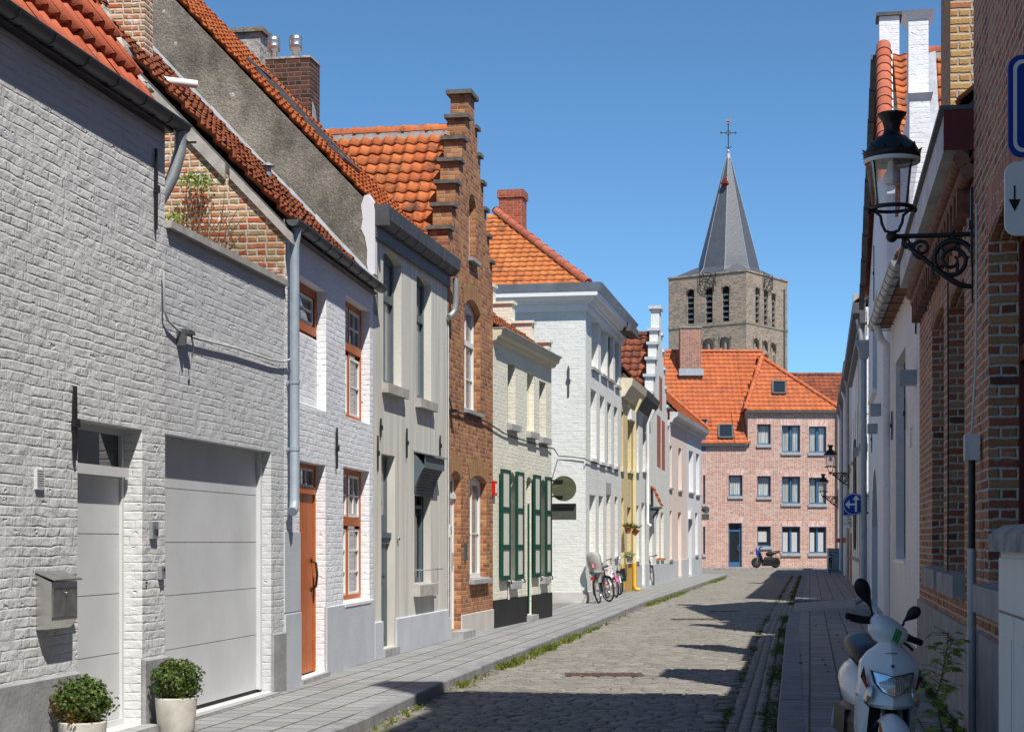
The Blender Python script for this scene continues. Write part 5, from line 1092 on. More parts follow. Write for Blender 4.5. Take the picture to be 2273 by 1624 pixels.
# lower roof on the left, hipped block on the right
t1 = 1.10; run = 5.35; W = xs + 2.2
eave_roof(h12, L12, 7.25, .15, t1, run, M['tile_far'], -3.6, xs - .0, .30, .36, seed=71, inside=lambda s, t: s < xs + 3.6 - .75 + t * 0.0 if t < 2.5 else True)
m = MB(); c_ = 1 / math.hypot(1, t1); pantiles(m, (xs - .75, -.15 + 2.5 * c_, 7.25 + 2.5 * c_ * t1), (1, 0, 0), (0, c_, t1 * c_), 2.4, (run / c_ - 2.5), None, .30, .36, .035, .03, 6, .006, 72); m.build('roof_slope', M['tile_far'], h12)
m = MB(); pantiles(m, (xs - .75, -.15, 7.25), (1, 0, 0), (0, c_, t1 * c_), .9, 2.5, None, .30, .36, .035, .03, 6, .006, 73); m.build('roof_slope', M['tile_far'], h12)
m = MB(); ridge(m, (-3.6, run - .15, 7.25 + run * t1 + .05), (xs + 1.6, run - .15, 7.25 + run * t1 + .05), .12, .4); m.build('ridge_tiles', M['tile_far'], h12)
m = MB(); m.poly([(-3.6, run - .15, 7.1 + run * t1), (xs + 2, run - .15, 7.1 + run * t1), (xs + 2, 2 * run, 7.1), (-3.6, 2 * run, 7.1)]); m.build('roof_back', M['tile_far'], h12)
ap = Vector((F12.uz(1691, 0, 3.0)[0], 3.0, 12.55)); e = .18; z9 = 9.16
x0, x1 = xs - e, L12 + e; dv = Vector((0, ap.y + e, ap.z - z9)); Hh = dv.length; bb = dv.normalized(); W = x1 - x0
m = MB(); xa = ap.x - x0
pantiles(m, (x0, -e, z9), (1, 0, 0), bb, W, Hh, lambda s, t: xa * (t / Hh) - .12 < s < W - (W - xa) * (t / Hh) + .12, .30, .36, .035, .03, 6, .006, 74); rb = m.build('roof', M['tile_far'], h12)
# its left slope falls towards the lower roof
dh = Vector((ap.x - x0, 0, ap.z - z9)); Hl = dh.length; W2 = 4.4
m = MB(); pantiles(m, (x0, -e + W2, z9), (0, -1, 0), dh.normalized(), W2, Hl, lambda s, t: s < W2 - (ap.y + e) * (t / Hl) + .12, .30, .36, .035, .03, 6, .006, 75); m.build('roof_slope', M['tile_far'], rb)
m = MB(); m.poly([(x1, -e, z9), (x1, 6, z9), (ap.x + .1, 6, ap.z), tuple(ap)]); m.poly([(x0, -e, z9 - .05), (x1, -e, z9 - .05), (ap.x, ap.y, ap.z - .05)]); m.build('roof_slope', M['tile_far'], rb)
m = MB(); ridge(m, (x0, -e, z9 + .06), tuple(ap + Vector((0, 0, .06))), .13, .36); ridge(m, (x1, -e, z9 + .06), tuple(ap + Vector((0, 0, .06))), .12, .36); ridge(m, (ap.x, ap.y, ap.z + .06), (ap.x, 7, ap.z + .06), .12, .36); m.build('ridge_tiles', M['tile_far'], rb)
m = MB(); m.box(x0, x1, -e - .04, .0, z9 - .12, z9 + .0); m.box(-.5, xs - .02, -.2, -.0, 7.12, 7.24); m.build('gutter', M['charcoal'], h12)
m = MB(); m.bar((xs - .10, -.16, 7.22), (xs - .10, 2.2, 7.25 + 2.35 * t1), .16, .05); yq = 1.75; m.bar((x0 - .05, 1.6, 9.1), (xs + 1.2, 4.9, 12.6), .18, .08); m.build('flashing', M['lead'], rb)
cx_, cy_ = loc(F12, 1530, 103.4); zt = F12.z(1530, 731, cy_); chimney(h12, cx_, cy_ - .3, 10.5, zt, 1.25, .95, M['chimney_brick'], True, M['plinth_grey'])
m = MB(); m.box(cx_ - .72, cx_ + .75, cy_ - 1.05, cy_ - .76, 11.55, 11.95); m.build('flashing', M['lead'], h12)
def skylight(px0, px1, py0, py1, base, bdir, par):   # sits in the roof plane through base with slope direction bdir (local)
    n = Vector((1, 0, 0)).cross(bdir)
    def hit(px, py):
        d = Vector(((px - CX) / F, 1, -(py - HY) / F)); o_ = Vector((0, 0, CAMZ)); dl = Vector((d.x, d.y, d.z)); ol = o_ - Vector((F12.o.x, F12.o.y, 0)); k = (Vector(base) - ol).dot(n) / dl.dot(n); return ol + dl * k
    p = hit((px0 + px1) / 2, py1); q = hit((px0 + px1) / 2, py0); w = (px1 - px0) * .74 / F * 100; a = Vector((1, 0, 0)) * w / 2; up_ = n * .10
    m = MB(); f_ = .09
    for A_, B_ in (((p - a), (q - a)), ((p + a), (q + a))): m.bar(A_ + up_, B_ + up_, .09, .14, n)
    m.bar(p - a + up_, p + a + up_, .09, .14, n); m.bar(q - a + up_, q + a + up_, .09, .14, n); o = m.build('skylight', M['charcoal'], par)
    m = MB(); m.poly([p - a + up_ * 1.2, p + a + up_ * 1.2, q + a + up_ * 1.2, q - a + up_ * 1.2]); m.build('pane', M['glass'], o)
skylight(1710, 1748, 850, 876, (x0, -e, z9), bb, rb); skylight(1590, 1631, 946, 974, (0, -.15, 7.25), Vector((0, c_, t1 * c_)), h12)
u0, z1 = F12.uz(1536, 931, .2); u1_, z0 = F12.uz(1566, 1000, .2); m = MB(); m.box(u0, u1_, .0, 2.2, z0 + 1.2, z1 - .12); m.taper(u0 - .02, u1_ + .02, -.05, 2.2, z1 - .12, z1, .08, .08); m.box(u1_ - .42, u1_, -.02, .4, z0, z0 + 1.2); dm = m.build('dormer', M['blue_wood'], h12)
m = MB(); m.box(u0 + .15, u1_ - .15, -.012, .0, z0 + 1.25, z1 - .3); m.build('pane', M['glass_white'], dm)
m = MB(); u, z = F12.uz(1679, 1003); m.box(F12.u(1672) - .06, F12.u(1672) + .06, -.25, 0, F12.z(1672, 1008), F12.z(1672, 1000)); 
u = F12.u(1857); downpipe(h12, [(u, -.1, 9.0), (u, -.08, .1)], .06, 'charcoal')
# low house roof to the right behind
F13 = Fr(19.0, 104, 26.5, 104)
h13 = F13.root('tiled_roof_house', 'house with dark orange tiled roof behind the pink brick house', 'house')
m = MB(); m.box(-2.2, 8, 1, 8, 0, 8.2); m.build('wall', M['pink_brick'], h13)
zr = F13.z(1800, 833, 4); dv = Vector((0, 4.6, zr - 8.0)); m = MB(); pantiles(m, (-3.2, -.6, 8.0), (1, 0, 0), dv.normalized(), 11, dv.length, lambda s, t: s > .4 - 0 * t, .30, .36, .04, .03, 6, .006, 81); r_ = m.build('roof', M['tile_dark'], h13)
m = MB(); ridge(m, (-3.0, 4.0, zr + .05), (7.8, 4.0, zr + .05), .13, .4); m.build('ridge_tiles', M['tile_dark'], r_)
m = MB(); m.poly([(-3.2, 4, zr), (7.8, 4, zr), (7.8, 9, 8), (-3.2, 9, 8)]); m.build('roof_slope', M['tile_dark'], r_)

# ---- church tower
side = 9.5; ux = Vector((.81, -.59)).normalized(); Pm = Vector((24.7, 180.0)); Pl = Pm - ux * side
FT = Fr(Pl.x, Pl.y, Pm.x, Pm.y); S = FT.L; ZT = 30.2
tw = FT.root('church_tower', 'square brick church tower with slate spire rising behind the houses', 'church tower')
def lanc(px, top, bot, wpx, w=0.0): return FT.hole(px - wpx / 2, px + wpx / 2, (px, top), (px, bot), 1.0)
Lf = [lanc(1533, 641, 718, 15), lanc(1574, 637, 716, 15), lanc(1611, 634, 713, 15)]; Bl = [lanc(1571, 751, 800, 21), lanc(1609, 747, 800, 21)]
Bl = [FT.hole(1561, 1582, (1571, 751), 14.0, 1.4), FT.hole(1598, 1619, (1609, 747), 14.0, 1.4), FT.hole(1523, 1544, (1533, 755), 14.0, 1.4)]
m = MB(); wall(m, [(0, S, 0, ZT)], Lf + Bl, .5)
# right hand face, built in its own frame and turned into place
FR = Fr(Pm.x, Pm.y, Pm.x + .59 * side, Pm.y + .81 * side)
Rf = [FR.hole(1677, 1686, (1682, 637), (1682, 717), 1.0), FR.hole(1696, 1704.5, (1701, 642), (1701, 722), 1.0), FR.hole(1713.5, 1721, (1718, 650), (1718, 728), 1.0)]; Rb = [FR.hole(1673, 1684, (1679, 750), 14.0, 1.3), FR.hole(1693.5, 1704, (1699, 755), 14.0, 1.3), FR.hole(1711, 1722, (1717, 760), 14.0, 1.3)]
m2 = MB(); wall(m2, [(0, FR.L, 0, ZT)], Rf + Rb, .5); rot = Matrix.Translation((S, 0, 0)) @ Matrix.Rotation(FR.ang - FT.ang, 4, 'Z'); m2.xform(rot)
m.build('wall', M['tower_brick'], tw); m2.build('wall', M['tower_brick'], tw)
m = MB(); m.poly([(0, S, 0), (0, 0, 0), (0, 0, ZT), (0, S, ZT)]); m.poly([(S, S, 0), (0, S, 0), (0, S, ZT), (S, S, ZT)]); m.build('back_wall', M['tower_brick'], tw)
for hs, mt in ((Lf, None), (Rf, rot)):
    for h in hs:
        m = MB(); m.box(h[0] - .1, h[1] + .1, .48, .5, h[2] - .1, h[3] + .1)
        if mt: m.xform(mt)
        o = m.build('belfry_opening', M['dark'], tw); m = MB(); K = 5
        for k in range(K): z = h[2] + (h[3] - h[2] - .8) * (k + .6) / K; m.prism([(h[0], .08, z), (h[0], .45, z + .32), (h[0], .45, z + .38), (h[0], .08, z + .07)], (h[1] - h[0], 0, 0))
        if mt: m.xform(mt)
        m.build('louvre', M['slate'], o)
for hs, mt in ((Bl, None), (Rb, rot)):
    for h in hs:
        m = MB(); m.box(h[0] - .1, h[1] + .1, .4, .5, h[2] - .1, h[3] + .1); um_ = (h[0] + h[1]) / 2; m.box(um_ - .1, um_ + .1, .15, .4, h[2], h[3] - .6)
        if mt: m.xform(mt)
        m.build('blind_arch', M['tower_stone'], tw)
zc = FT.z(1571, 724)
for z, o_ in ((zc, .07), (ZT - .12, .09)):
    m = MB(); m.box(-o_, S + o_, -o_, S + o_, z, z + .18); m.build('string_course', M['tower_brick'], tw)
cS = S / 2; apz = CAMZ + (HY - 342) / F * 186.65
rad = 3.45; rings = []
def octa(r, z, sq=0): return [(cS + r * math.cos(RD(22.5 + 45 * k)) , cS + r * math.sin(RD(22.5 + 45 * k)), z) for k in range(8)]
prof = [(5.0, ZT + .05), (3.9, ZT + .3), (3.38, ZT + 1.0), (3.1, ZT + 2.2), (.12, apz)]
m = MB(); m.loft([octa(r, z) for r, z in prof], False, True)
for sx, sy in ((-1, -1), (1, -1), (1, 1), (-1, 1)):
    cx_, cy_ = cS + sx * (S / 2 - .35), cS + sy * (S / 2 - .35); hx, hy = cS + sx * 2.32, cS + sy * 2.32
    m.poly([(cx_, cy_, ZT + .05), (cS + sx * 1.2, cy_, ZT + .05), (hx, hy, ZT + 1.3)]); m.poly([(cx_, cy_, ZT + .05), (hx, hy, ZT + 1.3), (cx_, cS + sy * 1.2, ZT + .05)])
m.poly([(0, 0, ZT + .04), (S, 0, ZT + .04), (S, S, ZT + .04), (0, S, ZT + .04)]); sp_ = m.build('spire', M['slate'], tw)
m = MB()
for k in range(8): m.tube([octa(r + .02, z)[k] for r, z in prof], .028, 5)
m.lathe([(.2, apz - 1.2), (.26, apz - .1), (.12, apz + .2), (.24, apz + .3), (.05, apz + .5)], (cS, cS, 0), 10); m.build('hip_lead', M['lead'], sp_)
m = MB(); zx = CAMZ + (HY - 269) / F * 186.65; L_ = zx - apz
m.tube([(cS, cS, apz), (cS, cS, zx - .25)], .05, 6)
zc_ = CAMZ + (HY - 295) / F * 186.65; dx = Vector((1, 0, 0)); dx.rotate(Matrix.Rotation(-FT.ang, 3, 'Z')); C0 = Vector((cS, cS, zc_)); m.tube([C0 - dx * .9, C0 + dx * .9], .05, 6)
U = Vector((0, 0, 1)); m.tube([C0 + dx * .32, C0 + U * .32, C0 - dx * .32, C0 - U * .32], .035, 5, True)
for s_ in (-1, 1): m.tube([C0 + dx * .78 * s_ + U * .14, C0 + dx * .78 * s_ - U * .14], .04, 5); m.tube([C0 - U * 1.6 + dx * .34 * s_ + U * .12, C0 - U * 1.75, ], .04, 5)
m.tube([C0 + dx * .15 + U * .9, C0 - dx * .15 + U * .9], .04, 5); cr = m.build('cross', M['black_iron'], sp_)
m = MB(); q = C0 + U * 1.15; m.mesh([q - dx * .28 + U * .2, q - dx * .1 - U * .02, q + dx * .12 - U * .02, q + dx * .24 + U * .26, q + dx * .14 + U * .12, q - dx * .08 + U * .12], [(0, 1, 5), (1, 2, 4, 5), (2, 3, 4)]); m.prism([q - dx * .3 + U * .24, q - dx * .1, q + dx * .12, q + dx * .26 + U * .3, q + dx * .1 + U * .14], Vector((.03, .05, 0))); m.build('weathercock', M['amber'], cr)
m = MB(); zz = CAMZ + (HY - 412) / F * 186; P_ = FT.uz(1607, 412, 3.4); m.box(P_[0] - .15, P_[0] + .15, 3.4, 4.2, P_[1] - .25, P_[1] + .2); m.taper(P_[0] - .34, P_[0] + .34, 3.2, 4.2, P_[1] + .2, P_[1] + .9, -.3, -.3); o = m.build('spire_hatch', M['red_wood'], sp_)
# skeleton clock faces
for px, mt, fr_ in ((1572, None, FT), (1701.5, rot, FR)):
    u, z = fr_.uz(px, 625 if mt is None else 630); m = MB(); R_ = .92
    for rr in (R_, R_ * .68): m.tube([(u + rr * math.cos(a / 16 * 6.283), -.22, z + rr * math.sin(a / 16 * 6.283)) for a in range(16)], .03, 5, True)
    for k in range(12): a = k * RD(30); m.tube([(u + R_ * .68 * math.cos(a), -.22, z + R_ * .68 * math.sin(a)), (u + R_ * math.cos(a), -.22, z + R_ * math.sin(a))], .025, 4)
    m.tube([(u, -.25, z), (u - .4, -.25, z - .5)], .05, 4); m.tube([(u, -.25, z), (u + .5, -.25, z + .55)], .05, 4); m.tube([(u - R_ - .05, -.2, z - .6), (u - R_ - .05, -.2, z + .95)], .04, 4); m.tube([(u + R_ + .05, -.2, z - .6), (u + R_ + .05, -.2, z + .95)], .04, 4)
    if mt: m.xform(mt)
    m.build('clock_face', M['black_iron'], tw)
m = MB(); m.tube([(8.6, -.1, 14), (8.6, -.1, ZT - 1)], .09, 6); m.xform(rot); m.build('downpipe', M['charcoal'], tw)
# ================================================================== RIGHT SIDE OF THE STREET
def rp(Y, o=0.0): return (1.17 + .18 * Y + o, Y)
def RF(Yfar, Ynear, of=0.0, on=0.0): return Fr(*rp(Yfar, of), *rp(Ynear, on))
# tall house beside the camera (its shadow lies across the cobbles)
G0 = RF(9.3, -9); g0 = G0.root('tall_brick_house', 'tall old brick house with high parapet gable beside the camera', 'house')
m = MB(); wins = [(x, x + 1.0, z, z + 1.7, 0) for x in (2.2, 4.6, 7.0, 9.4, 11.8) for z in (1.1, 4.4, 7.6)]
wall(m, [(0, G0.L, 0, 11.2)], wins, .12); m.poly([(0, 7, 0), (0, 0, 0), (0, 0, 11.2), (0, 7, 11.2)]); m.build('wall', M['shade_brick'], g0)
for h in wins: window(g0, h, .12, M['red_wood'], M['glass'], .07, trans=[(.66, .07)])
m = MB(); m.box(0, G0.L, -.42, 0, 11.2, 11.5); m.build('cornice', M['cream_wood'], g0)
m = MB(); m.box(-.02, .5, -.42, 6, 11.5, 13.9); m.box(-.06, .54, -.47, 6.1, 13.9, 14.02); m.build('parapet_gable', M['shade_brick'], g0)
m = MB(); m.poly([(.5, -.3, 11.5), (G0.L, -.3, 11.5), (G0.L, 3.5, 14), (.5, 3.5, 14)]); m.poly([(.5, 3.5, 14), (G0.L, 3.5, 14), (G0.L, 7, 11.3), (.5, 7, 11.3)]); m.build('roof', M['tile_dark'], g0)
# 0: near brick house
G1 = RF(12.8, 9.32, -.012, -.012); g1 = G1.root('brick_house', 'near red brick house at the right edge with dark red window frames', 'house')
wa = G1.hole(2194, 2305, (2194, 512), (2194, 1292), .07)
m = MB(); wall(m, [(0, G1.L, 0, 8.2)], [wa], .22); m.poly([(0, 5, 0), (0, 0, 0), (0, 0, 8.2), (0, 5, 8.2)]); m.poly([(0, 0, 8.2), (G1.L, 0, 8.2), (G1.L, 5, 8.2), (0, 5, 8.2)]); m.build('wall', M['shade_brick'], g1)
f_ = window(g1, wa, .2, M['red_wood'], M['glass'], .07, mull=[(.5, .08)], trans=[(.64, .1)], arch=.05); do_sill(f_, wa[0], wa[1], wa[2], M['plinth_grey'], .10, .20, .08, .2)
ps = arcpts(wa[0], wa[1], wa[3] - .06, .07, 14); m = MB()
for k in range(14):
    um_ = (wa[0] + wa[1]) / 2; (x0, z0), (x1, z1) = ps[k], ps[k + 1]; m.prism([(x0, -.005, z0), (x1, -.005, z1), (um_ + (x1 - um_) * 1.15, -.005, z1 + .3), (um_ + (x0 - um_) * 1.15, -.005, z0 + .3)], (0, .0045, 0))
m.build('arch', M['shade_soldier'], g1)
plinth(g1, [(0, G1.L)], .95, M['plinth_grey'], .03, slope=.01)
anchor(g1, G1.u(2164), G1.z(2164, 582), G1.z(2164, 416), w=.05)
up = G1.u(2157, -.07); z0 = G1.z(2157, 1120, -.07); downpipe(g1, [(up, -.07, 1.0 - .98), (up, -.07, 1.55)], .032, 'zinc', 'cable_duct'); downpipe(g1, [(up, -.07, 1.55), (up, -.07, G1.z(2157, 1018, -.07))], .026, 'black_iron', 'cable_duct')
m = MB(); z1, z2 = G1.z(2150, 1020, -.1), G1.z(2150, 962, -.1); m.box(up - .10, up + .05, -.12, -.02, z1, z2); m.tube([(up, -.07, z2), (up - .02, -.04, z2 + .5), (up + .04, -.04, z2 + 1.2), (up + .02, -.04, 4.0)], .008, 5); m.build('junction_box', M['cable'], g1)
# 1: low brick house with white gutter board
G2 = RF(19.9, 12.8); g2 = G2.root('brick_house', 'low red brick house with brick corbels under a pale gutter board', 'house')
wb = G2.hole(2069, 2095, (2069, 716), (2069, 1254), .06); wc = G2.hole(2105, 2141, (2105, 668), (2105, 1264), .06)
m = MB(); wall(m, [(0, G2.L, 0, 4.9)], [wb, wc], .22); m.poly([(0, 6, 0), (0, 0, 0), (0, 0, 4.9), (0, 6, 4.9)]); m.build('wall', M['shade_brick'], g2)
for h in (wb, wc):
    f_ = window(g2, h, .2, M['red_wood'], M['glass'], .07, mull=[(.5, .08)], trans=[(.64, .1)], arch=.04); do_sill(f_, h[0], h[1], h[2], M['plinth_grey'], .10, .20, .08, .2)
    ps = arcpts(h[0], h[1], h[3] - .05, .06, 12); m = MB(); um_ = (h[0] + h[1]) / 2
    for k in range(12): (x0, z0), (x1, z1) = ps[k], ps[k + 1]; m.prism([(x0, -.005, z0), (x1, -.005, z1), (um_ + (x1 - um_) * 1.15, -.005, z1 + .28), (um_ + (x0 - um_) * 1.15, -.005, z0 + .28)], (0, .0045, 0))
    m.build('arch', M['shade_soldier'], f_)
plinth(g2, [(0, G2.L)], .93, M['plinth_grey'], .03, slope=.01)
m = MB()
for k, (o_, z) in enumerate(((.05, 4.38), (.10, 4.47))): 
    m.tube([(0, -o_, z), (G2.L, -o_, z)], .06, 10)
x = .2
while x < G2.L - .3:
    m.box(x, x + .11, -.10, 0, 4.12, 4.34); x += .36
m.build('corbels', M['corbel'], g2)
m = MB(); m.box(-.05, G2.L - .01, -.22, -.02, 4.56, 4.84); m.build('gutter_board', M['cornice_white'], g2); m = MB(); m.box(G2.L - .008, G2.L + .0, -.23, -.015, 4.54, 4.85); m.build('gutter_end', M['red_wood'], g2)
m = MB(); m.box(-.05, G2.L + .01, -.26, .1, 4.842, 4.875); m.build('gutter_lip', M['zinc_dark'], g2)
eave_roof(g2, G2.L, 4.88, .1, .95, 3.2, M['tile_old'], 0, G2.L, seed=91)
xa = loc(G2, 2125, 15.2)[0]; m = MB(); m.box(xa - 1.2, xa, .0, .9, 4.9, 7.75); m.box(xa - 1.26, xa + .06, -.06, .96, 7.75, 7.85); m.build('dormer_wall', M['gold_brick'], g2)
P = Vector((5.6, 19.7)) - G2.o; chimney(g2, P.dot(G2.t), P.dot(G2.i), 5, 10.0, .5, .6, M['shade_brick'])
for px, y1, y0 in ((2135, 572, 430), (2060, 692, 592)): anchor(g2, G2.u(px), G2.z(px, y1), G2.z(px, y0), w=.04)
m = MB(); u = G2.u(2105, -.02); m.tube([(u, -.025, G2.z(2105, 1290)), (u - .01, -.02, 2.5), (u + .01, -.025, 4.3)], .008, 5); m.build('cable', M['cable_dark'], g2)
# 2: low whitewashed house
G3 = Fr(5.75, 25.95, 4.752, 19.9); g3_ = G3.root('whitewashed_house', 'low whitewashed house in shade with a long grey gutter', 'house')
wd = G3.hole(1988, 2010, (1988, 806), (1990, 1238))
m = MB(); wall(m, [(0, G3.L, 0, 4.95)], [wd], .12); m.poly([(0, 5, 0), (0, 0, 0), (0, 0, 4.9), (0, 5, 4.9)]); m.build('wall', M['right_white'], g3_)
f_ = window(g3_, wd, .12, M['charcoal'], M['glass'], .06, mull=[(.5, .06)]); do_sill(f_, wd[0], wd[1], wd[2], M['white'], .03, .06, .03, .12)
m = MB(); gutter(m, -.08, G3.L + .0, -.24, 4.88, .085); m.build('gutter', M['zinc'], g3_)
m = MB()
for k in range(8): m.box(.2 + k * .75, .215 + k * .75, -.26, 0, 4.775, 4.787)
m.build('gutter_bracket', M['black_iron'], g3_)
m = MB(); m.box(0, G3.L, -.15, -.0, 4.83, 4.9); m.build('fascia', M['corbel'], g3_)
eave_roof(g3_, G3.L, 4.95, .22, 1.0, 3.2, M['tile_old'], 0.05, G3.L, seed=95)
up = G3.u(1968, -.09); downpipe(g3_, [(up, -.24, 4.8), (up, -.18, 4.6), (up, -.09, 4.5), (up, -.09, .12)], .055, 'right_white', straps=())
m = MB(); a, b = G3.u(1994, -.12), G3.u(1994, -.12) + .95; z0, z1 = G3.z(2010, 856, -.2), G3.z(2010, 825, -.2)
def ribbox(par, fr_, px, pyt, pyb, out, ln, lab):  # plain ribbed metal box on a wall, no lamp inside
    u, z0 = fr_.uz(px, pyb, -out); z1 = fr_.z(px, pyt, -out); t_ = thing('wall_box', lab, 'wall box', fr_.world(u, 0, z0), fr_.ang, 'ribbed metal wall boxes'); m = MB(); H = z1 - z0
    m.box(0, ln, -out, 0, 0, H); k = .012
    while k < H - .01: m.box(.01, ln + .008, -out + .012, -.01, k, k + .006); m.box(.01, ln - .01, -out - .008, -out + .002, k, k + .006); k += .02
    m.build('housing', M['zinc'], t_)
ribbox(None, G3, 1994, 826, 857, .20, .30, 'ribbed metal wall box above the low whitewashed house window')
for px, y0, y1 in ((2037, 630, 741), (1983, 912, 976), (2012, 882, 954)): anchor(g3_, G3.u(px), G3.z(px, y1), G3.z(px, y0), w=.05)
u0, z0 = G3.uz(2018, 991, -.03); m = MB()
for k in range(7): m.box(u0 - .12, u0 + .12, -.03, 0, z0 + k * .035, z0 + k * .035 + .024)
m.box(u0 - .14, u0 + .14, -.012, 0, z0 - .01, z0 + .25); o = m.build('wall_vent', M['white'], g3_)
plinth(g3_, [(0, G3.L)], .32, M['plinth_grey'], .015, slope=.01)
# 3a: stepped white gable behind it, 3b: taller white gable with round brick coping
G4 = Fr(6.75, 29.8, 6.05, 25.97); g4_ = G4.root('stepped_gable_house', 'white stepped gable house rising behind the low whitewashed house', 'house')
c_4 = G4.L / 2; s4 = [(c_4, 7.3), (1.2, 8.3)]
m = MB(); wall(m, [(0, G4.L, 0, 6.4)] + [(c_4 - w, c_4 + w, 6.3, z) for w, z in s4] + [(G4.L - .32, G4.L, 6.3, 8.30), (G4.L - .85, G4.L - .32, 6.3, 9.62)], [], .1, .3); m.poly([(G4.L, .3, 0), (G4.L, 6, 0), (G4.L, 6, 6.4), (G4.L, .3, 6.4)]); m.build('wall', M['right_white'], g4_)
m = MB(); m.taper(G4.L - .85, G4.L - .32, -.0, .30, 9.622, 9.75, .09, .09); m.build('coping', M['right_white'], g4_)
m = MB(); m.taper(G4.L - .32, G4.L + .0, -.01, .31, 8.302, 8.40, .07, .04); m.build('coping', M['right_white'], g4_)
sq = 1.5; cc = 1 / math.hypot(1, sq); m = MB(); pantiles(m, (G4.L, .3, 9.5 - (c_4) * sq), (0, 1, 0), (-cc, 0, sq * cc), 4, c_4 / cc, None, .23, .3, .045, .04, 6, .008, 97); r_ = m.build('roof', M['tile_brown'], g4_)
m = MB(); ridge(m, (c_4, 4.3, 9.55), (c_4, .32, 9.55), .11, .4); m.build('ridge_tiles', M['moulded'], r_); m = MB(); m.box(c_4 - .12, c_4 + .12, .3, 4.3, 9.3, 9.52); m.build('ridge_mortar', M['concrete'], r_)
m = MB(); m.poly([(c_4, .3, 9.4), (c_4, 4.3, 9.4), (0, 4.3, 6.6), (0, .3, 6.6)]); m.prism([(G4.L, .31, 6.7), (G4.L, .5, 6.75), (c_4 + .1, .5, 9.5), (c_4 + .1, .31, 9.45)], (0, 0, .06)); m.build('flashing', M['lead'], r_)
G5 = RF(40.5, 29.5); g5 = G5.root('white_gable_house', 'tall white gabled house with half round brick coping and arched gateway', 'house')
Lb = G5.L; xp = (Vector((7.4, 34.2)) - G5.o).dot(G5.t); arch = G5.hole(1935, 1948, (1942, 1040), .12, 1.2); uw = G5.hole(1937, 1947, (1947, 645), (1940, 880))
m = MB(); wall(m, [(0, Lb, 0, 7.2)], [arch, (uw[0], uw[1], uw[2], uw[3], 0)], .22)
m.prism([(0, 0, 7.2), (Lb, 0, 7.2), (Lb, 0, 7.9), (xp, .14, 11.5), (0, 0, 7.3)], (0, .14, 0)); m.poly([(Lb, 0, 0), (Lb, 7, 0), (Lb, 7, 7.2), (Lb, 0, 7.2)]); m.poly([(0, 7, 0), (0, 0, 0), (0, 0, 7.2), (0, 7, 7.2)]); m.build('wall', M['right_white'], g5)
m = MB(); ridge(m, (Lb + .02, -.02, 7.75), (xp, .12, 11.5), .15, .38); ridge(m, (-.05, .02, 7.3), (xp, .12, 11.5), .14, .4); m.build('coping', M['moulded'], g5)
m = MB(); 
for k in range(9):
    q0 = k / 9; P0 = Vector((-.05, -.16, 7.15)).lerp(Vector((xp, -.06, 11.35)), q0); m.bar(P0, P0 + Vector((xp / 9 * .95, 0, .43)), .12, .14)
m.build('verge', M['cornice_dark'], g5)  # coping stones of the far slope, their shade put into a dark colour
cx_, cy_ = loc(G5, 1973, 35.2); chimney(g5, cx_, cy_ + .0, 10.5, G5.z(1973, 44, cy_), .5, .40, M['right_white'], True, M['cornice_dark'])
sq = (11.3 - 7.6) / (Lb - xp); cc = 1 / math.hypot(1, sq); m = MB(); pantiles(m, (Lb, .3, 7.6), (0, 1, 0), (-cc, 0, sq * cc), 5, (Lb - xp) / cc, None, .23, .3, .045, .04, 6, .008, 98); m.build('roof', M['tile_brown'], g5)
m = MB(); m.poly([(xp, .3, 11.3), (xp, 5, 11.3), (0, 5, 7.2), (0, .3, 7.2)]); m.build('roof_slope', M['tile_old'], g5)
f_ = window(g5, uw, .2, M['white'], M['glass'], .07, trans=[(.6, .07)]); do_sill(f_, uw[0], uw[1], uw[2], M['white'], .1, .09, .05, .2)
m = MB(); m.box(arch[0], arch[1], .22, .28, arch[2], arch[3]); gt = m.build('gate', M['zinc_dark'], g5)
for px, y0, y1 in ((1942, 545, 668), (1926, 690, 745), (1937, 945, 1004), (1926, 968, 1020)): anchor(g5, G5.u(px), G5.z(px, y1), G5.z(px, y0), w=.07)
ribbox(None, G5, 1932, 898, 924, .19, .3, 'ribbed metal wall box below the white gable upper window'); ribbox(None, G5, 1925.5, 942, 963, .19, .3, 'ribbed metal wall box beside the grey downpipe hopper')
up = .25; downpipe(g5, [(up, -.12, 5.9), (up, -.12, 3.0), (up, -.12, .35), (up + .02, -.2, .22), (up + .05, -.32, .16)], .075, 'zinc', straps=(4.6, 2.6)); m = MB(); m.taper(up - .10, up + .10, -.2, -.02, 5.9, 6.25, .08, .08); m.box(up - .2, up + .2, -.3, .02, 6.252, 6.33); m.build('hopper', M['zinc'], g5)
plinth(g5, [(0, arch[0]), (arch[1], Lb)], .30, M['plinth_grey'], .015, slope=.01)
# 4: white house beyond the drive
G6 = RF(61, 43); g6 = G6.root('white_cornice_house', 'long off white house with a round wall ornament and dark gutter', 'house')
wn6 = [(x, x + .9, z, z + 1.5, 0) for x in (2.5, 5.5, 8.5, 11.5) for z in (1.1, 4.3)]; m = MB(); wall(m, [(0, G6.L, 0, 7.5)], wn6, .14); m.poly([(G6.L, 0, 0), (G6.L, 6, 0), (G6.L, 6, 7.5), (G6.L, 0, 7.5)]); m.build('wall', M['right_white'], g6)
for h in wn6: f_ = window(g6, h, .14, M['grey_wood'], M['glass'], .06, trans=[(.65, .06)]); do_sill(f_, h[0], h[1], h[2], M['blue_stone'], .08, .1, .06, .14)
m = MB(); m.box(-.05, G6.L + .03, -.32, 0, 7.35, 7.62); m.box(-.05, G6.L + .03, -.15, 0, 7.1, 7.35); m.build('gutter', M['zinc_dark'], g6)
eave_roof(g6, G6.L, 7.6, .25, .9, 2.8, M['tile_dark'], 0, G6.L, seed=99)
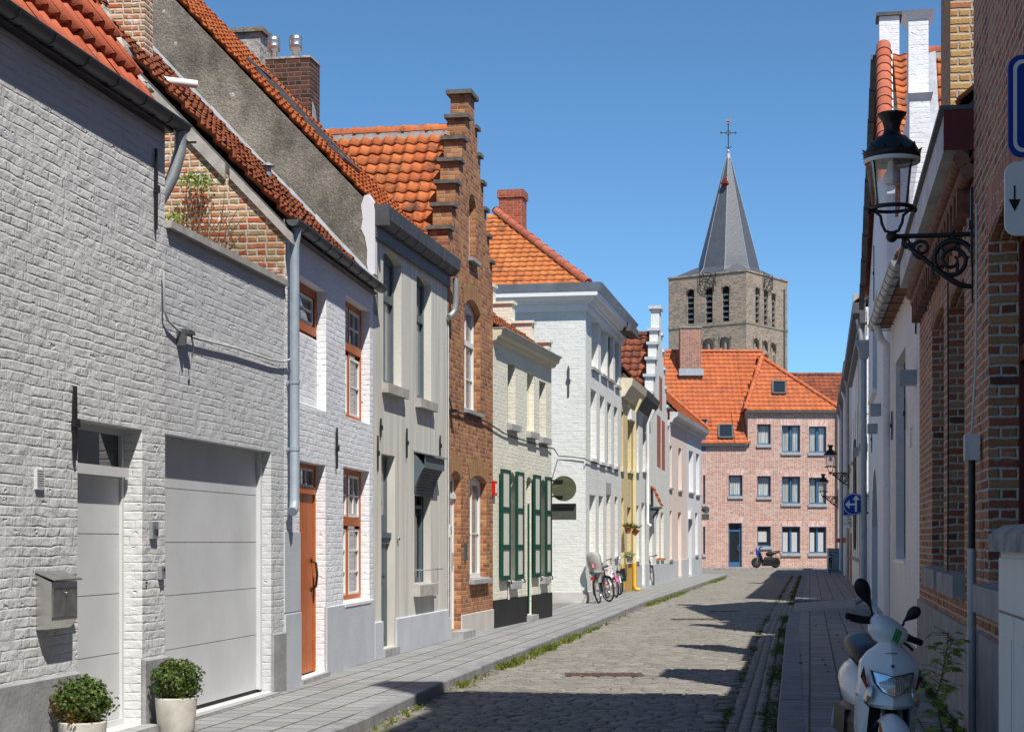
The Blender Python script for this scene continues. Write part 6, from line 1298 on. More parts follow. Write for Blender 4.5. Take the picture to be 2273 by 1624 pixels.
u = G6.u(1902); m = MB()
for R_, r_ in ((1.15, .05), (.95, .03), (.55, .03)): m.tube([(u - 1.6 + R_ * math.cos(a / 20 * 6.283), -.02, 3.1 + 1.5 * R_ * math.sin(a / 20 * 6.283)) for a in range(20)], r_, 5, True)
m.build('wall_ornament', M['cornice_dark'], g6)
cx_, cy_ = loc(G6, 1917.5, 44.6); chimney(g6, cx_, cy_ + .35, 6.4, G6.z(1917, 672, cy_), .6, .55, M['red_brick'], True, M['concrete'])
cx_, cy_ = loc(G6, 1897, 59.5); chimney(g6, cx_, cy_ + .1, 5.8, G6.z(1897, 656, cy_), .8, .32, M['concrete'], False)
m = MB(); m.tube([(G6.L - .1, -.2, 7.2), (G6.L - .1, -.12, 6.8), (G6.L - .1, -.1, .2)], .06, 8); m.build('downpipe', M['zinc'], g6)
ribbox(None, G6, 1907, 985, 1002, .2, .3, 'ribbed metal wall box left of the downpipe on the far white wall'); ribbox(None, G6, 1897, 993, 1010, .2, .3, 'smallest ribbed metal wall box farthest along the right side')
# 5, 6: the last houses on the right
for (a_, b_, he, nm, lab, mw) in ((73.5, 61, 7.9, 'grey_house', 'grey rendered house in shade with brick base and pale pipes', 'beige'), (90, 73.5, 8.2, 'narrow_house', 'last house on the right, pale front lost in shade', 'plinth_stone')):
    G_ = RF(a_, b_); g_ = G_.root(nm, lab, 'house'); wn_ = [(x, x + .9, z, z + 1.6, 0) for x in (1.5, 4.5, 7.5, 10) for z in (1.0, 4.3)]
    m = MB(); wall(m, [(0, G_.L, 0, he)], wn_, .14); m.poly([(G_.L, 0, 0), (G_.L, 6, 0), (G_.L, 6, he), (G_.L, 0, he)]); m.poly([(0, 6, 0), (0, 0, 0), (0, 0, he), (0, 6, he)]); m.build('wall', M[mw], g_)
    for h in wn_: f_ = window(g_, h, .14, M['white'], M['glass'], .06, trans=[(.65, .06)]); do_sill(f_, h[0], h[1], h[2], M['blue_stone'], .1, .1, .06, .14)
    m = MB(); m.box(-.02, G_.L - .02, -.3, 0, he - .1, he + .12); m.build('gutter', M['zinc_dark'], g_)
    eave_roof(g_, G_.L, he + .1, .25, .9, 2.8, M['tile_far'], 0, G_.L, seed=int(a_))
    for x in (2.9, 9.2): downpipe(g_, [(x, -.22, he - .1), (x, -.1, he - .5), (x, -.1, .2)], .06, 'zinc' if x > 5 else 'white')
    m = MB(); m.box(G_.L - 3, G_.L, -.02, 0, 0, 1.9); m.build('plinth', M['red_brick'], g_)
    m = MB(); m.box(5.6, 6.3, -.3, .0, 1.55, 1.75); m.build('window_box', M['ceramic'], g_)
    chimney(g_, 2.0, 2.8, he + 1.5, he + 3.9, .6, .6, M['red_brick'])

# ================================================================== STREET LAMPS
def lamp(px_wall, Yw, zarm, label):
    # local: +x points from the wall out over the street
    fr = RF(Yw + 1, Yw - 1); Pw = Vector(((px_wall - CX) / F * Yw, Yw)); n = -fr.i; ang = math.atan2(n.y, n.x); t_ = thing('street_lamp', label, 'street lamp', (Pw.x, Pw.y, zarm), ang, 'bracket lamps on the right hand houses')
    m = MB(); m.box(-.02, .015, -.025, .025, -.52, .28); m.build('wall_plate', M['black_iron'], t_)
    m = MB(); A = .60
    m.tube([(.0, 0, 0), (A, 0, 0)], .019, 8); m.ell((A + .0, 0, 0), (.045, .045, .045)); 
    m.tube([(.0, 0, -.40), (.10, 0, -.38), (.22, 0, -.30), (.36, 0, -.18), (.50, 0, -.06), (.52, 0, -.02)], [.018, .024, .022, .020, .017, .012], 7)
    def spiral(cx, cz, r0, r1, a0, turns, n=26, th=.011):
        m.tube([(cx + (r0 + (r1 - r0) * k / n) * math.cos(a0 + turns * 6.283 * k / n), 0, cz + (r0 + (r1 - r0) * k / n) * math.sin(a0 + turns * 6.283 * k / n)) for k in range(n + 1)], [th * (1.1 - .5 * k / n) for k in range(n + 1)], 6)
    spiral(.155, -.19, .165, .03, RD(200), -2.2, 44, .021); spiral(.38, -.095, .075, .015, RD(250), 1.6, 26, .016); spiral(.49, -.05, .042, .01, RD(180), 1.4, 20, .013)
    for a in (20, 90, 160, 230, 300): m.tube([(.15 + .06 * math.cos(RD(a)), 0, -.17 + .06 * math.sin(RD(a))), (.15 + .12 * math.cos(RD(a + 25)), 0, -.17 + .12 * math.sin(RD(a + 25)))], .013, 5)
    m.tube([(.15, 0, -.02), (.15, 0, .03)], .018, 6); m.tube([(.3, 0, -.24), (.29, 0, -.31)], .01, 5); m.build('bracket', M['black_iron'], t_)
    # yoke
    m = MB()
    for s in (-1, 1): m.tube([(A, .0, .03), (A + s * .05, 0, .045), (A + s * .075, 0, .10), (A + s * .085, 0, .16), (A + s * .12, 0, .19), (A + s * .17, 0, .205)], .012, 7); m.ell((A + s * .17, 0, .2), (.02, .02, .025))
    m.lathe([(.155, .205), (.165, .21), (.165, .228), (.155, .232), (.13, .225), (.13, .205)], (A, 0, 0), 24, cap=False); m.build('yoke', M['black_iron'], t_)
    m = MB(); m.lathe([(.148, .232), (.196, .56)], (A, 0, 0), 24, cap=False); m.build('glass', M['lens'], t_)
    m = MB()
    for k in range(4): a = RD(45 + 90 * k); m.tube([(A + .152 * math.cos(a), .152 * math.sin(a), .228), (A + .2 * math.cos(a), .2 * math.sin(a), .57)], .006, 5)
    m.build('cage_bar', M['black_iron'], t_)
    m = MB(); m.lathe([(.05, .40), (.06, .42), (.06, .47), (.045, .5), (.03, .53), (.03, .57)], (A, 0, 0), 14); m.build('bulb', M['sign_white'], t_)
    m = MB(); m.lathe([(.20, .555), (.212, .56), (.214, .585), (.20, .59)], (A, 0, 0), 28, cap=False); m.build('rim', M['white'], t_)
    m = MB(); m.lathe([(.20, .59), (.215, .60), (.215, .635), (.20, .65), (.175, .70), (.12, .745), (.115, .755), (.075, .77), (.062, .80), (.06, .83), (.075, .88), (.105, .92), (.11, .935), (.10, .94), (.07, .925), (.0, .925)], (A, 0, 0), 28)
    for k in range(12):
        a = RD(30 * k + 15); h = .05 if k % 3 == 1 else .022; p = Vector((A + .213 * math.cos(a), .213 * math.sin(a), .635)); tn = Vector((-math.sin(a), math.cos(a), 0)); o_ = Vector((math.cos(a), math.sin(a), 0))
        m.prism([p - tn * .03, p + tn * .03, p + tn * .012 + Vector((0, 0, h * .6)) + o_ * .012, p + Vector((0, 0, h)) + o_ * .02, p - tn * .012 + Vector((0, 0, h * .6)) + o_ * .012], o_ * -.012)
    m.build('hood', M['black_iron'], t_)
lamp(2160, 12.9, 3.92, 'large black lantern on a scrolled bracket on the near brick house')
lamp(1884, 56.7, 3.87, 'middle black lantern, over the far pavement above the blue arrow sign')
lamp(1860, 70.5, 3.45, 'smallest and farthest black lantern before the pink brick house')

# ================================================================== SIGNS
def flat(m, pts, y, t): m.prism([(x, y, z) for x, z in pts], (0, -t, 0))
Ys = 40.3; X = (1895 - CX) / F * Ys; Z = CAMZ - (1118.5 - HY) / F * Ys; rr = 24.8 / F * Ys
t_ = thing('traffic_sign', 'round blue sign with white left and straight arrows beside the downpipe', 'traffic sign', (X, Ys, Z), 0)
m = MB(); m.lathe([(0, -.01), (rr, -.01), (rr, .004), (0, .006)], n=36, axis='y', smooth=False); m.build('disc', M['sign_blue'], t_)
m = MB(); m.lathe([(rr * .90, -.013), (rr * .95, -.013), (rr * .95, -.0105), (rr * .90, -.0105)], n=36, axis='y', smooth=False, cap=False); m.build('rim', M['sign_white'], t_)
m = MB(); q = rr
def P2(*l): return [(a * q, b * q) for a, b in l]
flat(m, P2((.10, -.68), (.28, -.68), (.28, .38), (.58, .38), (.20, .80), (-.14, .38), (.10, .38)), -.0115, .003); flat(m, P2((.099, -.10), (.099, .08), (-.38, .08), (-.38, .40), (-.78, -.02), (-.38, -.42), (-.38, -.10)), -.0115, .003); m.build('arrow', M['sign_white'], t_)
m = MB()
for z in (.75, -.78): m.bar((rr * .4, .03, z * rr), (rr * 1.45, .03, z * rr), .03, .035)
m.bar((rr * 1.15, .03, -rr * .9), (rr * 1.15, .03, rr * .95), .035, .03); m.build('bracket', M['black_iron'], t_)
Yp = 60.4; xp_ = (1872 - CX) / F * Yp; zp = lambda py: CAMZ - (py - HY) / F * Yp; wp = 18.5 / F * Yp
t_ = thing('traffic_sign', 'blue oblong sign partly hidden behind the round arrow sign', 'traffic sign', (xp_, Yp, 0), 0); m = MB(); m.box(0, wp, -.01, 0, zp(1144.5), zp(1112)); m.build('plate', M['sign_blue'], t_); m = MB(); m.box(.02, wp - .02, -.013, -.0105, zp(1143.6), zp(1142.6)); m.build('rim', M['sign_white'], t_); m = MB(); m.bar((0, .02, zp(1130)), (wp + .14, .02, zp(1130)), .03, .03); m.build('bracket', M['black_iron'], t_)
t_ = thing('traffic_sign', 'small white plate with cycle and moped symbols below the blue signs', 'traffic sign', (xp_, Yp, 0), 0); m = MB(); m.box(0, wp, -.01, 0, zp(1171), zp(1146.8)); m.build('plate', M['sign_white'], t_); m = MB(); m.bar((0, .02, zp(1158)), (wp + .14, .02, zp(1158)), .03, .03); m.build('bracket', M['black_iron'], t_)
m = MB(); st = 0
flat(m, [(-.10, -.12), (-.088, -.12), (-.088, .06), (-.10, .06)], -.011, .002); flat(m, [(-.115, -.05), (-.073, -.05), (-.094, -.13)], -.011, .002)
for cz in (.09, -.06):
    for cx in (.03, .16): m.tube([(cx + .038 * math.cos(a / 10 * 6.283), -.012, cz + .038 * math.sin(a / 10 * 6.283)) for a in range(10)], .006, 4, True)
    m.tube([(.03, -.012, cz), (.09, -.012, cz + .06), (.16, -.012, cz), (.08, -.012, cz - .005), (.06, -.012, cz + .08)], .006, 4)
flat(m, [(.1, -.04), (.17, -.04), (.17, -.0), (.12, -.0)], -.011, .002); flat(m, [(.14, -.17), (.2, -.17), (.2, -.12), (.14, -.12)], -.011, .002); m.xform(Matrix.Translation((wp * .42, 0, zp(1158))) @ Matrix.Diagonal((.82, 1, .95, 1))); m.build('symbol', M['black'], t_)
# the near signs at the right edge, on their own pole
Yn = 6.4; xl = (2236 - CX) / F * Yn; s = Yn / F
t_ = thing('traffic_sign', 'blue rounded sign with white border on a pole at the right edge', 'traffic sign', (xl, Yn, 0), 0)
def rrect(x0, x1, z0, z1, r, n=6):
    o = []
    for cx, cz, a0 in ((x1 - r, z1 - r, 0), (x0 + r, z1 - r, 90), (x0 + r, z0 + r, 180), (x1 - r, z0 + r, 270)):
        o += [(cx + r * math.cos(RD(a0 + 90 * k / n)), cz + r * math.sin(RD(a0 + 90 * k / n))) for k in range(n + 1)]
    return o
W = .40; z1, z0 = CAMZ + (HY - 124) * s, CAMZ + (HY - 350) * s
m = MB(); flat(m, rrect(0, W, z0, z1, .05), 0, .012); m.build('plate', M['sign_blue'], t_)
m = MB(); o_ = rrect(.018, W - .018, z0 + .018, z1 - .018, .036); i_ = rrect(.032, W - .032, z0 + .032, z1 - .032, .026)
for k in range(len(o_)): j = (k + 1) % len(o_); m.poly([(o_[k][0], -.014, o_[k][1]), (i_[k][0], -.014, i_[k][1]), (i_[j][0], -.014, i_[j][1]), (o_[j][0], -.014, o_[j][1])])
m.build('border', M['sign_white'], t_)
m = MB(); m.tube([(W / 2, .06, 0.1), (W / 2, .06, z1 + .1)], .035, 10); m.build('pole', M['zinc'], t_); m = MB(); m.box(W / 2 - .05, W / 2 + .05, 0, .08, z0 + .05, z0 + .09); m.build('clamp', M['black_iron'], t_)
t_ = thing('traffic_sign', 'white rounded plate with a black down arrow under the blue sign', 'traffic sign', (xl - .012, Yn, 0), 0); z1, z0 = CAMZ + (HY - 360) * s, CAMZ + (HY - 524) * s
m = MB(); flat(m, rrect(0, W + .02, z0, z1, .045), 0, .012); m.build('plate', M['sign_white'], t_)
m = MB(); ax = (2253 - 2232) * s; flat(m, [(ax - .003, z1 - .09), (ax + .003, z1 - .09), (ax + .003, z0 + .13), (ax - .003, z0 + .13)], -.0125, .002); flat(m, [(ax - .022, z0 + .135), (ax + .022, z0 + .135), (ax, z0 + .09)], -.0125, .002); m.build('arrow', M['black'], t_)
# ================================================================== GROUND, ROAD, PAVEMENTS
def struct(o): o['kind'] = 'structure'; return o
m = MB(); m.poly([(-1500, -300, -.06), (1500, -300, -.06), (1500, 3000, -.06), (-1500, 3000, -.06)]); struct(m.build('ground', M['ground']))
KL = [(-3.6, 0), (-2.2, 9), (-1.22, 14.7), (-.70, 18.5), (-.2, 21.6), (1.37, 30.8), (3.32, 42.7), (5.8, 56), (8.2, 69.2), (9.55, 76.5), (9.9, 78.5), (9.95, 80), (9.5, 81.2), (8.6, 81.8), (6, 82.3), (-6, 84.5)]
FL = [(-5.2, 0), (-3.653, 9), (-2.3, 17.2), (-1.77, 21.75), (-.985, 26.0), (-.33, 29.44), (.79, 34.2), (1.8, 41.7), (3.14, 49), (3.86, 53), (4.62, 57.5), (6.1, 66), (8.55, 77)]
def lerpY(P, Y):
    for (x0, y0), (x1, y1) in zip(P, P[1:]):
        if y0 <= Y <= y1 and y1 > y0: return x0 + (x1 - x0) * (Y - y0) / (y1 - y0)
    return P[-1][0] if Y > P[-1][1] else P[0][0]
def KR(Y): return -.03 + .1575 * Y if Y < 14.3 else (2.222 + .1654 * (Y - 14.3) if Y < 30.5 else 4.90 + .1763 * (Y - 30.5))
def WR(Y): return 1.17 + .18 * Y
SD = Vector((.172, .985)).normalized(); SQ = Vector((SD.y, -SD.x))
def strip(m, inner, outer, z, base=None):
    # top of a pavement between two polylines of equal length with uv in street directions
    for k in range(len(inner) - 1):
        P = [inner[k], outer[k], outer[k + 1], inner[k + 1]]; m.poly([(x, y, z) for x, y in P], False, [(Vector(p).dot(SQ), Vector(p).dot(SD)) for p in P])
# left pavement
Ys_ = [0, 5, 9, 13, 15, 17.2, 19, 21.7, 24, 26, 29.4, 32, 34.2, 38, 41.7, 45, 49, 53, 57.5, 62, 66, 70, 74, 76.5]
KW = .15
m = MB(); strip(m, [(lerpY(FL, y) - .3, y) for y in Ys_], [(lerpY(KL, y) - KW, y) for y in Ys_], .10)
m.poly([(x, y, .10) for x, y in ((8.1, 76.5), (9.4, 76.5), (9.72, 78.5), (9.77, 79.8), (9.4, 80.95), (8.5, 81.6), (6, 82.1), (-6, 84.2), (-6, 78))], False, [(Vector(p).dot(SQ), Vector(p).dot(SD)) for p in ((8.1, 76.5), (9.4, 76.5), (9.72, 78.5), (9.77, 79.8), (9.4, 80.95), (8.5, 81.6), (6, 82.1), (-6, 84.2), (-6, 78))])
struct(m.build('pavement', M['paver']))
# the lane between the cream house and the corner house
m = MB(); m.poly([(-14, 37.6, .099), (.55, 34.3, .099), (1.55, 41.6, .099), (-13, 44, .099)], False, [(0, 0), (14, 0), (14, 7), (0, 7)]); 
struct(m.build('side_lane', bricks('lane_setts', [(0, (.19, .18, .165)), (.5, (.26, .245, .225)), (1, (.32, .30, .275))], (.10, .10, .06), .14, .10, .018, .006, .008, alt=False, vary=1)))
def kerb(P, side, w, z, mat, name):
    m = MB(); rg = random.Random(3)
    for (x0, y0), (x1, y1) in zip(P, P[1:]):
        d = Vector((x1 - x0, y1 - y0)); L = d.length; d /= L; q = Vector((-d.y, d.x)) * side; n = max(1, round(L / .95))
        for k in range(n):
            a = Vector((x0, y0)) + d * (L * k / n + .003); b = Vector((x0, y0)) + d * (L * (k + 1) / n - .003); dz = rg.uniform(-.004, .004)
            A, B, C, D = a, b, b + q * w, a + q * w; e = .012
            a2, b2 = a + q * e, b + q * e
            m.mesh([(*A, -.05), (*B, -.05), (*B, z - e + dz), (*A, z - e + dz), (*a2, z + .003 + dz), (*b2, z + .003 + dz), (*C, z + .003 + dz), (*D, z + .003 + dz), (*D, -.05), (*C, -.05)],
                   [(0, 1, 2, 3), (3, 2, 5, 4), (4, 5, 6, 7), (7, 6, 9, 8), (0, 3, 4, 7, 8), (1, 9, 6, 5, 2)] if side < 0 else [(0, 3, 2, 1), (3, 4, 5, 2), (4, 7, 6, 5), (7, 8, 9, 6), (0, 8, 7, 4, 3), (1, 2, 5, 6, 9)])
    struct(m.build(name, mat))
kerb(KL, 1, KW, .10, M['kerb_stone'], 'kerb')
# right pavement with the dropped kerb of the drive
m = MB(); Yr = [-8, 0, 5, 9, 14.3, 18, 22, 26, 30.5, 36.8]; strip(m, [(KR(y) + .22, y) for y in Yr], [(WR(y) + .4, y) for y in Yr], .10); Yr = [43.595, 48, 54, 60, 66, 72, 78, 84, 92]; strip(m, [(KR(y) + .22, y) for y in Yr], [(WR(y) + .4, y) for y in Yr], .10)
struct(m.build('pavement', M['paver_right']))
m = MB(); P = [(KR(36.8) + .0, 36.8), (WR(36.8) + 6, 36.8), (WR(43.6) + 6, 43.6), (KR(43.6), 43.6)]; zz = [.02, .1, .1, .02]
m.mesh([(KR(36.8) + .02, 36.8, .03), (KR(36.8) + .9, 36.8, .098), (KR(43.6) + .9, 43.6, .098), (KR(43.6) + .02, 43.6, .03), (WR(36.8) + 5, 36.8, .099), (WR(43.6) + 5, 43.6, .099)], [(0, 1, 2, 3), (1, 4, 5, 2)]); m.poly([(KR(43.6), 43.601, -.05), (KR(43.6) + .9, 43.601, -.05), (KR(43.6) + .9, 43.601, .10), (KR(43.6), 43.601, .10)]); struct(m.build('driveway', M['paver_right']))
kerb([(KR(y), y) for y in (-8, 0, 7, 14.3, 22, 30.5, 36.8)], -1, .22, .10, M['kerb_blue'], 'kerb'); kerb([(KR(y), y) for y in (43.6, 55, 70, 88)], -1, .22, .10, M['kerb_blue'], 'kerb'); kerb([(KR(36.8), 36.8), (KR(43.6), 43.6)], -1, .22, .018, M['kerb_stone'], 'kerb')
# far pavement before the pink house
m = MB(); m.poly([(-6, 96.2, .09), (26, 96.2, .09), (26, 99.1, .09), (-6, 99.1, .09)]); m.poly([(-6, 96.2, -.05), (26, 96.2, -.05), (26, 96.2, .09), (-6, 96.2, .09)]); struct(m.build('pavement', M['paver']))
# road bed and its setts
m = MB(); Yb = [-8, 0, 9, 14.7, 18.5, 21.6, 30.8, 42.7, 56, 69.2, 78.5]
for y0, y1 in zip(Yb, Yb[1:]): m.poly([(lerpY(KL, y0) - .05, y0, -.014), (KR(y0) + .1, y0, -.014), (KR(y1) + .1, y1, -.014), (lerpY(KL, y1) - .05, y1, -.014)])
m.poly([(-8, 78.5, -.014), (30, 78.5, -.014), (30, 96.3, -.014), (-8, 96.3, -.014)]); struct(m.build('road_bed', M['joint']))
rg = random.Random(77); m = MB(); cell = 0
def sett(c, du, dv, a, b, h):
    """one stone: domed top on a rectangle du x dv along directions a, b"""
    global cell
    cell += 1; e = min(du, dv) * .16; c = Vector((c.x, c.y)); j = lambda: rg.uniform(-.006, .006)
    B = []; T = []; zt = h + rg.uniform(-.002, .002); tx, ty = rg.uniform(-.0025, .0025), rg.uniform(-.0025, .0025)
    for su, sv in ((-1, -1), (1, -1), (1, 1), (-1, 1)):
        p = c + a * (su * du / 2 + j()) + b * (sv * dv / 2 + j()); B.append((p.x, p.y, -.02))
        p2 = c + a * (su * (du / 2 - .004) + j()) + b * (sv * (dv / 2 - .004) + j()); T.append(p2)
    M1 = [(p.x, p.y, zt - .008) for p in T]; q = [c.lerp(p, 1 - 2 * e / max(.05, (p - c).length) * .5) for p in T]; T2 = [(p.x, p.y, zt + su * tx + sv * ty) for p, (su, sv) in zip(q, ((-1, -1), (1, -1), (1, 1), (-1, 1)))]
    ce = (c.x, c.y, zt + .004)
    m.mesh(B + M1 + T2 + [ce], [(k, (k + 1) % 4, 4 + (k + 1) % 4, 4 + k) for k in range(4)] + [(4 + k, 4 + (k + 1) % 4, 8 + (k + 1) % 4, 8 + k) for k in range(4)] + [(8 + k, 8 + (k + 1) % 4, 12) for k in range(4)], True, (cell % 311 + .5, cell // 311 + .5))
s = 9.0; row = 0
while s < 99:
    dv = rg.uniform(.105, .125); pitch = dv + .012; t0 = rg.uniform(0, .2); q0 = -8.0 - t0
    # find the crosswise extent by scanning
    P0 = SD * (s + dv / 2); k = 0; row += 1; q = q0
    while q < 8.5:
        du = rg.uniform(.15, .25); c = P0 + SQ * (q + du / 2); q += du + .012
        Y = c.y
        if Y < 9.3 or Y > 96: continue
        if Y < 78.2:
            if not (lerpY(KL, Y) + .05 + du / 2 < c.x < KR(Y) - .48 - du / 2 + .05): continue
        elif not (-1 < c.x < 22): continue
        if 78.2 < Y < 82.6 and c.x < 10.1: continue
        sett(c, du, dv, SQ, SD, .0 + .03 * 0)
    s += pitch
# four rows of stones running along the right kerb
for r in range(4):
    y = 9.0
    while y < 90:
        dl = rg.uniform(.17, .26); c = Vector((KR(y + dl / 2) - .06 - .112 * r, y + dl / 2)); y += dl + .012
        if 36.4 < y < 43.9 and r == 0: pass
        sett(c, .098, dl, Vector((.985, -.17)), Vector((.17, .985)), -.006)
struct(m.build('road', M['sett']))
# manhole covers in the cobbles
for px0, px1, py, lab in ((1255, 1427, 1497, 'rusty slotted iron cover nearest in the sunlit cobbles'), (1490, 1600, 1374, 'small iron cover in the middle of the cobbled road'), (1572, 1640, 1356, 'farthest iron cover in the cobbled road')):
    Y = CAMZ * F / (py - HY); x0, x1 = (px0 - CX) / F * Y, (px1 - CX) / F * Y; t_ = thing('manhole_cover', lab, 'manhole cover', ((x0 + x1) / 2, Y, .0), 0, 'iron covers in the cobbles'); m = MB(); w = (x1 - x0) / 2; m.box(-w, w, -.24, .24, -.02, .008); m.build('frame', M['manhole'], t_)
    m = MB(); n = 9
    for k in range(n): m.box(-w * .9 + 1.8 * w * k / n, -w * .9 + 1.8 * w * (k + .55) / n, -.2, .2, .0085, .014)
    m.build('slat', M['manhole'], t_)
# ================================================================== GRASS AND MOSS
def blades(name, mat, spots, seed, hmax):
    rg = random.Random(seed); m = MB(); i = 0
    for (x, y, r, n, hs) in spots:
        for _ in range(n):
            i += 1; a = rg.uniform(0, 6.28); d = r * math.sqrt(rg.random()); p = Vector((x + d * math.cos(a) * .45, y + d * math.sin(a) * 1.4, -.012)); h = hmax * hs * rg.uniform(.3, 1); w = rg.uniform(.003, .008) * (1 + y * .02); b = rg.uniform(0, 6.28); t_ = Vector((math.cos(b), math.sin(b), 0)); l = Vector((rg.gauss(0, .45), rg.gauss(0, .45), 0)) * h
            m.poly([p - t_ * w, p + t_ * w, p + l * .45 + t_ * w * .8 + Vector((0, 0, h * .65)), p + l + Vector((0, 0, h)), p + l * .45 - t_ * w * .8 + Vector((0, 0, h * .65))], False, (i % 400 + .5, i // 400))
    o = m.build(name, M[mat]); o['kind'] = 'stuff'; return o
rg = random.Random(5); sp_ = []
def along(y0, y1, dens, r, hs, nn, off=.07):
    y = y0
    while y < y1: sp_.append((lerpY(KL, y) + off + rg.uniform(-.02, .05), y, r * rg.uniform(.6, 1.3), int(nn * rg.uniform(.1, 1.0) * (.25 if math.sin(y * 2.1) + rg.uniform(-.5, .5) < -.2 else 1)), hs)); y += dens * rg.uniform(.5, 1.5)
along(12.5, 17.0, .35, .10, .5, 24); along(18.6, 20.6, .22, .12, .7, 40); along(21.6, 28.5, .13, .17, .9, 80, .09); along(29, 33, .3, .15, .7, 40); along(35, 37, .6, .1, .5, 25); along(42.2, 52.5, .16, .2, .85, 60, .1); along(53, 66, .7, .15, .6, 20); along(66, 74.5, .25, .25, .9, 60, .12)
blades('grass', 'grass', sp_, 6, .11)
sp_ = []; y = 9.5
while y < 80:
    if not 37 < y < 43: 
        for k in range(3): sp_.append((KR(y) - rg.choice((.012, .03, .06, .08, .12, .45)) - rg.uniform(0, .04), y + rg.uniform(-.1, .1), .13, int(44 * max(.15, .5 + .5 * math.sin(y * 1.3))), .42))
    y += .14
blades('moss', 'moss', sp_, 8, .05)
rg = random.Random(12); sp_ = []
for k in range(900):
    y = 12 + 40 * rg.random() ** 1.3; x = rg.uniform(lerpY(KL, y) + .1, KR(y) - .5); sp_.append((x, y, .06, 4, .35))
blades('joint_grass', 'grass', sp_, 13, .05)
m = MB(); rg = random.Random(14)     # pale fallen blossom along the joints and the gutter
for k in range(2600):
    y = 15 + 45 * rg.random() ** 1.4; x = rg.uniform(lerpY(KL, y) - .3 * (rg.random() < .15), KR(y) - .3) if rg.random() < .7 else lerpY(KL, y) + abs(rg.gauss(0, .15)); s_ = rg.uniform(.006, .014); z = .105 if x < lerpY(KL, y) - .16 else .008; a = rg.uniform(0, 3); m.poly([(x + s_ * math.cos(a + q * 1.57), y + 1.6 * s_ * math.sin(a + q * 1.57), z + rg.uniform(0, .008)) for q in range(4)])
o = m.build('fallen_petals', plain('dry_petals', (.42, .36, .24), .9, bump=0)); o['kind'] = 'stuff'

